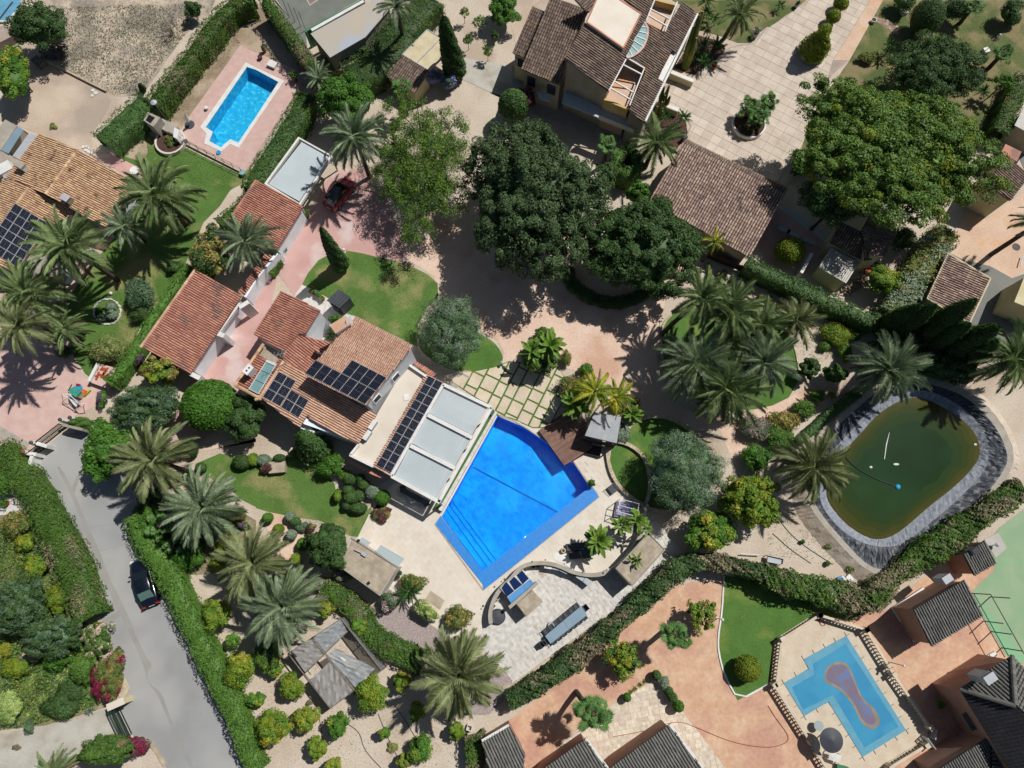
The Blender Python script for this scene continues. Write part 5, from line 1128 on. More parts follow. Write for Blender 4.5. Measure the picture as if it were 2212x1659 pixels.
# ---- buildings at the right edge
r = thing('corner_house', 'cream house with dark ribbed roof beyond the pine at the right edge', 'house', P(2170, 400)); _, q = roof(r, 'J: 424,135 600,280 440,340 346,268' if 0 else 'J: 424,136 540,225 450,345 346,268', (0, 3), 4.4, 3.6, 1, 'tile_brown', 'roof_pan_dark', seed=60, nind=60); walls(r, q, 'cream_wall', .15); chimney(r, *px('J: 452,122')[0], 0, 2.6, 1.6, 1.2, -.55, 'cream_wall', 'tile_red', 0)
r = thing('square_outbuilding', 'square outbuilding with fine pinkish brown tiles at the right', 'building', P(2070, 610)); _, q = roof(r, 'J: 158,594 356,710 258,920 60,804', (1, 2), 3.6, 3.0, 0, 'tile_pinkbrown', 'roof_pan_dark', seed=61, nind=200, pitch=.25); walls(r, q, 'cream_wall', .25); b = MB()
for i in range(4): b.beam(q[i], q[(i+1) % 4], .14, .14)
obj('verge', b, 'cream_wall', r)
r = thing('edge_house', 'cream walled house cut off by the right edge above grey asphalt', 'house', P(2205, 660)); _, q = fpoly(r, 'wall', '31: 2128,950 2212,740 2500,700 2500,1100', 3.2, 'cream_wall', 3.2); fpoly(r, 'terrace', '31: 2085,1110 2130,980 2500,1100 2500,1300', .4, 'dark_asphalt', .4)
r = thing('metal_shed', 'grey corrugated shed roof at the right edge above the pine', 'shed', P(2210, 260)); q = W('30: 2130,1082 2212,925 2500,1060 2400,1230', 2.7); b = MB(); b.slab(q, .06); obj('roof', b, 'corrugated', r); walls(r, q, 'grey_wall', .3)
# ---- tennis pavilion and hut
r = thing('pavilion', 'long pavilion with pale sheet roof beside the grey tennis court', 'building', P(770, 70)); _, q = fpoly(r, 'roof', '10: 472,290 1035,-20 1165,62 942,322 640,497', 3.2, 'sheet_roof', .12); walls(r, q, 'grey_wall', .2)
b = MB(); b.wall(W('10: 480,262 930,10', 3.3), .35, 2.9, 3.35); obj('parapet', b, 'white', r)
for t in (.35, .8): window(r, q[4], q[3], 1.2, .9, .9, 'glass', 'charcoal', t, out=.0)
b = MB(); b.wall(W('10: 425,275 440,262 930,-10', 2.4), .25, 0, 2.4); obj('court_wall', b, 'green_paint', label='green painted wall along the tennis court', category='wall')
r = thing('garden_hut', 'garden hut with cream canopy and brown tiles beside the tall cypress', 'hut', P(910, 130)); _, q = fpoly(r, 'canopy', '10: 1480,255 1715,400 1500,612 1265,470', 2.6, 'canvas', .05); b = MB()
for i in range(4): b.beam(q[i], q[(i+1) % 4], .08, .1)
l = W('10: 1600,325 1385,545', 2.66); b.beam(l[0], l[1], .08, .08); obj('canopy_frame', b, 'light_grey', r)
for p in q: b = MB(); b.box((p.x, p.y, 1.3), (.1, .1, 2.5)); obj('post', b, 'metal', r)
_, q = roof(r, '10: 1265,472 1500,614 1370,800 1120,652', (0, 1), 2.9, 2.3, 3, 'tile_brown', 'roof_pan_dark', seed=62, nind=90); walls(r, q, 'cream_wall', .3)
# ---- lower right property
r = thing('pool_lodge', 'terracotta walled lodge with dark grey ribbed roof beside the court', 'building', P(1990, 1330)); _, q = roof(r, '33: 1258,290 1700,32 1850,345 1413,607', (0, 1), 4.0, 3.3, 3, 'tile_grey', 'roof_pan_grey', seed=70, nind=120, pitch=.24); walls(r, q, 'pink_wall', .2); b = MB(); b.wall(W('33: 1350,112 1088,280 1282,566', 0.25), .35, 0, .3); obj('plinth', b, 'white', r); chimney(r, *px('33: 1550,25')[0], 2.5, 4.0, .8, .55, .5, 'white', 'light_grey', 0)
r = thing('grey_house', 'large terracotta house with hipped dark grey roof at the lower right', 'house', P(2140, 1540))
for s_, hh, rd, nn_ in (('F: 870,455 1195,250 1215,562', (4.6, 4.6, 6.6), (0, 1), 60), ('F: 870,462 1216,568 1620,940 1620,1690 1340,1230', (4.6, 6.6, None, None, 4.6), (0, 4), 120), ('F: 1198,250 1620,700 1620,935 1218,562', (4.6, None, None, 6.6), (0, 1), 0)):
    ps = px(s_); kn = [(P(*ps[i], z_)) for i, z_ in enumerate(hh) if z_]
    if len(kn) < 3: kn.append(P(*px('F: 1600,900')[0], 6.6))
    pl = plane(*kn[:3]); q = on(pl, s_); tiles(r, q, rd, 'tile_grey_shaded' if nn_ == 120 else 'tile_grey', 'roof_pan_grey', nind=nn_, seed=nn_+3, pitch=.30)
q = W('F: 870,458 1195,252 1600,600 1600,1500 1330,1220', 4.5); walls(r, q, 'pink_wall', .35)
l = W('F: 870,458 1215,565', [4.75, 6.75]); cap_line(r, l[0], l[1], 'tile_grey', .2); l = W('F: 1195,250 1215,560', [4.75, 6.75]); cap_line(r, l[0], l[1], 'tile_grey', .2)
chimney(r, *px('F: 1058,392')[0], 4.5, 6.6, .9, .6, .5, 'light_grey', 'light_grey', 0); b = MB(); b.wall(W('F: 1098,236 762,428 880,600', .3), .4, 0, .3); obj('plinth', b, 'white', r); fpoly(r, 'porch_roof', 'F: 880,620 935,590 1010,695 945,722', 2.9, 'tile_grey', .15)
r = thing('lower_wing', 'grey ribbed roof of the low wing at the bottom right corner', 'building', P(2100, 1640)); _, q = roof(r, '33: 1440,1690 1915,1388 1935,1800 1500,1800', (0, 1), 3.6, 3.2, 2, 'tile_grey', 'roof_pan_grey', seed=75, nind=60, pitch=.225); walls(r, q, 'pink_wall', .3); _, q = roof(r, '33: 1920,1388 2120,1690 2130,1800 1940,1800', (0, 3), 3.6, 3.0, 1, 'tile_grey', 'roof_pan_grey', seed=76, pitch=.3)
r = thing('court_hut', 'small terracotta hut with grey roof and sheet lean-to by the green court', 'hut', P(2110, 1200)); _, q = roof(r, '32: 1690,1472 1872,1350 1975,1545 1782,1655', (0, 1), 3.4, 2.8, 3, 'tile_grey', 'roof_pan_grey', seed=77, nind=100, pitch=.225); walls(r, q, 'pink_wall', .15); fpoly(r, 'sheet_roof', '32: 1868,1342 1990,1285 2064,1418 1968,1500', 2.5, 'corrugated', .06); chimney(r, *px('32: 1795,1440')[0], 2.6, 3.7, .6, .45, .6, 'light_grey', 'black', 0)
for i, (s_, rd, lb) in enumerate((('d: 1041,1600 1099,1566 1134,1627 1125,1720 1070,1720', (0, 1), 'leftmost grey ribbed roof at the bottom edge beside the hedge'), ('23: 635,1405 850,1690 700,1800 180,1800 235,1690', (0, 4), 'middle grey ribbed roof at the bottom edge under the fan palm'), ('23: 1362,1280 1660,1680 1600,1800 700,1800 870,1640', (0, 4), 'widest grey ribbed roof at the bottom edge on the cream paving'))):
    r = thing('grey_roof_building', lb, 'building', W(s_)[0]); p = px(s_); pl = plane(P(*p[0], 3.1), P(*p[1], 3.1), P(*p[-1], 3.5 if i != 1 else 3.3)); q = on(pl, s_); tiles(r, q, rd, 'tile_grey', 'roof_pan_grey', nind=80, seed=80+i, pitch=.25); walls(r, q, 'pink_wall', .25)
    b = MB(); b.beam(q[0], q[1], .2, .16); obj('gutter', b, 'white', r)
# ================================================================ trees
def D1(s): return px(s)[0]
def T(label, s, r, h, m, name='broadleaf_tree', **k):
    x, y = D1(s); rx, ry = r if isinstance(r, tuple) else (r, r); return tree(name, label, 'tree', x, y, rx, ry, h, m, **k)
T('largest dark green fig tree, above the shaded court centre', 'd: 1150,412', (156, 190), 11.5, 'leaf_ficus', n=60000, K=520, cr=.085, ls=.15, hb=1.5, tr=.3, name='fig_tree')
T('dark broad fig tree between the largest one and the brown tiled hall', 'd: 1392,525', (138, 122), 8.5, 'leaf_dark', n=42000, K=340, cr=.10, ls=.14, hb=1.2, tr=.3, name='fig_tree')
T('huge yellow-green umbrella pine right of the tiled court', 'd: 1935,318', (238, 186), 10.5, 'leaf_pine', style='flat', n=90000, K=620, cr=.075, ls=.14, hb=4.2, tr=.3, rot=-.5, name='pine_tree', m2='leaf_gold', f2=.12)
T('lower left limb of dark pine over the small guest house path', 'd: 1810,430', (90, 60), 7.5, 'leaf_dark', style='flat', n=9000, K=70, cr=.2, hb=3.2, name='pine_tree')
T('dark fine-leaved tree behind the umbrella pine on the park lawn', 'd: 2028,138', (112, 88), 7, 'leaf_dark', n=34000, K=240, cr=.13, ls=.11, hb=.6, name='dark_tree')
T('light feathery jacaranda in sparse leaf right of the date palm by the carport', 'd: 912,345', (132, 178), 7, 'leaf_jac', style='wispy', n=46000, K=420, cr=.11, ls=.10, hb=2.2, tr=.22, name='jacaranda_tree', m2='leaf_dark', f2=.2)
T('bright green broad tree between turquoise pool and garden hut', 'd: 745,205', (68, 62), 6.5, 'leaf_bright', n=13000, K=90, cr=.2, ls=.13, hb=.6, name='broadleaf_tree')
T('grey-green pepper tree on the round lawn beside the big lawn', 'd: 975,708', (80, 84), 5.5, 'leaf_pepper', n=20000, K=150, cr=.17, ls=.11, hb=.8, name='pepper_tree', m2='leaf_sage', f2=.2, asp=.25)
T('large grey-green pepper tree over the curved pool lawns', 'd: 1487,1018', (95, 92), 6.5, 'leaf_pepper', n=26000, K=180, cr=.16, ls=.11, hb=.8, name='pepper_tree', m2='leaf_sage', f2=.2, asp=.25)
T('yellow-green mango-like tree left of the irrigation pond', 'd: 1628,1078', (66, 66), 5, 'leaf_citrus', n=11000, K=80, cr=.2, ls=.15, hb=.5, name='broadleaf_tree', m2='leaf_gold', f2=.3)
T('yellow-green low tree between pepper tree and clipped boundary hedge', 'd: 1535,1148', (60, 46), 4, 'leaf_citrus', n=9000, K=60, cr=.22, ls=.15, hb=.3, name='broadleaf_tree', m2='leaf_bright', f2=.4)
T('dark spreading tree beside the broken stone heap at top left', 'd: 78,48', (66, 56), 6, 'leaf_dark', n=12000, K=80, cr=.2, ls=.13, hb=.6, name='dark_tree')
T('lighter green tree at the left edge below the dark one', 'd: 22,150', (36, 64), 5, 'leaf_bright', n=8000, K=60, cr=.24, ls=.14, hb=.5, m2='leaf_citrus', f2=.4)
T('small dark shrub tree on the dry field beside the long hedge', '00: 1655,70', (22, 20), 2.5, 'leaf_dark', n=2500, K=26, cr=.3, ls=.09, hb=.2, name='small_tree')
T('leafless grey bush on the dry field', '00: 1440,200', (28, 36), 2.2, 'twig', style='wispy', n=1600, K=60, cr=.2, ls=.10, hb=.2, name='bare_bush', asp=.12)
T('glossy broad-leaved fig tree hanging over the road end', '02: 895,560', (57, 62), 5, 'leaf_bright', n=9000, K=70, cr=.24, ls=.17, hb=.3, name='fig_tree')
T('wide grey-green acacia between gate and large red roof', '02: 1240,200', (92, 52), 4.5, 'leaf_olive', n=16000, K=120, cr=.17, ls=.10, hb=.4, name='acacia_tree', m2='leaf_dark', f2=.35)
T('big round clipped dark green tree beside the main house', '02: 1790,170', (60, 56), 4.5, 'leaf_bright', style='ball', n=11000, ls=.12, hb=.4, name='clipped_tree', m2=None)
T('shaggy dark tree touching the big round clipped tree', '02: 2110,290', (46, 58), 4, 'leaf_dark', n=9000, K=60, cr=.22, ls=.12, hb=.3, name='dark_tree')
T('yellowish loquat tree at the foot of the large red roof', '01: 1390,1510', (50, 38), 4, 'leaf_citrus', n=5500, K=50, cr=.24, ls=.16, hb=.4, name='loquat_tree', m2='leaf_ochre', f2=.35)
T('ochre flecked loquat tree left of the palm between garages', '01: 1810,520', (46, 68), 4.6, 'leaf_dark', n=9000, K=70, cr=.22, ls=.14, hb=.4, name='loquat_tree', m2='leaf_ochre', f2=.62)
T('bright bush tree at the top edge beside young almond trees', '10: 2140,60', (36, 42), 3.5, 'leaf_bright', n=6000, K=50, cr=.24, ls=.12, hb=.2)
T('dark green dense tree beside the flat roofed pool house', '12: 625,1410', (54, 56), 4.5, 'leaf_dark', n=10000, K=70, cr=.22, ls=.13, hb=.3, name='dark_tree')
T('purple-leaved plum tree at the villa side wall', '20: 115,835', (27, 30), 3.4, 'leaf_maroon', n=3000, K=40, cr=.25, ls=.11, hb=.5, name='plum_tree')
T('clipped green column tree above the largest fig tree', '20: 10,880', (32, 30), 4.5, 'leaf_boxgreen', style='ball', n=5000, ls=.11, hb=.2, name='clipped_tree')
T('rounded green tree left of the leaning date palm below the villa', 'd: 1312,372', (24, 32), 4, 'leaf_dark', n=4000, K=40, cr=.25, hb=.3)
T('bright green tree overlapping the tiled hall corner', 'd: 1378,412', (34, 20), 4.5, 'leaf_bright', n=4000, K=40, cr=.25, hb=.5)
T('wide dark green cluster of island trees on the pale court', '21: 250,1400', (42, 48), 3.2, 'leaf_dark', n=7000, K=50, cr=.25, ls=.16, hb=.2, name='broadleaf_tree', m2='leaf_banana', f2=.4)
T('dull green tree below the corrugated annex', '31: 1010,750', (40, 32), 3.6, 'leaf_citrus', n=6000, K=50, cr=.24, ls=.12, hb=.3)
T('dark bush tree left of the two by the cactus garden', '31: 370,1520', (26, 24), 2.6, 'leaf_dark', n=3500, K=36, cr=.25, hb=.1, name='small_tree')
T('dark bush tree nearer the pond palm', '31: 590,1560', (25, 23), 2.6, 'leaf_bright', n=3500, K=36, cr=.25, hb=.1, name='small_tree', m2='leaf_dark', f2=.5)
T('open leafy tree with dark half in palm shadow on the orange patio', '23: 960,715', (46, 44), 3.4, 'leaf_citrus', style='wispy', n=6500, K=80, cr=.22, ls=.12, hb=.5, name='small_tree', m2='leaf_dark', f2=.3)
T('open leafy tree beside the corner lawn lamp', '23: 1655,335', (36, 44), 3.2, 'leaf_citrus', style='wispy', n=3600, K=60, cr=.2, ls=.12, hb=.6, name='small_tree', m2='leaf_ochre', f2=.15)
T('spiky dull tree over the left boundary at the bottom edge', '03: 900,1510', (62, 34), 4, 'leaf_hedge', n=9000, K=70, cr=.22, ls=.12, hb=.3, name='broadleaf_tree')
T('large blue-green acacia in the garden left of the road', '03: 130,250', (72, 66), 4.6, 'leaf_olive', n=16000, K=110, cr=.17, ls=.10, hb=.4, name='acacia_tree', m2='leaf_dark', f2=.45)
T('smaller blue-green acacia below the large one left of the road', '03: 420,520', (72, 48), 4, 'leaf_olive', n=14000, K=100, cr=.17, ls=.10, hb=.4, name='acacia_tree', m2='leaf_dark', f2=.4)
for i, (s, r, lb) in enumerate((('10: 1795,95', 12, 'young almond tree nearest the top edge'), ('10: 1935,175', 18, 'largest young almond tree on the bare plot'), ('10: 1830,330', 13, 'young almond tree beside the tall cypress'), ('10: 2000,430', 15, 'lowest young almond tree above the gravel path'))):
    T(lb, s, r, 2.4, 'leaf_jac', style='wispy', n=800, K=30, cr=.25, ls=.08, hb=.5, name='almond_tree', group='young almond trees on the bare plot', tr=.1)
T('dark round bush in the young almond plot', '10: 2065,300', 9, 1.6, 'leaf_dark', n=1200, K=20, cr=.3, hb=.1, name='small_tree')
T('spindly tree with thin foliage at the right of the park lawn', '30: 2050,700', (30, 24), 3.5, 'leaf_bright', style='wispy', n=1800, K=40, cr=.2, ls=.10, hb=1, name='small_tree')
# orchard: citrus
for i, (s, r, m, lb) in enumerate((('13: 300,960', 29, 'leaf_citrus', 'citrus tree left of the torn greenhouse'), ('13: 420,1245', 30, 'leaf_yellow', 'yellowest citrus tree of the orchard'), ('13: 130,1310', 42, 'leaf_citrus', 'biggest citrus tree, beside the road hedge'), ('13: 700,1290', 28, 'leaf_bright', 'sparse citrus tree below the greenhouse corner'), ('13: 990,1030', 40, 'leaf_citrus', 'wide citrus tree touching the greenhouse'), ('13: 1260,915', 22, 'leaf_yellow', 'small yellow citrus tree right of the greenhouse'), ('13: 1105,1360', 13, 'leaf_bright', 'tiny green citrus tree mid orchard'), ('13: 520,1500', 24, 'leaf_citrus', 'citrus tree above the bottom edge, left part'), ('13: 1420,1500', 30, 'leaf_bright', 'rich green citrus tree near the bottom hedge'), ('13: 655,1640', 20, 'leaf_yellow', 'yellow citrus tree cut by the bottom edge'), ('13: 1385,1180', 20, 'leaf_yellow', 'yellow citrus tree in the shade of the orchard palm'), ('13: 1270,1600', 16, 'leaf_yellow', 'low yellow citrus bush beside the rich green one'), ('13: 590,285', 20, 'leaf_yellow', 'yellow citrus tree beside the silver palm'), ('13: 95,690', 34, 'leaf_dark', 'dark citrus tree under the silver palm'), ('13: 870,440', 20, 'leaf_bright', 'bright bush between greenhouse and winding hedge'), ('03: 1855,330', 34, 'leaf_citrus', 'citrus tree beside the road hedge, upper one'), ('03: 2070,810', 38, 'leaf_citrus', 'citrus tree beside the road hedge, middle one'), ('03: 2180,1070', 15, 'leaf_bright', 'small citrus tree beside the road hedge'), ('13: 20,1070', 15, 'leaf_bright', 'small citrus tree left in the orchard row'), ('02: 1950,1500', 42, 'leaf_citrus', 'leafy tree above the stone path by the road'), ('13: 1730,1340', 18, 'leaf_citrus', 'low bush at the foot of the orchard palm'), ('13: 160,810', 16, 'leaf_jac', 'thin seedling tree left of the greenhouse'), ('03: 2000,560', 16, 'leaf_bright', 'small leafy bush between palm shadows'))):
    T(lb, s, r, 1.3+r*.045, m, n=900+r*95, K=22+r//2, cr=.3, ls=.11, hb=.1, name='citrus_tree', group='citrus and fruit trees of the orchard', m2='leaf_citrus' if m != 'leaf_citrus' else 'leaf_gold', f2=.3, tr=.1)
# bushes of the garden left of the road and others
for s, r, h, m, lb in (('02: 120,1200', (30, 34), 2, 'leaf_mixed', 'red flecked bush beside the white terrace left of the road hedge'), ('02: 210,1370', (22, 20), 1.6, 'leaf_gold', 'yellow-green bush at the thin fence left of the hedge'), ('02: 290,1570', (32, 24), 1.8, 'leaf_citrus', 'bush squeezed beside the road hedge above the acacias'), ('03: 480,200', (28, 34), 2.2, 'leaf_gold', 'yellow-green bush between acacia and road hedge'), ('03: 700,800', (24, 40), 2.2, 'leaf_lime', 'bright green bush left of the crimson bougainvillea'), ('03: 480,720', (34, 22), 1.8, 'leaf_bright', 'green bush below the smaller acacia'), ('03: 120,800', (34, 22), 1.6, 'leaf_gold', 'yellow flowering bush near the left edge'), ('03: 30,640', (16, 18), 1.3, 'leaf_yellow', 'yellow bush at the left edge above the cactus bed'), ('03: 500,1130', (44, 26), 1.4, 'leaf_dark', 'dark creeping bush behind the spiky plants'), ('03: 600,1000', (32, 24), 1.2, 'leaf_dark', 'dark mat of shrubs beside the black rock'), ('03: 60,1130', (34, 36), 1.6, 'leaf_agave', 'pale spiky shrub mass at the left edge'), ('03: 240,1310', (14, 14), .9, 'leaf_olive', 'grey-green bush at the gravel drive edge'), ('02: 30,860', (22, 30), 2.2, 'leaf_bright', 'green bush at the left edge above the white terrace'), ('03: 280,690', (26, 16), 1.3, 'leaf_flower', 'pale flowering bush between acacia and yellow bush'),
    ('02: 1100,280', (20, 16), 2, 'leaf_gold', 'golden creeper at the end of the long hedge'), ('02: 680,330', (26, 12), 1.6, 'leaf_lime', 'lime creeper over the gate wall'), ('02: 1880,110' if 0 else '02: 1290,1180', (30, 34), 2.4, 'leaf_bright', 'dense green bush behind the big fan leaves'), ('02: 1590,1480', (40, 36), 2.2, 'leaf_bright', 'rounded green bush below the big fan leaves'), ('02: 1280,950', (26, 34), 2, 'leaf_dark', 'dark bush in the shade of the first road palm'), ('22: 2120,370', (36, 30), 1.7, 'leaf_pink', 'greyish flowering bush on the island beside the pepper tree'), ('22: 2120,640', (36, 30), 2, 'leaf_bright', 'green bush between pepper tree and pond hedge'), ('32: 150,320', (36, 26), 1.4, 'leaf_ochre', 'brownish dry bush on the bank left of the pond'), ('32: 100,470', (34, 30), 1.5, 'leaf_lime', 'light green bush left of the pond hedge'), ('32: 330,210', (26, 20), 1.3, 'leaf_lime', 'vivid green bush in the bed above the pond hedge'), ('32: 430,100', (18, 14), 1.1, 'leaf_bright', 'small vivid green bush in the bed above the pond hedge'), ('32: 560,95', (10, 8), .7, 'leaf_yellow', 'small yellow bush on the path above the pond'), ('31: 590,1220', (34, 30), 1.4, 'leaf_gold', 'yellow-green bush in the sand garden right of the palms'), ('31: 670,1380', (18, 26), 1.1, 'leaf_jac', 'feathery pale bush in the sand garden'), ('31: 500,1330', (14, 12), .8, 'leaf_lime', 'tiny lime bush in the sand garden'), ('31: 230,920', (20, 14), 1.4, 'leaf_sage', 'silvery bush below the clipped hedge'), ('31: 760,1240', (14, 12), 1.0, 'leaf_bright', 'small bush at the edge of the cypress shadow'),
    ('22: 560,60', (42, 38), 2.4, 'leaf_mixed', 'dark leafy bush left of the golden palm'), ('22: 1010,200', (34, 32), 1.4, 'leaf_mixed', 'low ground bush right of the golden palm'), ('22: 960,410', (18, 26), .8, 'leaf_sage', 'grey ground cover beside the gazebo'), ('21: 640,1530', (16, 14), 1.6, 'leaf_bright', 'small leafy bush at the end of the court planting'), ('21: 470,1430', (13, 20), 1.3, 'leaf_mixed', 'thin shrub on the pale court beside the island'), ('21: 270,1215', (20, 14), 2.0, 'leaf_bright', 'round bush at the upper end of the court island'), ('21: 120,1420', (10, 12), 1.4, 'leaf_gold', 'small yellowish ball bush at the island left side'),
    ('13: 1740,370', (32, 28), 1.7, 'leaf_mixed', 'orange tinted shrub on the terrace corner by the curved wall'), ('13: 1350,60', (28, 22), 1.8, 'leaf_mixed', 'flowering shrub beside the sago palm on the terrace'), ('13: 1150,215', (25, 24), 1.9, 'leaf_pink', 'pink flecked round shrub below the pool house'), ('12: 640,708', (31, 28), 2, 'leaf_bright', 'oleander with pale flowers above the clipped balls'), ('12: 760,785', (14, 14), 1.2, 'leaf_citrus', 'olive toned small ball behind the oleander'), ('12: 90,722', (15, 12), 1.1, 'leaf_maroon', 'purple-leaved ball shrub on the upper lawn edge'), ('12: 470,1240', (12, 12), 1.2, 'leaf_maroon', 'purple-leaved ball shrub beside the dark dense tree'), ('12: 390,1230', (16, 12), .9, 'leaf_olive', 'loose grey shrub on the gravel by the lower lawn'), ('13: 560,60', (20, 16), 1.6, 'leaf_pink', 'pink flowering shrub in front of the pool house wall'), ('13: 690,20' if 0 else 'L: 100,410', (24, 18), 1.8, 'leaf_pink', 'lilac-pink bush against the pool house wall'), ('02: 2050,1130', (18, 26), 1.2, 'leaf_maroon', 'reddish brown shrub bed at the lawn corner'), ('02: 2080,1220', (9, 8), .9, 'leaf_purple', 'purple flowered shrub between two road palms'),
    ('01: 1200,870', (34, 42), 2.6, 'leaf_olive', 'loose grey-green bush on the left lawn by the hedge'), ('01: 930,1340', (44, 34), 2.2, 'leaf_weed', 'thin greyish bush on the lower part of the left lawn'), ('01: 1220,1040', (26, 22), 1.6, 'leaf_dark', 'dark low bush beside the hedge on the left lawn'), ('01: 1500,640', (20, 14), 1.2, 'leaf_dark', 'dark bush in the palm shadow on the left lawn'), ('01: 500,990', (18, 18), 1.6, 'leaf_mixed', 'red flowered bush beside the left house palms'), ('01: 560,1370', (22, 16), 1.6, 'leaf_dark', 'dark bush at the foot of the leaning left palms'), ('01: 560,860', (10, 10), 1.2, 'leaf_bright', 'potted bush beside the arcade of the left house'),
    ('30: 870,490', (24, 14), 1.0, 'leaf_mixed', 'reddish spiky shrub above the pine'), ('30: 330,1400', (30, 36), 1.4, 'leaf_dark', 'dark shrubs in the deep shade below the pine'), ('30: 1200,-20', (26, 28), 2.6, 'leaf_dark', 'dark tree at the top edge beside the street lamp'), ('30: 1640,60', (30, 24), 3, 'leaf_dark', 'dark shaded bush at the top edge right part'), ('30: 2120,80', (24, 30), 3, 'leaf_dark', 'dark bush at the top right corner'), ('K: 1080,170' if 0 else '31: 1180,400', (32, 26), 2.6, 'leaf_dark', 'dark bush right of the small guest house'),
    ('10: 1690,690' if 0 else '10: 1500,650', (38, 16), 2.6, 'leaf_lilac', 'lilac blossoming jacaranda bough over the hut roof'), ('10: 1660,700', (20, 12), 2.4, 'leaf_lilac', 'small lilac blossoming bough beside the cypress foot'), ('10: 1560,690' if 0 else '10: 1180,730', (24, 16), 1.4, 'leaf_dry', 'dry brownish bush left of the fan palm'),
    ('23: 1310,920', (13, 16), 1.2, 'leaf_sage', 'silvery shrub in the row of clipped balls'), ('33: 1500,1110', (9, 9), 1.2, 'leaf_bright', 'leafy plant in the shadow beside the grey house'), ('33: 1660,1410', (9, 9), 1.2, 'leaf_bright', 'leafy plant in the lower house shadow'), ('32: 300,1360', (5, 5), .5, 'leaf_lime', 'tiny seedling on the vegetable plot'), ('32: 520,1550', (6, 6), .5, 'leaf_lime', 'second tiny seedling near the plot corner'), ('32: 720,1590', (10, 14), .4, 'leaf_weed', 'weedy tuft beside the pond rim'), ('32: 540,1400', (12, 8), .4, 'leaf_weed', 'yellowish weed tuft by the plant pots'),
    ('12: 1080,1120', (24, 20), .5, 'leaf_maroon', 'square bed of red and green leaves on the terrace'), ('13: 1180,1480', (12, 12), .4, 'leaf_weed', 'dry weed tuft in the orchard'), ('13: 460,1095', (7, 6), .3, 'leaf_dry', 'dry twig tuft in the orchard'), ('00: 460,1090', (9, 8), .25, 'leaf_weed', 'weed patch on the pale dirt yard'), ('03: 140,1480', (10, 6), .2, 'leaf_dry', 'weed patch on the gravel drive'), ('22: 1770,1240', (48, 34), 2.4, 'leaf_citrus', 'leafy bush with drooping yellow leaves by the boundary hedge'), ('11: 700,1100', (18, 14), 2.8, 'leaf_bright', 'round bush behind the white chimney'), ('11: 690,1180', (14, 18), 2.0, 'leaf_dark', 'dark bush below the white chimney')):
    rx, ry = r; x, y = D1(s); shrub(lb, x, y, rx, m, h, ry, n=int(700+rx*ry*3.4), ls=.10 if rx > 14 else .07, K=22+rx//2, m2={'leaf_mixed': 'leaf_terrac' if 0 else 'leaf_ochre', 'leaf_pink': 'leaf_olive', 'leaf_gold': 'leaf_citrus', 'leaf_lilac': 'leaf_olive', 'leaf_flower': 'leaf_bright', 'leaf_maroon': 'leaf_mixed'}.get(m), f2=.3)
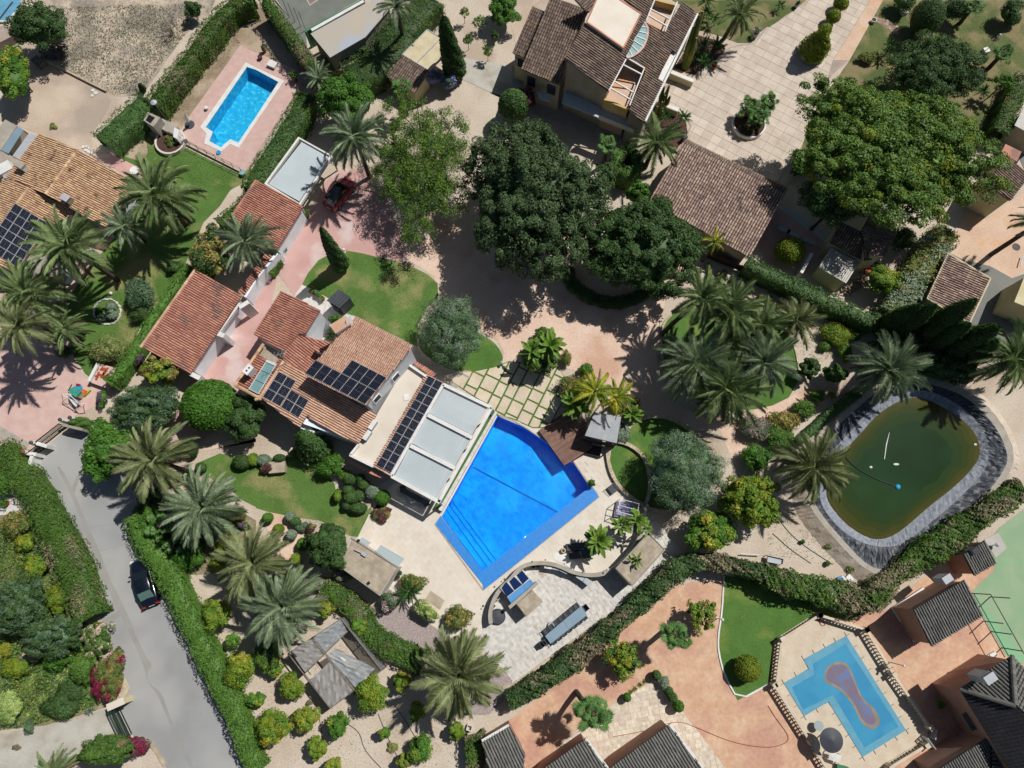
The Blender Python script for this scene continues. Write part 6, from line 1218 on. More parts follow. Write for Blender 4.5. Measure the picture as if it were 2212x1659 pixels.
# clipped balls
for s, r, h, m, lb in (('12: 805,820', (15, 13), 1.6, 'leaf_boxgreen', 'oval clipped box ball at the upper left of the cluster'), ('12: 903,815', (10, 10), 1.4, 'leaf_boxgreen', 'smallest clipped box ball at the top of the cluster'), ('12: 927,867', (13, 12), 1.5, 'leaf_boxgreen', 'round clipped box ball beside the pale one'), ('12: 792,918', (12, 11), 1.6, 'leaf_boxgreen', 'clipped ball on the lawn side of the cluster'), ('12: 822,980', (19, 14), 1.6, 'leaf_boxgreen', 'widest clipped ball of the cluster'), ('12: 885,965', (11, 13), 1.5, 'leaf_boxgreen', 'clipped ball merged to the widest one'), ('12: 1005,932', (16, 14), 1.4, 'leaf_sage', 'pale silver clipped ball right of the cluster'), ('12: 1090,980', (17, 17), 1.4, 'leaf_bright', 'bright green clipped mound by the terrace corner'), ('12: 880,1070', (20, 12), 1.2, 'leaf_boxgreen', 'low clipped mound at the lawn tip'), ('12: 780,1052', (10, 9), 1.2, 'leaf_dark', 'dark small ball left of the low mound'), ('12: 292,1146', (12, 11), 1.2, 'leaf_sage', 'silver ball at the lower lawn edge'), ('12: 336,1190', (12, 10), 1.2, 'leaf_boxgreen', 'green ball beside the silver one at the lower lawn edge'), ('12: 300,1302', (12, 11), 1.3, 'leaf_sage', 'silver ball beside the yellow one on the gravel'), ('12: 96,1156', (12, 11), 1.2, 'leaf_bright', 'bright green ball on the gravel left of the lawn'), ('12: 190,1252', (12, 11), 1.2, 'leaf_gold', 'yellow ball on the gravel'), ('12: 340,1512', (12, 13), 1.4, 'leaf_citrus', 'olive ball left of the dark dense tree'), ('12: 550,642', (8, 7), 1.1, 'leaf_sage', 'small silver ball beside the oleander'), ('12: 60,655', (15, 13), 1.1, 'leaf_sage', 'silver ball at the upper lawn edge'), ('12: 322,598', (8, 9), 1.0, 'leaf_citrus', 'small olive ball near the leaning conifer'), ('12: 395,1385', (12, 14), 1.4, 'leaf_bright', 'green ball touching the dark dense tree'), ('12: 700,960', (8, 14), 1.4, 'leaf_citrus', 'olive oval ball on the lawn side of the cluster'), ('02: 1730,720', (12, 11), 1.1, 'leaf_dark', 'dark ball at the left corner of the garden lawn'), ('02: 1650,560', (14, 18), 1.4, 'leaf_dark', 'dark ball under the first road palm'), ('02: 2080,670', (20, 16), 1.3, 'leaf_dark', 'large dark mound on the upper lawn edge'), ('02: 2180,650', (12, 14), 1.2, 'leaf_citrus', 'olive mound on the upper lawn edge'), ('12: 200,640', (14, 9), 1.1, 'leaf_dark', 'dark block shaped mound on the upper lawn edge'),
    ('23: 2048,803', (28, 28), 2.2, 'leaf_gold', 'large golden clipped ball on the corner lawn'), ('23: 1252,860', (10, 10), 1.3, 'leaf_boxgreen', 'first clipped ball at the corner of the cream paving'), ('23: 1358,1000', (10, 10), 1.3, 'leaf_boxgreen', 'second clipped ball in the row on cream paving'), ('23: 1388,1050', (11, 10), 1.3, 'leaf_boxgreen', 'third clipped ball in the row on cream paving'), ('23: 1442,1128', (12, 12), 1.4, 'leaf_bright', 'last and largest clipped ball in the row on cream paving'), ('23: 998,1052', (8, 9), 1.2, 'leaf_bright', 'single clipped ball at the left end of the planting strip'), ('31: 205,490', (32, 30), 3.2, 'leaf_gold', 'big yellow-green clipped egg on the red yard'), ('30: 575,128', (15, 15), 1.8, 'leaf_gold', 'second clipped ball from the cone on the pale court'), ('30: 640,15', (16, 16), 1.8, 'leaf_gold', 'clipped ball nearest the top edge on the pale court'), ('30: 500,248', (14, 14), 1.6, 'leaf_gold', 'clipped ball touching the tall cone on the pale court'), ('30: 2125,148', (17, 15), 1.6, 'leaf_boxgreen', 'grey topped clipped drum at the top right'),
    ('01: 952,988', (11, 9), .9, 'leaf_sage', 'upper lavender ball inside the white stone ring'), ('01: 958,1058', (12, 11), .9, 'leaf_sage', 'largest lavender ball inside the white stone ring'), ('01: 875,1080', (9, 9), .8, 'leaf_sage', 'left lavender ball inside the white stone ring'), ('01: 850,1035', (8, 6), .6, 'leaf_dark', 'dark little shrub inside the white stone ring'), ('30: 1405,110', (33, 36), 4.5, 'leaf_dark', 'tall dark clipped dome on the park lawn')):
    rx, ry = r; x, y = D1(s); tree('clipped_ball', lb, 'topiary', x, y, rx, ry, h, m, 'ball', hb=.05, n=int(500+rx*ry*5), ls=.07, trunk=False)
tree('clipped_hedge_bush', 'pale yellow-green variegated rounded hedge on the terrace edge', 'shrub', *D1('13: 1470,305'), 32, 19, 1.9, 'leaf_cream', 'clump', hb=.1, n=4200, ls=.10, trunk=False, rot=-.5, m2='leaf_lime', f2=.3)
conifer('golden clipped cone in the round planter on the pale court', D1('30: 375,465'), D1('30: 490,275'), 4.2, 1.55, 'leaf_gold', 5200, 'clipped_cone', .45, cat='topiary')
conifer('tall cypress on the big lawn, tip over the drive', D1('11: 745,655'), D1('11: 560,308'), 8.9, .85, n=7000, rb=.55)
conifer('tall dark cypress beside the cream canopy hut', D1('10: 1725,670'), D1('10: 1622,145'), 9.2, 1.2, n=8000, rb=.42)
conifer('small cypress seedling at the corner of the long hedge', D1('00: 1235,770'), D1('00: 1205,725'), 2.0, .35, n=700)
conifer('wind-bent conifer on the upper edge of the garden lawn', D1('12: 540,600'), D1('12: 380,440'), 4.2, 1.5, 'leaf_boxgreen', 4000, 'conifer', .45)
for b_, t_, h, r, lb in (('31: 960,1200', '31: 1312,978', 8.5, 1.1, 'leftmost cypress of the row behind the pond'), ('31: 1050,1230', '31: 1450,975', 9.5, 1.2, 'second cypress of the row behind the pond'), ('31: 1240,1290', '31: 1795,930', 11, 1.4, 'tallest cypress of the row, tip over the square outbuilding'), ('31: 1330,1330', '31: 1745,1140', 8.5, 1.3, 'fourth cypress of the row behind the pond'), ('31: 1450,1400', '31: 2000,1160', 9.5, 1.5, 'fifth cypress of the row over the grey asphalt'), ('31: 1620,1450', '31: 1980,1290', 7.5, 1.5, 'last cypress of the row beside the right palm')):
    conifer(lb, D1(b_), D1(t_), h, r, n=6500, group='cypress row behind the pond')
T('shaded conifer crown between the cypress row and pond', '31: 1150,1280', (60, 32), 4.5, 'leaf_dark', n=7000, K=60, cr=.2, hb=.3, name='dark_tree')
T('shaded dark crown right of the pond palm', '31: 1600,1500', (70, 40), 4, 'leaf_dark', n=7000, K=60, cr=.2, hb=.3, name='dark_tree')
# ---- palms
p_ = 'leaf_palm'; pb = 'leaf_palm_blue'; po_ = 'leaf_palm_olive'
for lb, s, r, h, bs, m, nf in (
    ('date palm beside the white carport and red car', '10: 860,1195', 66, 7.0, None, pb, 46), ('tall date palm casting a full star shadow on the left lawn', '01: 1370,30', 84, 5.8, '01: 1600,285', p_, 46), ('tall leaning date palm in front of the left house arcade', '01: 610,480', 80, 7.8, '01: 1020,765', p_, 44),
    ('small date palm at the corner of the left house', '01: 1090,300', 48, 5.0, '01: 1250,430', pb, 34), ('date palm at the left edge above the forecourt', '01: 240,880', 78, 6.5, '01: 540,1100', p_, 44), ('leaning date palm with golden heart at the left edge', '01: 160,1160', 66, 7.5, '01: 650,1385', po_, 36), ('short date palm at the lawn corner of the left forecourt', '01: 570,1180', 52, 3.6, '01: 735,1215', p_, 34),
    ('silver date palm between the two garages', '01: 2130,430', 64, 4.6, None, pb, 40), ('golden green date palm over the rose path by the road', '02: 1340,660', 84, 5.0, '02: 1680,775', po_, 52), ('blue-green date palm at the edge of the garden lawn', '02: 1760,1075', 82, 4.2, None, pb, 56),
    ('date palm between stone path and dark dense tree', '02: 2190,1540', 80, 4.2, None, po_, 52), ('silver date palm above the greenhouse', '13: 232,262', 86, 4.4, None, pb, 58), ('big date palm at the end of the winding hedge', '13: 1755,850', 92, 5.2, None, po_, 62),
    ('outermost leaning palm of the lawn clump, shadow on the court', '21: 1650,920', 66, 7.2, '21: 1300,1225', p_, 36), ('upper palm of the lawn clump', '21: 1870,1020', 74, 6.4, '21: 1640,1240', p_, 42), ('lower left palm of the lawn clump', '21: 1590,1485', 82, 4.4, None, pb, 50), ('lowest palm of the lawn clump', '22: 1850,55', 80, 4.6, None, p_, 50), ('right palm of the lawn clump', '21: 2175,1470', 70, 5.2, None, pb, 42), ('upper right palm of the lawn clump', '21: 2165,1150', 62, 4.6, None, p_, 36), ('palm in the middle of the lawn clump', '21: 1880,1330', 50, 3.6, None, p_, 30),
    ('drooping olive palm in the sand garden', '31: 250,1120', 54, 4.4, '31: 150,1220', po_, 34), ('date palm at the upper end of the pond', '31: 1050,1535', 78, 5.2, None, pb, 48), ('date palm at the right edge above the pond', '31: 2115,1445', 76, 5.4, None, p_, 46), ('date palm over the left end of the pond', '32: 385,715', 78, 4.6, None, po_, 52),
    ('leaning date palm below the villa mulch bed', '20: 1245,1235', 56, 4.0, '20: 1150,1450', p_, 34), ('young leaning palm on the lawn above the mulch bed', '20: 1965,130', 50, 4.2, '20: 1830,335', p_, 26), ('tall thin palm beside the tennis pavilion', '10: 1215,55', 44, 7.5, '10: 1290,430', pb, 24), ('palm cut by the bottom edge beside the gravel drive', '03: 480,1670', 48, 3.2, None, p_, 30), ('small palm beside the bright broad tree', '10: 545,680', 36, 4.2, None, pb, 26),
    ('date palm beyond the right edge shading the beige court', 'd: 2248,480', 60, 7, None, p_, 30)):
    x, y = D1(s); palm(lb, x, y, r, h, m, 'date', nf, D1(bs) if bs else None)
for lb, s, r, h, nf in (('fan palm between villa lean-to and ring hedge', '20: 830,1240', 30, 4.0, 30), ('fan palm behind the jacaranda beside the hut', '10: 1250,770', 32, 4.2, 28), ('large fan palm on the orange patio near the hedge', '23: 1420,510', 46, 4.6, 40), ('tallest fan palm leaning over the cream paving', '23: 700,1190', 56, 5.5, 40), ('fan palm at the top edge of the park lawn', '30: 1780,50', 26, 2.6, 28), ('fan palm on the right of the park lawn', '30: 2030,460', 29, 2.4, 34)):
    x, y = D1(s); bs = D1('23: 555,1000') if 'tallest' in lb else None; palm(lb, x, y, r, h, 'leaf_fan', 'fan', nf, bs, name='fan_palm', e0=62, e1=-25, pname='fan_leaf')
for i, (s, r) in enumerate((('20: 2060,920', 30), ('20: 2130,1010', 29), ('30: 5,900', 29))):
    x, y = D1(s); palm(('upper', 'middle', 'right')[i]+' dwarf fan palm in the round planter on the pale court', x, y, r, 2.0, 'leaf_fan', 'fan', 44, None, name='fan_palm', e0=62, e1=-12, pname='fan_leaf', group='fan palms in the round planter')
x, y = D1('02: 1380,1230'); palm('low fan palm with huge pale leaves behind the road hedge', x, y, 46, 2.6, 'leaf_fan', 'fan', 14, None, name='fan_palm', e0=60, e1=-10, pname='fan_leaf'); x, y = D1('02: 1480,1400'); palm('second low fan palm with pale leaves nearer the road', x, y, 30, 2.2, 'leaf_fan', 'fan', 8, None, name='fan_palm', e0=50, e1=-10, pname='fan_leaf')
for lb, s, r, h, nf in (('golden feather palm behind the gazebo', '22: 720,60', 52, 4.4, 26), ('second golden feather palm crown right of the gazebo', '22: 900,110', 44, 4.0, 22), ('yellow feather palm at the corner of the tiled hall', '21: 1750,430', 32, 4.4, 14)):
    x, y = D1(s); palm(lb, x, y, r, h, 'leaf_areca', 'thin', nf, None, name='feather_palm', e0=70, e1=-15, tr=.12)
for lb, s, r, h in (('sago palm beside the entrance cactus, upper left', '20: 1640,400', 17, 1.1), ('sago palm with golden heart at the mulch bed right', '20: 1765,405', 18, 1.1), ('sago palm at the middle of the upper mulch bed', '20: 1655,535', 18, 1.0), ('sago palm on the lawn above the mulch bed', '20: 1740,170', 15, .9), ('dark sago palm beside the tall cactus', '20: 1560,480', 16, .9), ('pale sago palm at the lower mulch bed', '20: 1480,1025', 17, 1.2), ('sago palm in the lower mulch bed centre', '20: 1325,1010', 16, 1.1), ('small sago palm at the top left of the court', '30: 108,52', 11, .7), ('upper sago palm on the park lawn', '30: 1052,395', 14, 1.1), ('lower sago palm on the park lawn', '30: 1035,465', 14, .9), ('lone dark sago palm on the top lawn', '20: 1690,160' if 0 else '20: 1680,115', 15, .8), ('large glossy sago palm below the pool house', '13: 1330,130', 28, 1.6), ('spiky palm at the park lawn edge behind the pine', '30: 1850,800', 15, 1.2), ('sago palm at the top edge of the lawn', '20: 1680,10', 20, 1.6)):
    x, y = D1(s); palm(lb, x, y, r, h, 'leaf_cycad', 'cycad', 26, None, name='sago_palm', e0=75, e1=-5, trunk=False, cat='plant')
for lb, s, r, h, nf in (('banana-like plant with big leaves behind the loungers', '22: 745,1350', 32, 2.6, 34), ('leaning strelitzia crown above the curved wall', '22: 1080,1180', 24, 3.2, 20), ('strelitzia crown over the winding wall', '22: 940,1220', 24, 3.0, 18), ('small strelitzia crown hanging over the pavilion roof', '22: 1075,1520', 17, 3.0, 10), ('strelitzia leaves at the wall bend', '22: 1150,1250', 18, 2.8, 9), ('broad-leaved plant on the court island', '21: 330,1330', 34, 3.2, 30), ('broad-leaved plant at the left of the court island', '21: 180,1380', 28, 3.0, 26), ('broad leaves under the golden feather palm', '22: 560,180', 34, 2.4, 26), ('broad leaves right of the golden feather palm', '22: 1040,260', 22, 1.5, 18)):
    x, y = D1(s); palm(lb, x, y, r, h, 'leaf_banana', 'blade', nf, None, name='broad_leaf_plant', e0=75, e1=-10, tr=.07, cat='plant', pname='leaf')
for i, (s, r) in enumerate((('03: 370,1060', 14), ('03: 350,1140', 13), ('03: 260,1190', 12), ('03: 300,880', 15), ('03: 270,940', 11), ('03: 380,830', 11), ('03: 770,1165', 15), ('03: 690,1115', 12), ('03: 520,870', 14), ('03: 60,1080', 16), ('03: 30,1190', 16))):
    x, y = D1(s); rosette(('spiky pale rosette plant nearest the black rock', 'spiky pale rosette in the middle of the bed', 'lowest spiky rosette by the gravel drive', 'spiky rosette of the upper group, right', 'spiky rosette of the upper group, lower', 'spiky rosette of the upper group, top', 'blue agave nearest the black gate', 'agave beside the blue one', 'grassy rosette above the black rock', 'spiky rosette at the left edge, upper', 'spiky rosette at the left edge, lower')[i], x, y, r, 'leaf_agave' if i != 6 else 'leaf_sage', nb=26, group='spiky plants in the garden left of the road')
for i, s in enumerate(('23: 1065,975', '23: 1110,940', '23: 1150,910', '23: 1030,1000')):
    x, y = D1(s); rosette('small spiky plant in the planting strip, number %s from the left' % ('third', 'fourth', 'fifth', 'second')[i] if 0 else ('spiky plant in the strip beside the second gap', 'golden spiky plant mid strip', 'spiky plant nearest the row corner', 'spiky plant nearest the single ball')[i], x, y, 8, 'leaf_citrus', h=.5, nb=16)
# ---- hedges
hedge('long clipped hedge between dry field and turquoise pool plot', '10: -40,-40 00: 1975,0 1760,280 1530,580 1300,880', 2.0, 2.6, m2='leaf_dry', f2=.12)
hedge('thick hedge block left of the barbecue corner', '00: 1260,850 1120,960 1000,1080 870,1210', 3.0, 2.4, 'leaf_boxgreen', dens=60)
hedge('dark tall hedge between dry yard and tennis court', '10: 60,-40 230,200 420,470 560,640', 1.4, 3.2, m2='leaf_dry', f2=.3)
hedge('ragged hedge between turquoise pool and carport', '10: 430,800 340,980 200,1200 60,1430 00: 2150,1640', 2.4, 2.4, 'leaf_boxgreen', m2='leaf_hedge', f2=.3)
hedge('short hedge between left lawn and first garage', '01: 2150,30 2000,150 1880,260', 1.2, 2.0)
hedge('long narrow lime hedge beside the large red roof', '01: 1600,610 1430,880 1290,1090 1150,1340 990,1570 920,1640', 1.15, 2.0, 'leaf_lime', dens=60)
hedge('bright clipped hedge along the road right side', '02: 1150,1130 1240,1380 1400,1600 03: 1460,40 1580,310 1740,640 1900,960 2060,1300 2190,1700', (2.3, 1.6), 2.0, 'leaf_lime', dens=80, rough=.1)
hedge('broad dark hedge along the road left side', '02: -60,560 80,720 260,930 370,1180 500,1400 590,1600 03: 650,130 740,380', (2.7, 2.9), 2.0, 'leaf_hedge', dens=75, m2='leaf_dry', f2=.16, rough=.1)
hedge('straight dark hedge below the small guest house', '21: 2040,590 31: 60,710 350,850 700,1010 960,1120', 1.6, 2.4, 'leaf_boxgreen', dens=70)
hedge('flowering grey-green hedge below the umbrella pine', '31: 1580,310 1420,540 1290,760 1190,930 1100,1060', 2.8, 2.6, 'leaf_mixed', dens=50, m2='leaf_sage', f2=.5, ls=.12)
hedge('ivy hedge at the right edge beyond the pine', '30: 2240,640 2130,900 2020,1130', 1.8, 2.4, m2='leaf_dry', f2=.2)
hedge('long dark boundary hedge between white patio and orange patio', '23: -30,1100 340,880 700,600 1000,340 1300,70 22: 1450,1590 1650,1520 1900,1560 2212,1640', 1.6, 2.2, 'leaf_dark', dens=75, ls=.12, m2='leaf_dry', f2=.28, rough=.25)
hedge('dry flecked boundary hedge below the pond', '22: 2180,1640 33: 150,60 400,110 700,190 930,235 1010,100 32: 1250,1560 1500,1400 1800,1190 2050,1010 2240,900', 2.1, 2.2, 'leaf_hedge', dens=75, ls=.12, m2='leaf_dry', f2=.3, rough=.28)
hedge('winding hedge between orchard and pink gravel', '13: 560,110 760,210 910,340 1000,540 1150,620 1320,700 1450,780', 1.9, 1.5, 'leaf_hedge', m2='leaf_dry', f2=.12)
hedge('low rounded hedge beside the rose drive', '11: 180,570 100,700', 1.0, 1.1, 'leaf_hedge')
hedge('short hedge at the bottom edge below the leftmost grey roof', '13: 1880,1370 1900,1500 1890,1680', 1.6, 1.9, 'leaf_hedge', m2='leaf_dry', f2=.4)
hedge('thin dark hedge on the bank left of the pond', '32: 260,500 420,370 600,210 790,60', .9, 1.1, 'leaf_boxgreen')
hedge('overgrown dark hedge between pavilion and garden hut', '10: 760,640 1000,560 1180,340 1330,120 1500,-60', 4.4, 2.8, 'leaf_dark', dens=45, m2='leaf_hedge', f2=.4, rough=.2)
hedge('dry shrub row under the pavilion wall', '10: 560,540 720,560 900,520', 1.4, 1.2, 'leaf_dry', m2='leaf_hedge', f2=.4)
hedge('ring shaped clipped hedge with hollow centre', [P(D1('20: 1005,1375')[0]+25*math.cos(a), D1('20: 1005,1375')[1]+27*math.sin(a), 2.6) for a in [6.283*i/12 for i in range(12)]], 1.3, 2.6, 'leaf_hedge', closed=True, dens=60)
hedge('dark low hedge ring around the shaded pond bed', '21: 480,640 500,760 640,880 800,940 960,940 1100,890 1250,800', 1.2, .9, 'leaf_dark')
hedge('ivy bank right of the grey pavilion roofs at the top', '10: 1650,40 1560,180 1500,260' if 0 else '31: 620,1010 740,1070 900,1130', .5, 1.3, 'leaf_lime', dens=60)
shrub('variegated pale bougainvillea bank along the road', *D1('03: 820,545'), 36, 'leaf_hedge', 2.2, 42, m2='leaf_flower', f2=.5, n=7500, K=70, cr=.2, rot=.35)
shrub('crimson bougainvillea bank beside the gate pillar', *D1('03: 925,870'), 38, 'leaf_mixed', 2.4, 56, m2='leaf_bougain', f2=.36, n=9500, K=90, cr=.18)

shrub('crimson bougainvillea at the lower gate pillar', *D1('03: 1165,1470'), 27, 'leaf_maroon', 1.8, 26, m2='leaf_bougain', f2=.5, n=3600, ls=.09)
shrub('purple bougainvillea between lime hedge and loquat', *D1('01: 1185,1430'), 13, 'leaf_purple', 1.7, 18, n=1200, m2='leaf_maroon', f2=.3); shrub('magenta bougainvillea tip over the road kerb', *D1('03: 880,455'), 10, 'leaf_purple', 1.5, 9, n=700, ls=.07)
shrub('purple flowered creeper beside the swing seat', *D1('02: 870,120'), 12, 'leaf_bright', 1.4, 20, m2='leaf_purple', f2=.35, n=1500)
# cacti of the entrance bed
for i, (a, b, h, r) in enumerate((('20: 1500,580', '20: 1650,100', 6.2, .35), ('20: 1290,930', '20: 1360,740', 3.6, .28), ('20: 1230,1060', '20: 1300,880', 3.0, .25), ('20: 1660,470', '20: 1700,350', 2.2, .18))):
    B, Tt = P(*D1(a), 0), P(*D1(b), h); root = thing('column_cactus', ('tallest ribbed column cactus in the upper mulch bed', 'column cactus beside the lower planter wall', 'thin column cactus in the lower mulch bed', 'short pale column cactus between sago palms')[i], 'cactus', B)
    for q in range(4 if i < 3 else 1):
        o_ = Vector((.35*math.cos(q*1.6+i), .35*math.sin(q*1.6+i), 0))*(q > 0); mb = MB(); t = 1-.13*q; mb.tube([B+o_*.4, B.lerp(Tt, .5*t)+o_*1.2, B.lerp(Tt, t)+o_*1.4], [r, r*.95, r*.35], 9); obj('stem', mb, 'leaf_mixed' if i != 3 else 'leaf_sage', root)
# cactus garden below the clipped hedge
rg = random.Random(77); nb_ = [0]; ORD = 'first second third fourth fifth sixth seventh eighth ninth tenth eleventh twelfth thirteenth fourteenth fifteenth sixteenth seventeenth eighteenth nineteenth twentieth'.split()
def bc(x, y):
    tree('barrel_cactus', ORD[nb_[0]]+' barrel cactus from the left end of the sand strip under the dark hedge', 'cactus', x, y, r, r, .5, 'leaf_weed', 'ball', hb=0, n=160, ls=.06, trunk=False, group='barrel cacti on the sand'); nb_[0] += 1
for x0, y0, m_ in ((1700, 635, 0), (1720, 670, 0), (1785, 700, 0), (1840, 690, 0), (1855, 745, 0), (1900, 760, 0), (1965, 800, 0), (2035, 835, 0), (2085, 850, 0), (2150, 900, 0), (2190, 920, 0)):
    x, y = D1('21: %d,%d' % (x0, y0)); r = rg.uniform(4, 7); bc(x, y)
for x0, y0 in ((20, 915), (60, 970), (90, 985), (130, 980), (170, 985), (205, 990), (110, 1030), (140, 1045), (30, 960)):
    x, y = D1('31: %d,%d' % (x0, y0)); r = rg.uniform(4, 7); bc(x, y)
# ================================================================ objects
def placed(mb, loc, rz, z=0):
    c, s = math.cos(rz), math.sin(rz); mb.v = [(loc[0]+v[0]*c-v[1]*s, loc[1]+v[0]*s+v[1]*c, v[2]+z) for v in mb.v]; return mb
def car(label, pos, rz, paint, L=4.55, Wd=1.8, hatch=False, glass='car_glass', rear='car_glass'):
    root = thing('parked_car', label, 'car', (pos[0], pos[1], 0)); Z = 1.42 if not hatch else 1.52
    st = [(-L/2, .70, .55, .62), (-L/2+.12, .86, .62, .88), (-L*.36, .97, .66, .98), (-L*.22, 1, .68, 1.0), (0, 1, .68, .98), (L*.2, 1, .68, .96), (L*.34, .97, .66, .90), (L/2-.25, .88, .62, .80), (L/2-.04, .66, .52, .62), (L/2, .5, .45, .5)]
    if hatch: st[0] = (-L/2, .78, .6, .85); st[1] = (-L/2+.1, .9, .66, 1.0)
    b = MB(); sec = lambda x, w_, hm, ht: [(x, -w_*Wd/2*.92, .22), (x, -w_*Wd/2, .45), (x, -w_*Wd/2, hm), (x, -w_*Wd/2*.93, ht-.05), (x, -w_*Wd/2*.75, ht), (x, 0, ht+.035), (x, w_*Wd/2*.75, ht), (x, w_*Wd/2*.93, ht-.05), (x, w_*Wd/2, hm), (x, w_*Wd/2, .45), (x, w_*Wd/2*.92, .22)]
    vs = [v for s_ in st for v in sec(*s_)]; k = 11; fs = [(i*k+q, (i+1)*k+q, (i+1)*k+q+1, i*k+q+1) for i in range(len(st)-1) for q in range(k-1)]+[tuple(range(k)), tuple(range(len(vs)-k, len(vs)))[::-1]]
    b.add(vs, [f[::-1] for f in fs[:-2]]+fs[-2:]); obj('body', placed(b, pos, rz), paint, root, True)
    xr, xt, xf, xw = (-L*.36, -L*.20, L*.06, L*.235) if not hatch else (-L*.45, -L*.34, L*.04, L*.24); w1, w2 = Wd*.44, Wd*.355; zb = .97
    q4 = [(xr, -w1*.86, zb), (xw, -w1*.9, zb-.03), (xw, w1*.9, zb-.03), (xr, w1*.86, zb)]; t4 = [(xt, -w2, Z-.03), (xf, -w2, Z-.02), (xf, w2, Z-.02), (xt, w2, Z-.03)]
    b = MB(); b.add([q4[1], q4[2], t4[2], t4[1]], [(0, 1, 2, 3)]); obj('windscreen', placed(b, pos, rz), glass, root)
    b = MB(); b.add([q4[3], q4[0], t4[0], t4[3]], [(0, 1, 2, 3)]); obj('rear_window', placed(b, pos, rz), rear, root)
    for q in ((0, 1), (3, 2)):
        b = MB(); a, c = q; f = (0, 1, 2, 3) if a == 0 else (3, 2, 1, 0); b.add([q4[a], q4[c], t4[c], t4[a]], [f]); obj('side_window', placed(b, pos, rz), glass, root)
    b = MB(); n = 5; rs = [(xt-.02, .97, 0), (xt+.2, 1, .035), ((xt+xf)/2, 1, .05), (xf-.15, 1, .035), (xf+.02, .96, 0)]; vs = []
    for x, w_, z in rs: vs += [(x, -w2*w_-.02, Z-.04), (x, -w2*w_*.8, Z+z), (x, 0, Z+z+.015), (x, w2*w_*.8, Z+z), (x, w2*w_+.02, Z-.04)]
    b.add(vs, [(i*5+q, (i+1)*5+q, (i+1)*5+q+1, i*5+q+1) for i in range(4) for q in range(4)]); ro = obj('roof', placed(b, pos, rz), paint if not hatch else 'car_glass', root, True)
    for s_ in (-1, 1):
        for qa, ta in ((q4[1], t4[1]), (q4[0], t4[0])): b = MB(); b.beam((qa[0], abs(qa[1])*s_, qa[2]), (ta[0], abs(ta[1])*s_, ta[2]+.01), .07, .05); obj('pillar', placed(b, pos, rz), paint, root)
    if not hatch: b = MB(); b.box((xf-.38, 0, Z+.055), (.5, .62, .02)); obj('sunroof', placed(b, pos, rz), 'car_glass', root)
    for x in (-L*.31, L*.31):
        for s_ in (-1, 1):
            w_ = MB(); w_.tube([(x, s_*(Wd/2-.2), .32), (x, s_*(Wd/2+.005), .32)], .32, 18); wo_ = obj('wheel', placed(w_, pos, rz), 'tyre', root); OFF[wo_.name] = OFF[root.name]; w_ = MB(); w_.tube([(x, s_*(Wd/2), .32), (x, s_*(Wd/2+.02), .32)], .2, 12); obj('rim', placed(w_, pos, rz), 'metal', wo_)
    for s_ in (-1, 1):
        b = MB(); b.box((L/2-.16, s_*Wd*.33, .66), (.22, .36, .12), -s_*.35); obj('headlight', placed(b, pos, rz), 'lamp_white', root); b = MB(); b.box((-L/2+.06, s_*Wd*.35, .78), (.12, .34, .14)); obj('tail_light', placed(b, pos, rz), 'lamp_red', root); b = MB(); b.box((xw-.2, s_*(Wd/2+.08), 1.0), (.14, .2, .13)); obj('mirror', placed(b, pos, rz), paint, root)
    b = MB(); b.box((-L/2-.005, 0, .6), (.03, .5, .12)); obj('number_plate', placed(b, pos, rz), 'white', root)
    return root
c = P(311, 1257, .8); car('black saloon with sunroof parked against the lime hedge', c, math.radians(113.5), 'car_black', rear='rear_glass')
c = P(733, 416, .8); car('red hatchback in palm shade beside the carport', c, math.radians(57), 'car_red', 4.1, 1.76, True)
# lamps
def lamp(label, s_base, h, s_head=None, kind='ball', r=.16, name='garden_lamp', pole='white'):
    B = P(*D1(s_base), 0); root = thing(name, label, 'lamp', B); t = Vector((B.x, B.y, h)); b = MB(); b.tube([B, t], [.05, .035], 8); b.lathe(B, [(.12, 0), (.12, .06)], 10); obj('pole', b, pole, root); b = MB()
    if kind == 'ball': b.lathe(t, [(r*math.sin(a), r-r*math.cos(a)) for a in [.1+math.pi*i/8*.97 for i in range(9)]], 14); m = 'white'
    elif kind == 'disc': b.lathe(t, [(.05, -.05), (r*1.6, 0), (r*1.7, .08), (r*.4, .2)], 16); m = 'light_grey'
    else: b.lathe(t, [(.08, 0), (.16, .1), (.19, .3), (.05, .42), (.01, .46)], 6); m = 'metal'
    obj('lamp_head', b, m, root)
    if kind == 'lantern': b = MB(); b.box((B.x, B.y, .2), (.62, .62, .4), .3); obj('base', b, 'white', root)
    return root
lamp('globe garden lamp at the barbecue corner hedge', '00: 1440,1030', 2.8, kind='disc', r=.2); lamp('lamp post on white cube beside the stepping path', '30: 1168,118', 2.0, kind='lantern'); lamp('lamp post on white cube left of the right fan palm', '30: 1872,450', 2.0, kind='lantern'); lamp('lamp post on white cube in the shade of the umbrella pine', '30: 430,1352', 2.0, kind='lantern')
lamp('thin street lamp at the balustrade beside the lodge', '33: 1052,745', 2.2, kind='ball', r=.12, pole='light_grey'); lamp('lamp with white globe at the left kerb of the corner lawn', '23: 1770,365', 1.6, kind='ball', r=.14); lamp('slim lamp at the canopy hut', '10: 1245,470', 2.2, kind='disc', r=.12); lamp('floodlight pole beside the court hut', '33: 1790,-260', 3.0, kind='disc', r=.12)
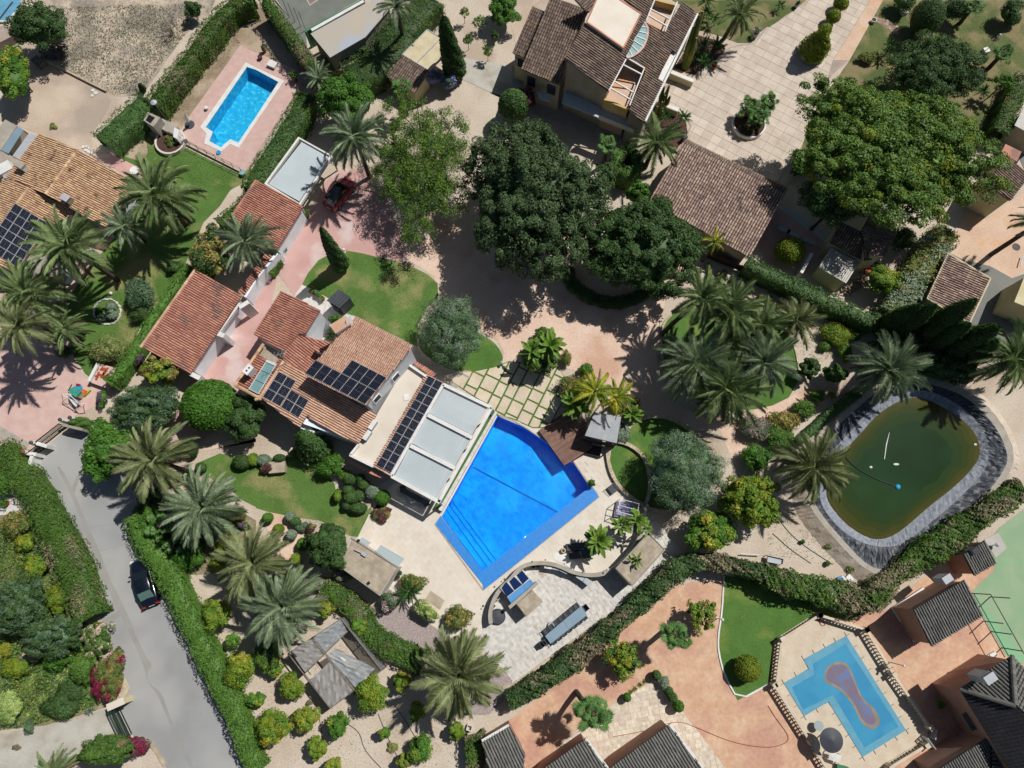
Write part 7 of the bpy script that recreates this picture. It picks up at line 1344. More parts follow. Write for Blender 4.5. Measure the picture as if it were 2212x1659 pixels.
for s_, lb in (('11: 768,520', 'white globe lamp beside the tall lawn cypress'), ('11: 1300,597', 'white ball lamp at the court edge of the lawn'), ('22: 1160,1056', 'white globe on top of the curved wall end'), ('E: 1355,672', 'white globe lamp standing behind the winding wall'), ('13: 2065,270' if 0 else '21: 1310,1580', 'small lamp at the edge of the palm lawn'), ('30: 1975,335', 'small grey lamp near the clipped drum')): lamp(lb, s_, .45, r=.15)
for i, s_ in enumerate(('11: 1105,580', '11: 1175,620', '11: 1325,655')):
    B = P(*D1(s_), 0); root = thing('bollard_light', ('left', 'middle', 'right')[i]+' one of three short lights on the big lawn edge', 'bollard', B, 'bollard lights on the lawn edge'); b = MB(); b.tube([B, B+Vector((0, 0, .7))], .05, 8); obj('post', b, 'charcoal', root); b = MB(); b.box((B.x+.08, B.y+.02, .72), (.34, .16, .08)); obj('lamp_head', b, 'light_grey' if i == 1 else 'charcoal', root)
lamp('dark lamp at the foot of the round lawn', '11: 2125,1490', .6, kind='disc', r=.1, pole='charcoal')
# gates
def gate(label, s_, h, m, pitch=.14, zig=False):
    a, c = W(s_, 0); root = thing('gate', label, 'gate', (a+c)/2); d = c-a; L = d.length; n = int(L/pitch); dn = d/L; nn = Vector((-dn.y, dn.x, 0)); b = MB()
    for z in (.12, h-.05, h*.5): b.beam(a+Vector((0, 0, z)), c+Vector((0, 0, z)), .06, .07)
    b.beam(a, a+Vector((0, 0, h)), .08, .08); b.beam(c, c+Vector((0, 0, h)), .08, .08); obj('gate_frame', b, m, root)
    for i in range(1, n): p = a.lerp(c, i/n); b = MB(); b.beam(p+Vector((0, 0, .1)), p+Vector((0, 0, h)), .05, .05); obj('bar', b, m, root)
    if zig:
        for z in (.3, h-.3): b = MB(); b.beam(a+nn*.3+Vector((0, 0, z)), c+nn*.3+Vector((0, 0, z)), .05, .05); obj('rail', b, m, root)
    return root
gate('long black sliding gate of the left house', '02: 395,520 585,370', 1.45, 'black'); gate('narrow black pedestrian gate between white walls', '02: 330,605 388,560', 1.4, 'black'); gate('short black fence piece beside the left road hedge', '02: 262,718 280,640', 1.4, 'black'); gate('dark green driveway gate beside the crimson bougainvillea', '03: 1010,1128 1128,1372', 1.6, 'steel_green', .12, True)
for s_, lb in (('02: 310,508 428,545', 'white wall stub at the end of the sliding gate'), ('02: 225,598 335,615', 'white wall stub beside the pedestrian gate'), ('02: 300,618 268,728', 'white low wall beside the left road hedge')):
    b = MB(); b.wall(W(s_, .9), .32, 0, 1.3); obj('wall_stub', b, 'white', label=lb, category='wall')
b = MB(); b.wall(W('02: 575,360 620,375 750,405', .8), .25, 0, 1.5); obj('gate_wall', b, 'grey_wall', label='short wall under the lime creeper at the road end', category='wall')
r_ = thing('gate_pillar', 'cream rendered gate pillar at the crimson bougainvillea', 'pillar', P(*D1('03: 1010,1110'))); b = MB(); b.wall(W('03: 935,1135 1062,1080', 1.6), .5, 0, 1.75); obj('pillar', b, 'cream_wall', r_); b = MB(); b.wall(W('03: 925,1140 1072,1075', 1.8), .6, 1.75, 1.85); obj('coping', b, 'cream_stone', r_)
for i, s_ in enumerate(('02: 275,508', '02: 205,585', '02: 525,310', '02: 610,292')):
    p = P(*D1(s_), 1.7); b = MB(); b.box((p.x, p.y, .85), (.3, .3, 1.6), .6); o = thing('lamp_pier', ('gate pier with lantern left of the pedestrian gate', 'lowest gate pier with terracotta cap', 'gate pier with dark lantern at the gate top', 'gate pier beside the lime creeper')[i], 'pillar', (p.x, p.y, 0)); OFF[o.name] = Vector((p.x, p.y, 0)); obj('pier', b, 'white', o); b = MB(); b.lathe((p.x, p.y, 1.66), [(.14, 0), (.2, .22), (.05, .32)], 6); obj('lantern', b, 'charcoal' if i != 1 else 'terracotta', o)
# left property: low walls, barbecue, fence
b = MB(); b.wall(W('00: 965,1322 1152,1050', .5), .4, 0, .6); obj('low_wall', b, 'cream_stone', label='low cream wall along the barbecue lawn', category='wall')
b = MB(); b.wall(W('Q: 385,535 555,615 780,730 952,815', .1), .18, 0, .28); obj('low_kerb', b, 'kerb_stone', label='low crumbling kerb between the two dirt plots', category='wall')
r_ = thing('barbecue', 'masonry barbecue with grey worktops beside the hedge corner', 'barbecue', P(*D1('00: 1330,1030')))
for nm, s_, z, m in (('worktop', '00: 1160,930 1290,985 1245,1065 1135,975', 1.0, 'concrete'), ('chimney', '00: 1275,965 1385,1015 1325,1095 1240,1040', 2.1, 'concrete'), ('worktop', '00: 1385,1015 1535,1090 1500,1165 1330,1080', 1.0, 'concrete'), ('side_wall', '00: 1505,1100 1545,1120 1530,1200 1495,1180', 1.3, 'white')): fpoly(r_, nm, s_, z, m, z)
fpoly(r_, 'flue', '00: 1285,990 1340,1015 1300,1065 1258,1038', 2.12, 'black', .03); b = MB(); p = P(*D1('00: 1200,955'), 1.05); b.box((p.x, p.y, 1.05), (.7, .5, .06), .3); obj('slab', b, 'charcoal', r_)
fpoly(r_, 'paving', '00: 1140,1075 1180,1040 1380,1150 1330,1180', .05, 'concrete', .05)
r_ = thing('round_planter', 'round white walled flower bed at the pink terrace corner', 'planter', P(*D1('00: 1470,1215'))); c = P(*D1('00: 1470,1215'), .4); b = MB(); b.wall([(c.x+math.cos(a)*1.6, c.y+math.sin(a)*1.6, 0) for a in [6.283*i/24 for i in range(24)]], .2, 0, .45, closed=True); obj('wall', b, 'cream_stone', r_); b = MB(); b.disc((c.x, c.y, .35), 1.55, 24); obj('soil', b, 'mulch', r_)
shrub('flowering plants inside the round white planter', *D1('00: 1470,1210'), 15, 'leaf_mixed', .9, 15, n=1500, ls=.08, m2='leaf_agave', f2=.3)
l = W('00: 1500,1190 2100,1495', 0); r_ = thing('terrace_fence', 'thin dark post and wire fence along the pink terrace edge', 'fence', (l[0]+l[1])/2)
for i in range(9): p = l[0].lerp(l[1], i/8); b = MB(); b.tube([p, p+Vector((0, 0, 1.1))], .03, 5); obj('post', b, 'charcoal', r_)
for z in (1.08, .6): b = MB(); b.beam(l[0]+Vector((0, 0, z)), l[1]+Vector((0, 0, z)), .03, .03); obj('rail', b, 'charcoal', r_)
b = MB(); b.wall([l[0], l[1]], .2, 0, .25); obj('kerb', b, 'kerb_stone', r_)
r_ = thing('parasol', 'closed white parasol lying tilted over a dark base by the pink terrace', 'parasol', P(*D1('00: 1640,1080'))); B = P(*D1('00: 1640,1080'), 0); b = MB(); b.lathe(B, [(.55, 0), (.55, .08), (.1, .12)], 16); obj('base', b, 'charcoal', r_); b = MB(); tp = P(*D1('00: 1595,975'), 2.2); b.tube([B+Vector((0, 0, .1)), tp], .035, 6); obj('pole', b, 'charcoal', r_); b = MB(); b.tube([B.lerp(tp, .35), B.lerp(tp, .6), tp], [.22, .18, .03], 8); obj('canopy', b, 'white', r_)
def chair(label, s_, rz, m='white', name='garden_chair', sz=.5, group=None, z=.42, root=None):
    p = P(*D1(s_), z) if isinstance(s_, str) else s_; r_ = thing(name, label, 'chair', (p.x, p.y, 0), group); OFF[r_.name] = Vector((p.x, p.y, 0))
    b = MB(); b.box((0, 0, z), (sz, sz, .04)); obj('seat', placed(b, p, rz), m, r_); b = MB(); b.box((-sz/2+.02, 0, z+.25), (.04, sz, .5)); obj('backrest', placed(b, p, rz), m, r_)
    for x in (-1, 1):
        for y in (-1, 1): b = MB(); b.box((x*(sz/2-.03), y*(sz/2-.03), z/2), (.035, .035, z)); obj('leg', placed(b, p, rz), m, r_)
    for y in (-1, 1): b = MB(); b.box((0, y*sz/2, z+.2), (sz, .04, .03)); obj('armrest', placed(b, p, rz), m, r_)
    return r_
chair('white plastic chair beside the round planter', '00: 1565,1200', .4); chair('second white chair at the terrace fence', '00: 1600,1215', 2.2)
def tabl(label, s_, r, h, m, name='garden_table', leg='charcoal'):
    p = P(*D1(s_), h); r_ = thing(name, label, 'table', (p.x, p.y, 0)); OFF[r_.name] = Vector((p.x, p.y, 0)); b = MB(); b.lathe((p.x, p.y, h-.04), [(r*.98, 0), (r, .02), (r, .04)], 22); obj('table_top', b, m, r_); b = MB(); b.lathe((p.x, p.y, 0), [(r*.4, 0), (r*.38, .04), (.04, .08), (.04, h-.04)], 12); obj('pedestal', b, leg, r_); return r_
tabl('white round table on the pink path by the left house', '00: 1160,1470', .5, .74, 'white')
pot('terracotta pot with small plant at the top of the pink terrace', 1008*0+px('10: 78,450')[0][0], px('10: 78,450')[0][1], 4.5, .5, plant='leaf_dark'); pot('empty brown pot at the top of the pink terrace', *px('10: 42,510')[0], 5, .4, 'brown_wood'); pot('potted bushy plant on the right corner of the pink terrace', *px('10: 340,700')[0], 6, .6, plant='leaf_bright', pl_r=.7)
b = MB(); p = P(*D1('10: 142,558'), .2); b.box((p.x, p.y, .2), (1.0, .8, .35), -.45); obj('pump_box', b, 'white', label='white square lid box beside the turquoise pool', category='box'); b = MB(); p = P(*D1('00: 1785,935'), .2); b.lathe((p.x, p.y, 0), [(.18, 0), (.22, .35), (.2, .38)], 12); obj('bucket', b, 'white', label='small white bucket on the pink terrace', category='bucket')
b = MB(); p = P(*D1('00: 1888,1318'), .1); b.lathe((p.x, p.y, .02), [(.24, 0), (.26, .12)], 12); obj('float_ring', b, 'cyan_plastic', label='small blue tub beside the turquoise pool', category='tub')
b = MB(); p = P(*D1('00: 2095,1490'), .4); b.lathe((p.x, p.y, 0), [(.3, 0), (.34, .5)], 12); obj('blue_tub', b, 'aqua_glass', label='pale turquoise tub at the lower corner of the pink terrace', category='tub')
# rubble, crate, debris
r_ = thing('rubble_heap', 'heap of grey broken roof pieces beside the dark tree at top left', 'rubble', P(*D1('Q: 470,440'))); rg = random.Random(9)
for i in range(26):
    p = P(*D1('Q: %d,%d' % (rg.uniform(360, 600), rg.uniform(395, 520))), .2); b = MB(); b.box((p.x, p.y, .12+rg.random()*.2), (rg.uniform(.3, .7), rg.uniform(.2, .4), rg.uniform(.08, .25)), rg.uniform(0, 3)); b.v = [(x+rg.uniform(-.05, .05), y+rg.uniform(-.05, .05), max(0, z+rg.uniform(-.05, .05))) for x, y, z in b.v]; obj('broken_piece', b, 'rubble', r_)
r_ = thing('pallet_stack', 'weathered wooden crate beside the broken stone heap', 'crate', P(*D1('Q: 345,545')))
for i in range(7):
    a, c = W('Q: %d,%d %d,%d' % (305+i*9, 530+i*7, 345+i*9, 500+i*7) if 0 else 'Q: %d,%d %d,%d' % (300+i*12, 560-i*9+30, 345+i*8, 575-i*10+20), .8); b = MB(); b.beam(P(*D1('Q: %d,%d' % (308+i*8, 552+i*6)), .7)-Vector((.0, 0, 0)), P(*D1('Q: %d,%d' % (345+i*8, 512+i*6)), .7), .10, .05); obj('slat', b, 'twig', r_)
b = MB(); p = P(*D1('Q: 345,555'), .35); b.box((p.x, p.y, .33), (1.3, .9, .6), -.7); obj('crate_body', b, 'rubble', r_)
for i, (s_, r) in enumerate((('Q: 832,808', .22), ('Q: 858,832', .26), ('Q: 826,855', .2))):
    p = P(*D1(s_), 0); b = MB(); b.prism([(p.x+math.cos(a)*r*rg.uniform(.8, 1.2), p.y+math.sin(a)*r*rg.uniform(.8, 1.2)) for a in [6.283*k/6 for k in range(6)]], 0, .08); obj('white_slab', b, 'white_rock', label=('upper', 'right', 'lower')[i]+' white stone fragment on the pale dirt yard', category='stone')
for i, (x, y) in enumerate(((725, 1275), (765, 1285), (748, 1300), (770, 1312), (790, 1325), (755, 1268))):
    p = P(*D1('00: %d,%d' % (x, y)), 0); b = MB(); b.prism([(p.x+math.cos(a)*.2*rg.uniform(.7, 1.3), p.y+math.sin(a)*.2*rg.uniform(.7, 1.3)) for a in [6.283*k/6 for k in range(6)]], 0, .12); o = obj('white_rubble', b, 'white_rock', label='white rubble piece at the foot of the thick hedge', category='stone', group='white rubble by the thick hedge')
# stone ring on the left lawn
cx, cy = D1('01: 930,1035'); r_ = thing('stone_ring', 'ring of white stones around lavender balls on the left lawn', 'stones', P(cx, cy))
for i in range(58):
    a = 6.283*i/58; p = P(cx+math.cos(a)*29.5*rg.uniform(.96, 1.04), cy+math.sin(a)*27*rg.uniform(.96, 1.04)); s_ = rg.uniform(.06, .13); b = MB(); b.prism([(p.x+math.cos(t)*s_*rg.uniform(.7, 1.3), p.y+math.sin(t)*s_*rg.uniform(.7, 1.3)) for t in [6.283*k/5 for k in range(5)]], 0, .12); obj('stone', b, 'white_rock', r_)
b = MB(); p = P(*D1('01: 957,875'), .15); b.lathe((p.x, p.y, 0), [(.02, 0), (.15, .06), (.18, .18), (.12, .3), (.01, .35)], 12); obj('white_ball', b, 'white', label='white football on the left lawn', category='ball')
# forecourt toys, swing seat, outdoor oven
r_ = thing('play_house', 'small play hut with turquoise roof on the rose forecourt', 'playhouse', P(*D1('02: 655,75'))); q = W('02: 635,22 700,62 660,110 600,60', 1.0); b = MB(); b.prism(q, 0, .95); obj('wall', b, 'cream_wall', r_); fpoly(r_, 'roof', '02: 600,45 645,18 702,62 655,115 595,75', 1.1, 'green_paint' if 0 else 'teal', .1)
b = MB(); b.beam(P(*D1('02: 590,60'), .3), P(*D1('02: 620,5'), .9), .1, .05); obj('ladder', b, 'brown_wood', r_)
r_ = thing('toy_car', 'orange blue and lime plastic ride-on toy beside the play hut', 'toy', P(*D1('02: 715,50')))
for nm, s_, z, m in (('seat', '02: 650,5 695,10 705,45 670,60', .5, 'cyan_plastic'), ('front', '02: 700,38 755,62 735,90 690,70', .4, 'orange_plastic'), ('bumper', '02: 768,44 778,52 730,98 722,90', .35, 'lime_plastic'), ('handle', '02: 655,-5 685,-2 690,12 660,15', .6, 'lamp_red')): fpoly(r_, nm, s_, z, m, .25)
for s_ in ('02: 660,50', '02: 735,80', '02: 700,30'): p = P(*D1(s_), 0); b = MB(); b.tube([(p.x-.05, p.y, .14), (p.x+.08, p.y, .14)], .14, 10); obj('wheel', b, 'black', r_)
r_ = thing('swing_seat', 'white metal swing seat with open frame on the rose forecourt', 'swing seat', P(*D1('02: 630,170')))
b = MB(); z = 1.5; q = W('02: 535,90 600,88 735,170 680,172', z); f = W('02: 545,150 590,120 720,190 640,245', 0)
b.beam(q[0], q[1], .05, .05); b.beam(q[1], q[3], .05, .05); b.beam(q[0], q[3], .05, .05); b.beam(q[3], q[2], .05, .05); b.beam(q[0], f[0], .05, .05); b.beam(q[1], f[1], .05, .05); b.beam(q[2], f[2], .05, .05); b.beam(q[3], f[3], .05, .05); obj('swing_frame', b, 'white', r_)
b = MB(); b.beam(f[0], f[3], .05, .04); b.beam(f[0], f[1], .05, .04); b.beam(f[3], f[2], .05, .04); obj('ground_frame', b, 'metal', r_); fpoly(r_, 'seat', '02: 588,118 612,105 678,165 652,200', .5, 'white', .06); b = MB(); b.wall(W('02: 605,98 682,158', .8), .06, .5, .95); obj('backrest', b, 'light_grey', r_)
r_ = thing('brick_oven', 'masonry oven shelf with rust red tiled top at the forecourt edge', 'oven', P(*D1('01: 860,1590'))); b = MB(); b.wall(W('01: 770,1635 850,1480', .8), .3, 0, .9); obj('wall', b, 'white', r_); fpoly(r_, 'slab', '01: 770,1640 930,1700 1000,1520 850,1480', .6, 'rose_paving', .6)
for i in range(14):
    x, y = 835+rg.random()*95, 1525+rg.random()*100; p = P(*D1('01: %d,%d' % (x, y)), .65); b = MB(); b.box((p.x, p.y, .66), (.35, .18, .08), rg.uniform(-.3, 2)); obj('tile', b, 'rust_tile', r_)
# white terrace with plant left of the road hedge
G('white_terrace', '02: -60,960 60,975 150,1010 180,1130 90,1130 -60,1140', .08, 'white_stone'); pot('potted palm on the white terrace at the left edge', *D1('02: 70,1035'), 7, .5, plant='leaf_bright', pl_r=.6)
r_ = thing('wire_fence', 'broken thin wooden rail left of the road hedge', 'fence', P(*D1('02: 250,1400'))); b = MB(); l = W('02: 110,1395 370,1405', .6); b.beam(l[0], l[1], .1, .05); obj('rail', b, 'twig', r_); b = MB(); l = W('02: 160,1640 390,1475', .3); b.beam(l[0], l[1], .07, .05); obj('rail', b, 'charcoal', r_)
b = MB(); rr = W('03: 590,950 640,920 680,950 660,1000 590,1000', 0); b.prism(rr, 0, .5); obj('black_rock', b, 'charcoal', label='dark striped rock among the spiky plants', category='rock')
r_ = thing('old_pool_slab', 'faded blue floor of an old pool at the top left corner', 'pool', P(*D1('Q: 60,60'))); fpoly(r_, 'floor', 'Q: -200,-60 175,-60 180,50 100,140 20,190 -200,260', .1, 'old_pool', .1); b = MB(); b.wall(W('Q: -100,200 75,195 180,70', .1), .2, 0, .25); obj('rim', b, 'white', r_); b = MB(); b.wall(W('Q: 115,20 0,170', .1), .12, 0, .2); obj('divider', b, 'charcoal', r_)
b = MB(); b.wall(W('Q: 180,380 240,290 320,210', .2), .5, 0, .2); obj('stone_edging', b, 'kerb_stone', label='row of pale edging stones under the top left tree', category='stones'); b = MB(); p = P(*D1('Q: -10,330'), .8); b.box((p.x, p.y, .5), (3, 2, 1), .6); obj('grey_cabin', b, 'grey_paver', label='grey flat slab at the left edge below the old pool', category='slab')
# big lawn corner pots
for i, (s_, pl_) in enumerate((('11: 495,875', 'leaf_mixed'), ('11: 530,890', 'leaf_olive'), ('11: 556,905', 'leaf_bright'), ('11: 583,930', 'leaf_citrus'))): pot(('first', 'second', 'third', 'fourth')[i]+' terracotta pot from the cypress shadow on the white path', *D1(s_), 4.6, .4, plant=pl_, group='pots on the white path', pl_r=.35)
pot('potted palm-like plant at the garage corner with hose', *D1('11: 450,215'), 5, .5, plant='leaf_bright', pl_r=.7); pot('potted plant at the lower garage wall corner', *D1('11: 258,520'), 5, .5, plant='leaf_bright', pl_r=.6); pot('white bowl pot beside the pool house wall', *D1('L: 615,430'), 4, .45, 'white', plant='leaf_maroon', pl_r=.2); pot('dark pot behind the white bowl pot', *D1('L: 632,398'), 4, .4, 'charcoal', plant='leaf_dark', pl_r=.25)
pot('red potted plant below the white chimney', *D1('11: 650,1270'), 6, .5, plant='leaf_dark', pl_r=.6)
b = MB(); l = smooth([P(*D1(s_), .03) for s_ in ('11: 430,290', '11: 395,310', '11: 340,370', '11: 290,420', '11: 330,465', '11: 285,440', '11: 310,400')], 2, False); b.tube(l, .03, 5); obj('garden_hose', b, 'lamp_red', label='pink red garden hose by the garage wall', category='hose')
# low stone walls of the curved lawns
for s_, lb in (('22: 822,560 830,650 850,740 900,850 1000,960 1135,1048', 'cream stone kerb wall on the terrace side of the curved lawn'), ('22: 920,497 1010,520 1100,580 1160,660 1190,780 1200,880 1180,980 1150,1045', 'curving stone wall between the two curved lawns'), ('22: 1082,305 1220,275 1340,285 1450,330 1560,410', 'arched stone kerb above the curved lawn'), ('22: 1170,1070 1300,1108 1430,1092', 'short stone wall below the large pepper tree')):
    l = smooth(W(s_, .35), 2, False); l = resample(l, .45); r_ = thing('stone_kerb', lb, 'wall', l[len(l)//2])
    OFF[r_.name] = Vector(r_.location)
    for i in range(len(l)-1): b = MB(); a, c = l[i], l[i+1]; d = (c-a)*.03; b.wall([a+d, c-d], .34*rg.uniform(.92, 1.05), 0, .4+rg.uniform(-.015, .015)); obj('stone', b, 'kerb_stone', r_)
for s_, lb in (('11: 1400,1260 1405,1350 1440,1400 1520,1460', 'short stone edge left of the round lawn'), ('21: 1560,1000 1420,1030 1330,1100 1275,1230 1262,1350 1275,1480 1310,1600', 'stone edge of the palm lawn facing the court')):
    l = resample(smooth(W(s_, .1), 2, False), .5); r_ = thing('lawn_edging', lb, 'edging', l[len(l)//2]); OFF[r_.name] = Vector(r_.location)
    for i in range(len(l)-1): b = MB(); a, c = l[i], l[i+1]; d = (c-a)*.03; b.wall([a+d, c-d], .22, 0, .14); obj('stone', b, 'kerb_stone', r_)
b = MB(); b.wall(smooth(W('21: 1500,1560 22: 1500,120 1560,190' if 0 else '21: 2160,1000 31: 30,1010 180,1200 260,1430 270,1659', .1), 1, False), .15, 0, .12); obj('border_kerb', b, 'kerb_stone', label='thin brick kerb between palm lawn and sand garden', category='edging')
b = MB(); b.wall(W('21: 1650,680 1900,840 2100,940 2212,1010', .1), .1, 0, .12); obj('border_kerb', b, 'brown_wood', label='straight brown kerb through the cactus garden', category='edging')
# terrace furniture
def lounger(label, s_, rz):
    p = P(*D1(s_), .35); r_ = thing('sun_lounger', label, 'sun lounger', (p.x, p.y, 0), 'dark loungers by the leafy plant'); OFF[r_.name] = Vector((p.x, p.y, 0)); b = MB()
    for y in (-1, 1): b.beam((-1, y*.33, .33), (1, y*.33, .33), .05, .06)
    b.beam((-1, -.33, .33), (-1, .33, .33), .05, .06); b.beam((1, -.33, .33), (1, .33, .33), .05, .06); obj('frame', placed(b, p, rz), 'black', r_)
    b = MB(); b.box((-.45, 0, .4), (1.05, .6, .07)); obj('cushion', placed(b, p, rz), 'charcoal', r_); b = MB(); b.slab([Vector((.12, -.3, .42)), Vector((.95, -.3, .62)), Vector((.95, .3, .62)), Vector((.12, .3, .42))], .07); obj('back_cushion', placed(b, p, rz), 'charcoal', r_)
    for x in (-.9, .9):
        for y in (-.3, .3): b = MB(); b.box((x, y, .16), (.05, .05, .32)); obj('leg', placed(b, p, rz), 'black', r_)
lounger('upper black sun lounger beside the big-leaved plant', '22: 560,1408', .08); lounger('lower black sun lounger beside the big-leaved plant', '22: 588,1475', .08)
chair('grey sling deck chair by the curved lawn wall', '22: 872,905', -.95, 'charcoal', 'deck_chair', .8, z=.35)
p = P(*D1('22: 444,1440'), .3); r_ = thing('wicker_stool', 'round wicker stool on the pale round paving', 'stool', (p.x, p.y, 0)); OFF[r_.name] = Vector((p.x, p.y, 0)); b = MB(); b.lathe((p.x, p.y, 0), [(.18, 0), (.26, .2), (.22, .42), (.2, .44)], 14); obj('body', b, 'canvas', r_); b = MB(); b.disc((p.x, p.y, .445), .14, 12); obj('opening', b, 'mulch', r_)
G('round_paving', 'E: 760,520 790,490 850,480 950,530 1030,600 1040,680 1100,700 1200,720 1250,700 1180,760 1000,700 900,610 800,580', .062, 'white', 1)
r_ = thing('garden_daybed', 'white framed daybed with mauve cushions beside the curved wall', 'daybed', P(*D1('22: 980,1080'))); q = W('22: 912,1010 1070,1035 1045,1155 885,1140', .45); b = MB()
for i in range(4): b.beam(q[i]-Vector((0, 0, .15)), q[(i+1) % 4]-Vector((0, 0, .15)), .08, .12)
obj('bed_frame', b, 'white', r_)
for nm, s_, z in (('mattress', '22: 915,1012 1068,1037 1045,1152 890,1135', .5), ('cushion', '22: 955,1072 1050,1090 1045,1120 950,1105', .62), ('cushion', '22: 925,1015 990,1025 985,1055 920,1045', .62), ('cushion', '22: 1000,1030 1060,1040 1055,1068 995,1058', .62)): fpoly(r_, nm, s_, z, 'mauve', .12)
t = W('22: 935,993 1098,1035 1078,1145 915,1100', 1.9); b = MB()
for i in range(4): b.beam(t[i], t[(i+1) % 4], .05, .05); b.beam(Vector((q[i].x, q[i].y, 0)), t[i], .05, .05)
b.beam(t[0].lerp(t[3], .5), t[1].lerp(t[2], .5), .05, .05); obj('canopy_frame', b, 'white', r_)
pot('striped pot with drooping plant at the pool corner', *D1('22: 680,860'), 7.5, .45, 'charcoal', plant='leaf_bright', pl_r=.45)
# dining table and chairs
p1, p2, p3, p4 = W('E: 1075,1065 1140,1165 740,1480 680,1395', .76); r_ = thing('dining_table', 'very long blue-grey dining table on the white patio', 'table', ((p1+p3)/2)); OFF[r_.name] = Vector(r_.location)
for k in range(2): b = MB(); a0, a1 = p1.lerp(p4, k*.5+.002), p1.lerp(p4, (k+1)*.5-.002); b0, b1 = p2.lerp(p3, k*.5+.002), p2.lerp(p3, (k+1)*.5-.002); b.slab([a0, b0, b1, a1], .05); obj('table_top', b, 'table_blue', r_)
for t in (.04, .5, .96):
    for q in ((p1, p4), (p2, p3)): v = q[0].lerp(q[1], t).lerp((p1+p3)/2, .05); b = MB(); b.box((v.x, v.y, .35), (.08, .08, .7)); obj('leg', b, 'charcoal', r_)
dirv = (p4-p1).normalized(); out = Vector((-dirv.y, dirv.x, 0)); 
if out.dot(p1-p2) < 0: out = -out
rz = math.atan2(-out.y, -out.x); first = None
for side in (0, 1):
    for k in range(7):
        t = (k+.6)/7.2; v = (p1.lerp(p4, t)+out*.22) if side == 0 else (p2.lerp(p3, t)-out*.05); v = Vector((v.x, v.y, 0))
        if side == 1: v = p2.lerp(p3, t)-out*.02; v.z = 0
        chair('dark dining chair on the %s side of the long table, %s from its lower end' % (('wall', 'hedge')[side], ('seventh', 'sixth', 'fifth', 'fourth', 'third', 'second', 'first')[k]), v, rz if side == 0 else rz+math.pi, 'charcoal' if 1 else 'black', 'dining_chair', .46, 'chairs around the long dining table')
for s_, lb, a in (('E: 1120,1088', 'dining chair at the upper head of the long table', math.atan2(dirv.y, dirv.x)), ('E: 690,1460', 'dining chair at the lower head of the long table', math.atan2(-dirv.y, -dirv.x)), ('E: 655,1475', 'spare chair pulled away from the lower head of the long table', math.atan2(-dirv.y, -dirv.x))): chair(lb, s_, a, 'charcoal', 'dining_chair', .5, 'chairs around the long dining table')
p = P(*D1('E: 748,1285'), .3); b = MB(); b.lathe((p.x, p.y, 0), [(.25, 0), (.36, .2), (.3, .38), (.05, .42)], 14); obj('pouf', b, 'light_grey', label='pale grey pouf behind the dining chairs', category='pouf')
p = P(*D1('E: 165,1185'), .3); b = MB(); b.lathe((p.x, p.y, 0), [(.5, 0), (.72, .2), (.6, .45), (.1, .52)], 16); obj('bean_bag', b, 'charcoal', label='big dark bean bag at the end of the winding wall', category='bean bag')
for s_, lb in (('E: 165,980', 'white cube pot beside the blue basins'), ('E: 122,1068', 'white cube pot nearest the bean bag'), ('E: 550,632', 'left dark cube planter under the winding wall'), ('E: 602,622', 'right dark cube planter under the winding wall')):
    p = P(*D1(s_), .4); m = 'white' if 'white' in lb else 'charcoal'; r_ = thing('cube_planter', lb, 'planter', (p.x, p.y, 0)); OFF[r_.name] = Vector((p.x, p.y, 0)); b = MB(); b.wall([(p.x+.22*math.cos(a), p.y+.22*math.sin(a), 0) for a in (.1, 1.67, 3.24, 4.81)], .06, 0, .42, closed=True); obj('pot', b, m, r_); b = MB(); b.box((p.x, p.y, .17), (.3, .3, .3), .9); obj('soil', b, 'mulch', r_)
for k, s_ in enumerate(('13: 1945,285', '13: 2020,215', 'E: 205,802', 'E: 315,718', 'E: 540,583', 'E: 683,566', 'E: 890,610', 'E: 1092,693', 'E: 1315,708', 'E: 1460,625', 'E: 80,1015')): p = P(*D1(s_), 1.15); b = MB(); b.box((p.x, p.y, 1.2), (.12, .12, .1)); obj('wall_light', b, 'charcoal', label=ORD[k]+' small square light along the top of the winding grey wall', category='light', group='small lights on the winding wall')
# terrace figure in the pergola shade: white seat, dark outdoor table
r_ = thing('terrace_table', 'dark outdoor dining set in the shade below the pergola', 'table', P(*D1('12: 1330,930'))); fpoly(r_, 'table_top', '12: 1260,890 1500,1010 1470,1050 1240,930', .75, 'charcoal', .05)
for s_ in ('12: 1270,900', '12: 1470,1030'): p = P(*D1(s_), .4); b = MB(); b.box((p.x, p.y, .36), (.5, .5, .7), .5); obj('leg', b, 'black', r_)
chair('white rounded chair at the edge of the pergola shade', '12: 1355,1000', 1.9, 'white', 'terrace_chair', .55)
G('planting_soil', '12: 1050,1030 1180,1080 1105,1215 985,1145', .055, 'mulch'); G('step_stones', '13: 1510,125 1630,212 1590,290 1460,205', .055, 'stone_paver')
b = MB(); b.box(tuple(P(*D1('12: 190,722'), .3)), (1.5, 1.1, .8), .1); obj('stone_bench', b, 'stone_paver', label='grey box planter bench at the upper edge of the garden lawn', category='planter')
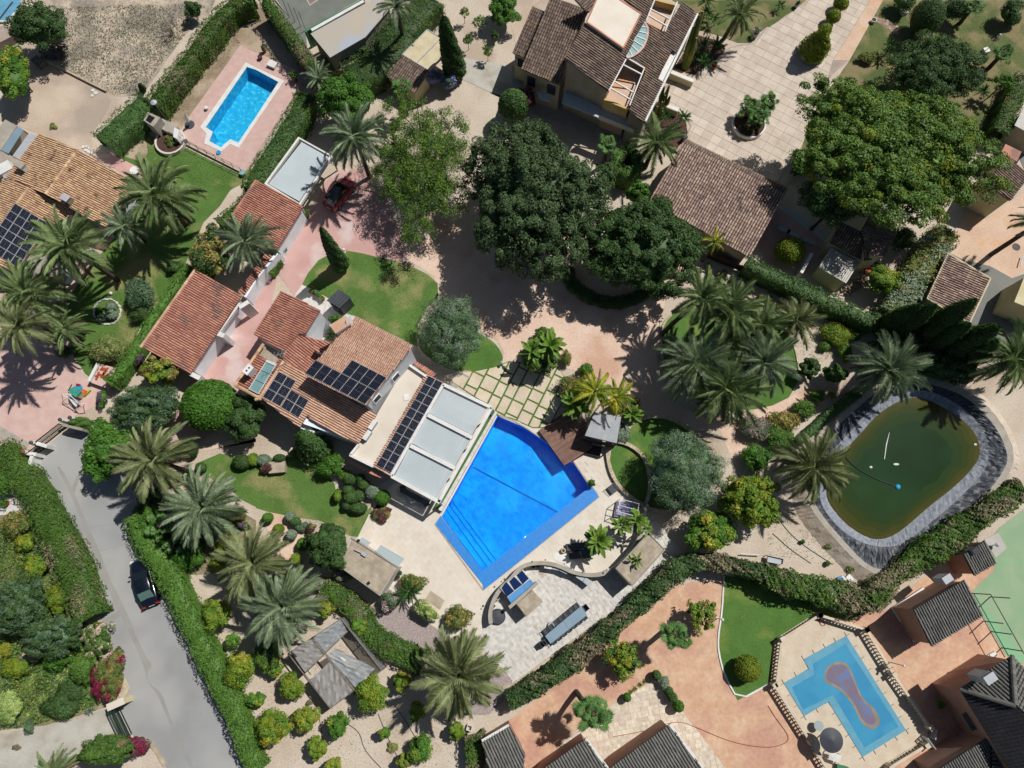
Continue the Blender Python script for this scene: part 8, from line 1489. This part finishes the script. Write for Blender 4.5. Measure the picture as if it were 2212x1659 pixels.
# potted row along the pond, hoses, float, pump, cart
for i, (x, y) in enumerate(((320, 1025), (340, 1068), (375, 1132), (440, 1210), (468, 1232), (490, 1255), (535, 1300), (580, 1350), (605, 1376), (640, 1405), (668, 1450), (705, 1480), (728, 1505), (800, 1592), (870, 1635))):
    pot(ORD[i]+' black nursery pot from the upper end of the row along the pond', *D1('32: %d,%d' % (x+8, y-2)), 4.2, .4, 'black', plant='leaf_dark', pl_r=.18, group='nursery pots along the pond rim')
b = MB(); l = W('32: 1048,420 1020,530 1005,650', .16); b.tube(l, [.03, .07, .05], 6); obj('floating_stick', b, 'white', label='bleached stick floating on the green pond', category='stick')
b = MB(); p = P(*D1('32: 1122,888'), .15); b.lathe((p.x, p.y, .08), [(.2, 0), (.24, .12), (.1, .2)], 12); obj('floating_pump', b, 'cyan_plastic', label='blue floating pump in the middle of the pond', category='pump'); b = MB(); l = smooth([P(*D1(s_), .16) for s_ in ('32: 480,470', '32: 560,480', '32: 630,550', '32: 670,640', '32: 780,740', '32: 950,830', '32: 1100,880')], 2, False); l[:8] = [v+Vector((0, 0, .7-.08*i)) for i, v in enumerate(l[:8])]; b.tube(l, .045, 5); obj('pump_hose', b, 'black', label='dark hose reaching across the pond to the blue pump', category='hose')
for i, s_ in enumerate(('32: 890,718', '32: 1108,693', '32: 1792,522')): p = P(*D1(s_), .12); b = MB(); b.prism([(p.x+math.cos(a)*.15*(1+i % 2), p.y+math.sin(a)*.12) for a in [6.283*k/6 for k in range(6)]], .08, .14); obj('floating_scrap', b, 'white_rock', label=('left pale scrap floating on the pond', 'small white scrap floating mid pond', 'pale foam scrap at the shaded right end of the pond')[i], category='scrap')
for i, q in enumerate((('32: 40,1290', '32: 180,1420', '32: 370,1550'), ('32: 100,1180', '32: 240,1350', '32: 560,1560'), ('32: 250,1090', '32: 440,1250'), ('13: 1055,1190', '13: 1130,1380', '13: 1220,1560'), ('13: 1190,1110', '13: 1280,1230', '13: 1380,1400'), ('13: 780,1270', '13: 900,1350', '13: 930,1500', '13: 1080,1659'), ('13: 540,1180', '13: 560,1300', '13: 580,1480'))):
    b = MB(); b.tube(smooth([P(*D1(s_), .02) for s_ in q], 2, False), .03, 4); obj('drip_hose', b, 'charcoal', label=('left drip hose on the vegetable plot', 'middle drip hose on the vegetable plot', 'right drip hose on the vegetable plot', 'drip hose from the widest citrus tree downwards', 'drip hose left of the orchard palm shade', 'long winding drip hose mid orchard', 'drip hose beside the yellowest citrus tree')[i], category='hose')
r_ = thing('garden_cart', 'grey metal cart on the vegetable plot by the hedge', 'cart', P(*D1('32: 65,1515'))); q = W('32: 0,1480 135,1510 128,1560 -5,1535', .7); b = MB(); b.prism(q, .45, .5); b.wall(q, .05, .5, .7, closed=True); obj('tray', b, 'light_grey', r_)
for v in q: b = MB(); b.tube([(v.x, v.y, .0), (v.x, v.y, .45)], .04, 6); obj('leg', b, 'metal', r_)
b = MB(); l = W('22: 1975,1468 2140,1478', .3); b.tube(l, .06, 6); obj('white_pipe', b, 'white', label='white pipe lying by the boundary hedge', category='pipe')
b = MB(); rg = random.Random(4); p = P(*D1('33: 660,35'), 0)
for i in range(5): b.box((p.x+rg.uniform(-.5, .5), p.y+rg.uniform(-.3, .3), .15), (.6, .5, .25), rg.uniform(0, 3))
obj('plastic_sacks', b, 'white', label='white plastic sacks in the gap of the boundary hedge', category='sacks'); b = MB(); p = P(*D1('33: 612,30'), 0); b.lathe((p.x, p.y, 0), [(.25, 0), (.3, .4), (.1, .5)], 10); obj('blue_drum', b, 'blue_soft', label='blue drum beside the white sacks', category='drum')
# round planters on the court
for s_, r, lb in (('20: 2050,1065', 34.5, 'large round white planter with fan palms on the pale court'), ('30: 376,465', 18.5, 'round white planter of the golden cone')):
    c = P(*D1(s_), .4); rr_ = r*mpp(*D1(s_)); r_ = thing('round_planter', lb, 'planter', (c.x, c.y, 0)); OFF[r_.name] = Vector((c.x, c.y, 0)); b = MB(); b.wall([(c.x+math.cos(a)*rr_, c.y+math.sin(a)*rr_, 0) for a in [6.283*i/36 for i in range(36)]], .16, 0, .45, closed=True); obj('wall', b, 'white', r_); b = MB(); b.disc((c.x, c.y, .36), rr_-.05, 36); obj('soil', b, 'mulch', r_)
for i in range(6):
    a = i*.45-2.4; x, y = D1('20: 2060,1070'); pot(ORD[i]+' small round cactus along the front rim of the round planter', x+math.cos(a)*22, y-math.sin(a)*22-3, 2.2, .5, 'mulch', plant='leaf_gold', pl_r=.2, group='little cacti in the round planter', name='small_cactus')
# garden ornament with flower pots at the court edge
r_ = thing('ornament_group', 'white garden ornament with pink flowers at the court edge by the pine', 'ornament', P(*D1('30: 415,850')))
for nm, s_, z, d, m in (('figure', '30: 402,832', .8, (.3, .25, .8), 'white'), ('figure', '30: 430,838', .6, (.35, .2, .6), 'light_grey'), ('plinth', '30: 418,860', .2, (.3, .6, .3), 'terracotta')): p = P(*D1(s_), z); b = MB(); b.lathe((p.x, p.y, 0), [(d[0]*.6, 0), (d[0]*.5, z*.5), (d[0]*.25, z*.7), (d[0]*.35, z*.85), (.03, z)], 10); obj(nm, b, m, r_)
me = crown_mesh('flowers', (.22, .22, .2), 'wispy', 90, .06, 'leaf_bougain', 5, 8, .5); _link('flowers', me, r_, 0, {}, (.55, -.25, .35)); pot('clay pot below the garden ornament', *D1('30: 425,888'), 3, .3, plant='leaf_bright', pl_r=.2)
pot('white boulder-like pot wrapped in fleece by the top lawn corner', *D1('20: 2095,315'), 8, .7, 'light_grey', plant='leaf_white' if 0 else 'leaf_sage', pl_r=.45)
pot('white planter pot at the kerb of the park lawn', *D1('30: 902,192'), 6, .4, 'white'); pot('white marble pot behind the top lawn edge', *D1('30: 240,60'), 5, .5, 'light_grey', plant='leaf_dark', pl_r=.3)
pot('brown round pot in the upper mulch bed', *D1('20: 1740,590'), 6, .5, 'terracotta', plant='leaf_gold', pl_r=.3)
G('bench_slab', '30: 170,1520 215,1505 205,1560 150,1600', .3, 'stone_paver')
# firewood, barrow, tyre
r_ = thing('firewood_pile', 'pile of split firewood beside the corrugated annex', 'firewood', P(*D1('K: 700,680'))); rg = random.Random(8)
for i in range(70):
    x, y = rg.uniform(0, 1), rg.uniform(0, 1); q = W('K: 590,730 790,600 830,650 660,780', .3); p = q[0].lerp(q[1], x).lerp(q[3].lerp(q[2], x), y); a = rg.uniform(0, 3.1); v = Vector((math.cos(a), math.sin(a), rg.uniform(-.2, .2)))*rg.uniform(.14, .24); p.z = .1+.25*rg.random(); b = MB(); b.tube([p-v, p+v], rg.uniform(.05, .1), 6); obj('log', b, 'log', r_)
p = P(*D1('K: 838,558'), .4); r_ = thing('wheelbarrow', 'red wheelbarrow standing by the guest house wall', 'wheelbarrow', (p.x, p.y, 0)); OFF[r_.name] = Vector((p.x, p.y, 0)); b = MB(); b.prism([(p.x+x, p.y+y) for x, y in ((-.4, -.3), (.4, -.2), (.4, .2), (-.4, .3))], .3, .36); b.wall([(p.x+x, p.y+y) for x, y in ((-.45, -.33), (.45, -.23), (.45, .23), (-.45, .33))], .04, .36, .6, closed=True); obj('tray', b, 'terracotta', r_); b = MB(); b.tube([(p.x+.45, p.y-.04, .18), (p.x+.45, p.y+.04, .18)], .18, 12); obj('wheel', b, 'tyre', r_); b = MB(); b.beam((p.x-.4, p.y-.25, .4), (p.x-1.0, p.y-.3, .5), .04, .04); b.beam((p.x-.4, p.y+.25, .4), (p.x-1.0, p.y+.3, .5), .04, .04); obj('handle', b, 'charcoal', r_)
p = P(*D1('K: 893,507'), .1); b = MB(); b.wall([(p.x+.33*math.cos(a), p.y+.33*math.sin(a), 0) for a in [6.283*i/16 for i in range(16)]], .18, 0, .2, closed=True); obj('old_tyre', b, 'rubble', label='grey old tyre beside the red wheelbarrow', category='tyre')
for i, s_ in enumerate(('K: 85,190', 'K: 165,228', 'K: 310,290')): q = W(s_, .4); b = MB(); b.box((q[0].x, q[0].y, .22), (1.3, .5, .44), -.5); obj('white_planter', b, 'light_grey', label=('first', 'second', 'third')[i]+' white trough planter from the hall side on the red yard', category='planter', group='white trough planters on the red yard')
b = MB(); p = P(*D1('J: 478,562'), .02); b.disc((p.x, p.y, .02), .42, 20); obj('manhole_cover', b, 'rubble', label='round metal manhole cover on the beige court', category='manhole cover'); b = MB(); l = W('31: 2180,635 2205,550', .3); b.beam(l[0], l[1], .1, .06); obj('gate_rail', b, 'light_grey', label='thin sliding gate rail at the right edge of the beige court', category='rail')
b = MB(); l = W('31: 690,1130' if 0 else '31: 375,975', .4); p = l[0]; b.wall([(p.x+.45*math.cos(a), p.y+.55*math.sin(a), 0) for a in [6.283*i/16 for i in range(16)]], .25, 0, .3, closed=True); obj('white_swing_ring', b, 'light_grey', label='pale blue rubber ring left in the shade below the hedge', category='ring')
# corner pool deck: balustrade, parasol, furniture
def balustrade(label, pts, h=.85, pitch=.30):
    pts = [Vector((p.x, p.y, 0)) for p in pts]; r_ = thing('balustrade', label, 'balustrade', centre(pts)); OFF[r_.name] = Vector(r_.location)
    for nm, z0, z1, w_ in (('base_rail', .0, .12, .24), ('top_rail', h-.1, h, .22)): b = MB(); b.wall(pts, w_, z0, z1); obj(nm, b, 'slab', r_)
    one = None
    for a, c in zip(pts, pts[1:]):
        n = max(1, round((c-a).length/pitch))
        for i in range(1, n):
            p = a.lerp(c, i/n)
            if one is None:
                b = MB(); b.lathe((0, 0, 0), [(.06, .12), (.085, .18), (.045, .3), (.09, .45), (.05, .65), (.07, h-.1)], 8); one = bpy.data.meshes.new('baluster'); one.from_pydata(b.v, [], b.f); one.materials.append(MATS['slab'])
            o = _link('baluster', one, r_, 0, {}, (p.x-r_.location.x, p.y-r_.location.y, -r_.location.z))
    for p in pts: b = MB(); b.box((p.x, p.y, .5), (.32, .32, 1.0), .5); b.box((p.x, p.y, 1.03), (.4, .4, .08), .5); obj('pier', b, 'slab', r_)
balustrade('cream balustrade on the house side of the covered pool', W('33: 430,335 830,460', .4)); balustrade('long cream balustrade between covered pool and orange court', W('33: 830,460 1020,770 1065,845 1380,1300', .4)); balustrade('short cream balustrade at the bottom corner of the covered pool', W('33: 1345,1455 1040,1640 900,1740', .4)); balustrade('cream balustrade between corner lawn and covered pool', W('33: 60,930 105,540 430,335', .4)); balustrade('cream balustrade on the orange patio side of the covered pool', W('33: 40,935 355,1430', .4)); balustrade('lower piece of balustrade below the parasol', W('33: 415,1530 520,1700', .4))
gate('white metal gate standing open at the pool balustrade', '33: 1400,1310 1385,1385', 1.1, 'light_grey', .12); gate('white metal gate leaf at the lower balustrade pier', '33: 1385,1465 1320,1380', 1.1, 'light_grey', .12)
C_ = P(*D1('33: 1798-0,0') if 0 else D1('33: 553,1422'), 2.2); r_ = thing('thatched_parasol', 'round dark grey parasol beside the covered pool', 'parasol', (C_.x, C_.y, 0)); OFF[r_.name] = Vector((C_.x, C_.y, 0)); b = MB(); b.lathe((C_.x, C_.y, 2.05), [(.98, 0), (1.0, .03), (.5, .2), (.05, .36)], 26); obj('canopy', b, 'charcoal', r_); b = MB(); b.tube([(C_.x, C_.y, 0), (C_.x, C_.y, 2.4)], .05, 8); obj('pole', b, 'brown_wood', r_); b = MB()
for i in range(8): b.beam((C_.x, C_.y, 2.4), (C_.x+math.cos(i*.785)*.95, C_.y+math.sin(i*.785)*.95, 2.06), .04, .03)
obj('ribs', b, 'brown_wood', r_)
tabl('clear glass table beside the round parasol', '33: 440,1295', .42, .7, 'pale_glass', leg='light_grey')
r_ = thing('slatted_table', 'white slatted wooden table below the round parasol', 'table', P(*D1('33: 575,1570'))); q = W('33: 535,1515 635,1550 620,1620 520,1585', .7)
for k in range(9): t0, t1 = k/9, (k+.72)/9; b = MB(); b.slab([q[0].lerp(q[3], t0), q[1].lerp(q[2], t0), q[1].lerp(q[2], t1), q[0].lerp(q[3], t1)], .03); obj('slat', b, 'white', r_)
for v in q: b = MB(); b.box((v.x, v.y, .34), (.06, .06, .68)); obj('leg', b, 'white', r_)
r_ = thing('slatted_chair', 'white slatted folding chair at the balustrade gap by the parasol', 'chair', P(*D1('33: 415,1470'))); q = W('33: 412,1420 442,1428 415,1512 388,1500', .5)
for k in range(9): t0, t1 = k/9, (k+.7)/9; b = MB(); b.slab([q[0].lerp(q[3], t0), q[1].lerp(q[2], t0), q[1].lerp(q[2], t1), q[0].lerp(q[3], t1)], .03); obj('slat', b, 'white', r_)
for v in q: b = MB(); b.box((v.x, v.y, .24), (.05, .05, .48)); obj('leg', b, 'white', r_)
b = MB(); fp = W('33: 600,1630 700,1655 720,1760 590,1740', .5); b.prism(fp, .1, .5); obj('green_bench', b, 'green_paint', label='green bench top cut by the bottom edge', category='bench')
b = MB(); rr_ = [P(*D1(s_), .06) for s_ in ('33: 415,370', '33: 470,385', '33: 498,420', '33: 470,435', '33: 440,400', '33: 430,365', '33: 455,410')]; b.tube(smooth(rr_, 2, False), .03, 5); obj('coiled_hose', b, 'terracotta', label='coiled pink hose on the pool deck corner', category='hose'); b = MB(); l = smooth([P(*D1(s_), .03) for s_ in ('23: 870,1390', '23: 1200,1330', '23: 1420,1245', '23: 1600,1310', '23: 1900,1440', '33: 0,1490', '33: 150,1450', '33: 190,1390', '33: 60,1220', '33: 0,1120')], 2, False); b.tube(l, .03, 5); obj('red_cable', b, 'terracotta', label='thin red cable winding over the orange patio', category='cable')
# court fence frames
r_ = thing('court_fence', 'green metal posts and net frames along the green court', 'fence', P(*D1('33: 1950,450')))
for s_ in ('33: 1760,150', '33: 1860,390', '33: 1930,480', '33: 2020,620', '33: 1920,180'): p = P(*D1(s_), 0); b = MB(); b.tube([p, p+Vector((0, 0, 2.6))], .05, 6); obj('post', b, 'steel_green', r_)
for s_ in ('33: 1760,150 2060,690', ): l = W(s_, 0); b = MB(); b.beam(l[0]+Vector((0, 0, 2.6)), l[1]+Vector((0, 0, 2.6)), .06, .06); b.beam(l[0]+Vector((0, 0, .3)), l[1]+Vector((0, 0, .3)), .06, .06); obj('rail', b, 'steel_green', r_)
b = MB(); l = W('10: 290,150 430,262', 0); r_ = thing('court_fence', 'thin mesh fence posts along the grey tennis court edge', 'fence', l[0])
for t in (0, .35, .7, 1): p = l[0].lerp(l[1], t); b = MB(); b.tube([p, p+Vector((0, 0, 2.8))], .04, 5); obj('post', b, 'metal', r_)
b = MB(); b.beam(l[0]+Vector((0, 0, 2.8)), l[1]+Vector((0, 0, 2.8)), .04, .04); obj('rail', b, 'metal', r_)
l = W('21: 1650,560 31: 60,760 300,900', 0); r_ = thing('wire_fence', 'wooden fence with posts behind the cactus garden', 'fence', l[1])
for i in range(8): p = l[0].lerp(l[2], i/7); b = MB(); b.tube([p, p+Vector((0, 0, 1.2))], .04, 5); obj('post', b, 'light_grey', r_)
b = MB(); b.beam(l[0]+Vector((0, 0, .7)), l[2]+Vector((0, 0, .7)), .08, 1.1); obj('board', b, 'dark_wood', r_)
b = MB(); p = P(*D1('20: 1490,1190'), .5); b.box((p.x, p.y, .4), (.5, .4, .8), .5); obj('dark_bin', b, 'charcoal', label='dark bin at the corner of the tiled hall', category='bin')
b = MB(); p = P(*D1('13: 1845,1310'), .2); b.wall([(p.x+.3*math.cos(a), p.y+.3*math.sin(a), 0) for a in (.5, 2.07, 3.64, 5.2)], .08, 0, .4, closed=True); obj('white_crate', b, 'white', label='open white crate below the big orchard palm', category='crate')
b = MB(); b.wall(W('22: 905,275 945,268 940,290', 1.2), .05, 1.0, 1.3); obj('chair_frame', b, 'white', label='white frame leaning at the gazebo roof corner', category='frame')

# loose ground cover and litter, past counting
def scatter(name, s_, n, ls, m, z=.02, seed=1, tuft=0, up=0):
    rng = np.random.default_rng(seed); poly = [(p.x, p.y) for p in W(s_)]; a = np.array(poly); lo, hi = a.min(0), a.max(0); out = []
    cs = rng.uniform(lo, hi, (max(8, n//40), 2))
    while len(out) < n:
        q = rng.uniform(lo, hi) if not tuft or rng.random() < .3 else cs[rng.integers(len(cs))]+rng.normal(size=2)*tuft
        if inside(poly, *q): out.append((q[0], q[1], z+rng.random()*ls*.6+up*rng.random()*(.5+.5*math.sin(q[0]*2.3)*math.sin(q[1]*2.1))))
        else: n -= rng.random() < .3
    C = np.array(out); Nn = np.array([0, 0, 1.])+rng.normal(size=(len(C), 3))*.5; V, Q = leaves(C, Nn, np.full(len(C), ls), .4, rng)
    me = np_mesh(name, V, Q, [m]); _link(name, me, None, m, {'kind': 'stuff'})
scatter('dry_weeds', '00: 520,60 1800,30 1640,260 1430,500 1220,800 1000,820 560,590 450,480', 5200, .09, 'leaf_dry', seed=1, tuft=.5)
scatter('grey_weeds', '00: 520,60 1800,30 1640,260 1430,500 1220,800 1000,820 560,590 450,480', 3600, .09, 'leaf_olive', seed=2, tuft=.6)
scatter('leaf_litter', '13: 0,600 600,300 1400,800 1850,1300 1850,1659 0,1659', 1300, .05, 'leaf_dry', seed=3, tuft=.7)
scatter('leaf_litter', '02: 1700,1350 2212,1300 2212,1659 1700,1659', 500, .05, 'leaf_dry', seed=4)
scatter('garden_weeds', '03: 0,700 600,780 800,1000 900,1120 620,1230 180,1320 0,1330', 3600, .08, 'leaf_weed', seed=5, tuft=.5)
scatter('garden_weeds', '02: 0,1200 300,1300 420,1659 0,1659', 2600, .08, 'leaf_weed', seed=6, tuft=.5)
scatter('plot_weeds', '32: 0,1150 300,1080 700,1600 0,1480', 700, .05, 'leaf_weed', seed=7, tuft=.3)
scatter('lawn_tufts', '30: 995,30 2200,30 2200,500 1900,1000 700,540', 5000, .05, 'leaf_weed', z=.02, seed=8, tuft=.8)
scatter('yard_weeds', '00: 2000,130 1700,560 1420,1000 1560,1100 1900,600 2080,380', 1200, .06, 'leaf_dry', seed=9, tuft=.5)
scatter('leaf_litter', '21: 0,600 700,1000 1300,900 1500,700 400,560', 900, .05, 'leaf_dry', seed=10, tuft=.6)
scatter('garden_weeds', '31: 100,1150 700,1150 760,1400 300,1500 100,1400', 900, .06, 'leaf_weed', seed=11, tuft=.4)
for i_, (m_, n_) in enumerate((('leaf_bright', 9000), ('leaf_olive', 8000), ('leaf_citrus', 7000), ('leaf_weed', 6000))): scatter('undergrowth', '02: 0,1180 190,1160 330,1400 440,1659 0,1659' if 0 else '02: 0,1190 200,1160 350,1400 470,1659 03: 500,100 620,400 780,620 880,900 900,1080 560,1210 200,1290 0,1320', n_, .11, m_, seed=20+i_, tuft=.55, up=.9)
for i_, (m_, n_) in enumerate((('leaf_dark', 5000), ('leaf_olive', 3000), ('leaf_citrus', 2500))): scatter('undergrowth', '02: 1140,1130 1280,920 1500,960 1700,1010 2100,1120 2180,1250 1800,1350 1700,1640 1480,1640 1240,1330', n_, .11, m_, seed=30+i_, tuft=.5, up=.8)
for i_, s_ in enumerate(('11: 450,700 640,540 900,530 1350,645 1560,780 1400,1150 1300,1280 860,1060 620,900 420,790', '02: 1760,700 2080,640 12: 400,630 690,870 960,1100 870,1310 330,1150 02: 2090,1000', '01: 1290,700 1560,640 1300,1000 1000,1450 700,1500 620,1300 900,900', '00: 1150,1110 1540,1260 2060,1520 2000,1650 1300,1650')):
    scatter('grass', s_, 3500, .045, 'leaf_hedge', .03, 40+i_, .8); scatter('dry_grass', s_, 1300, .045, 'leaf_weed', .03, 50+i_, .5)
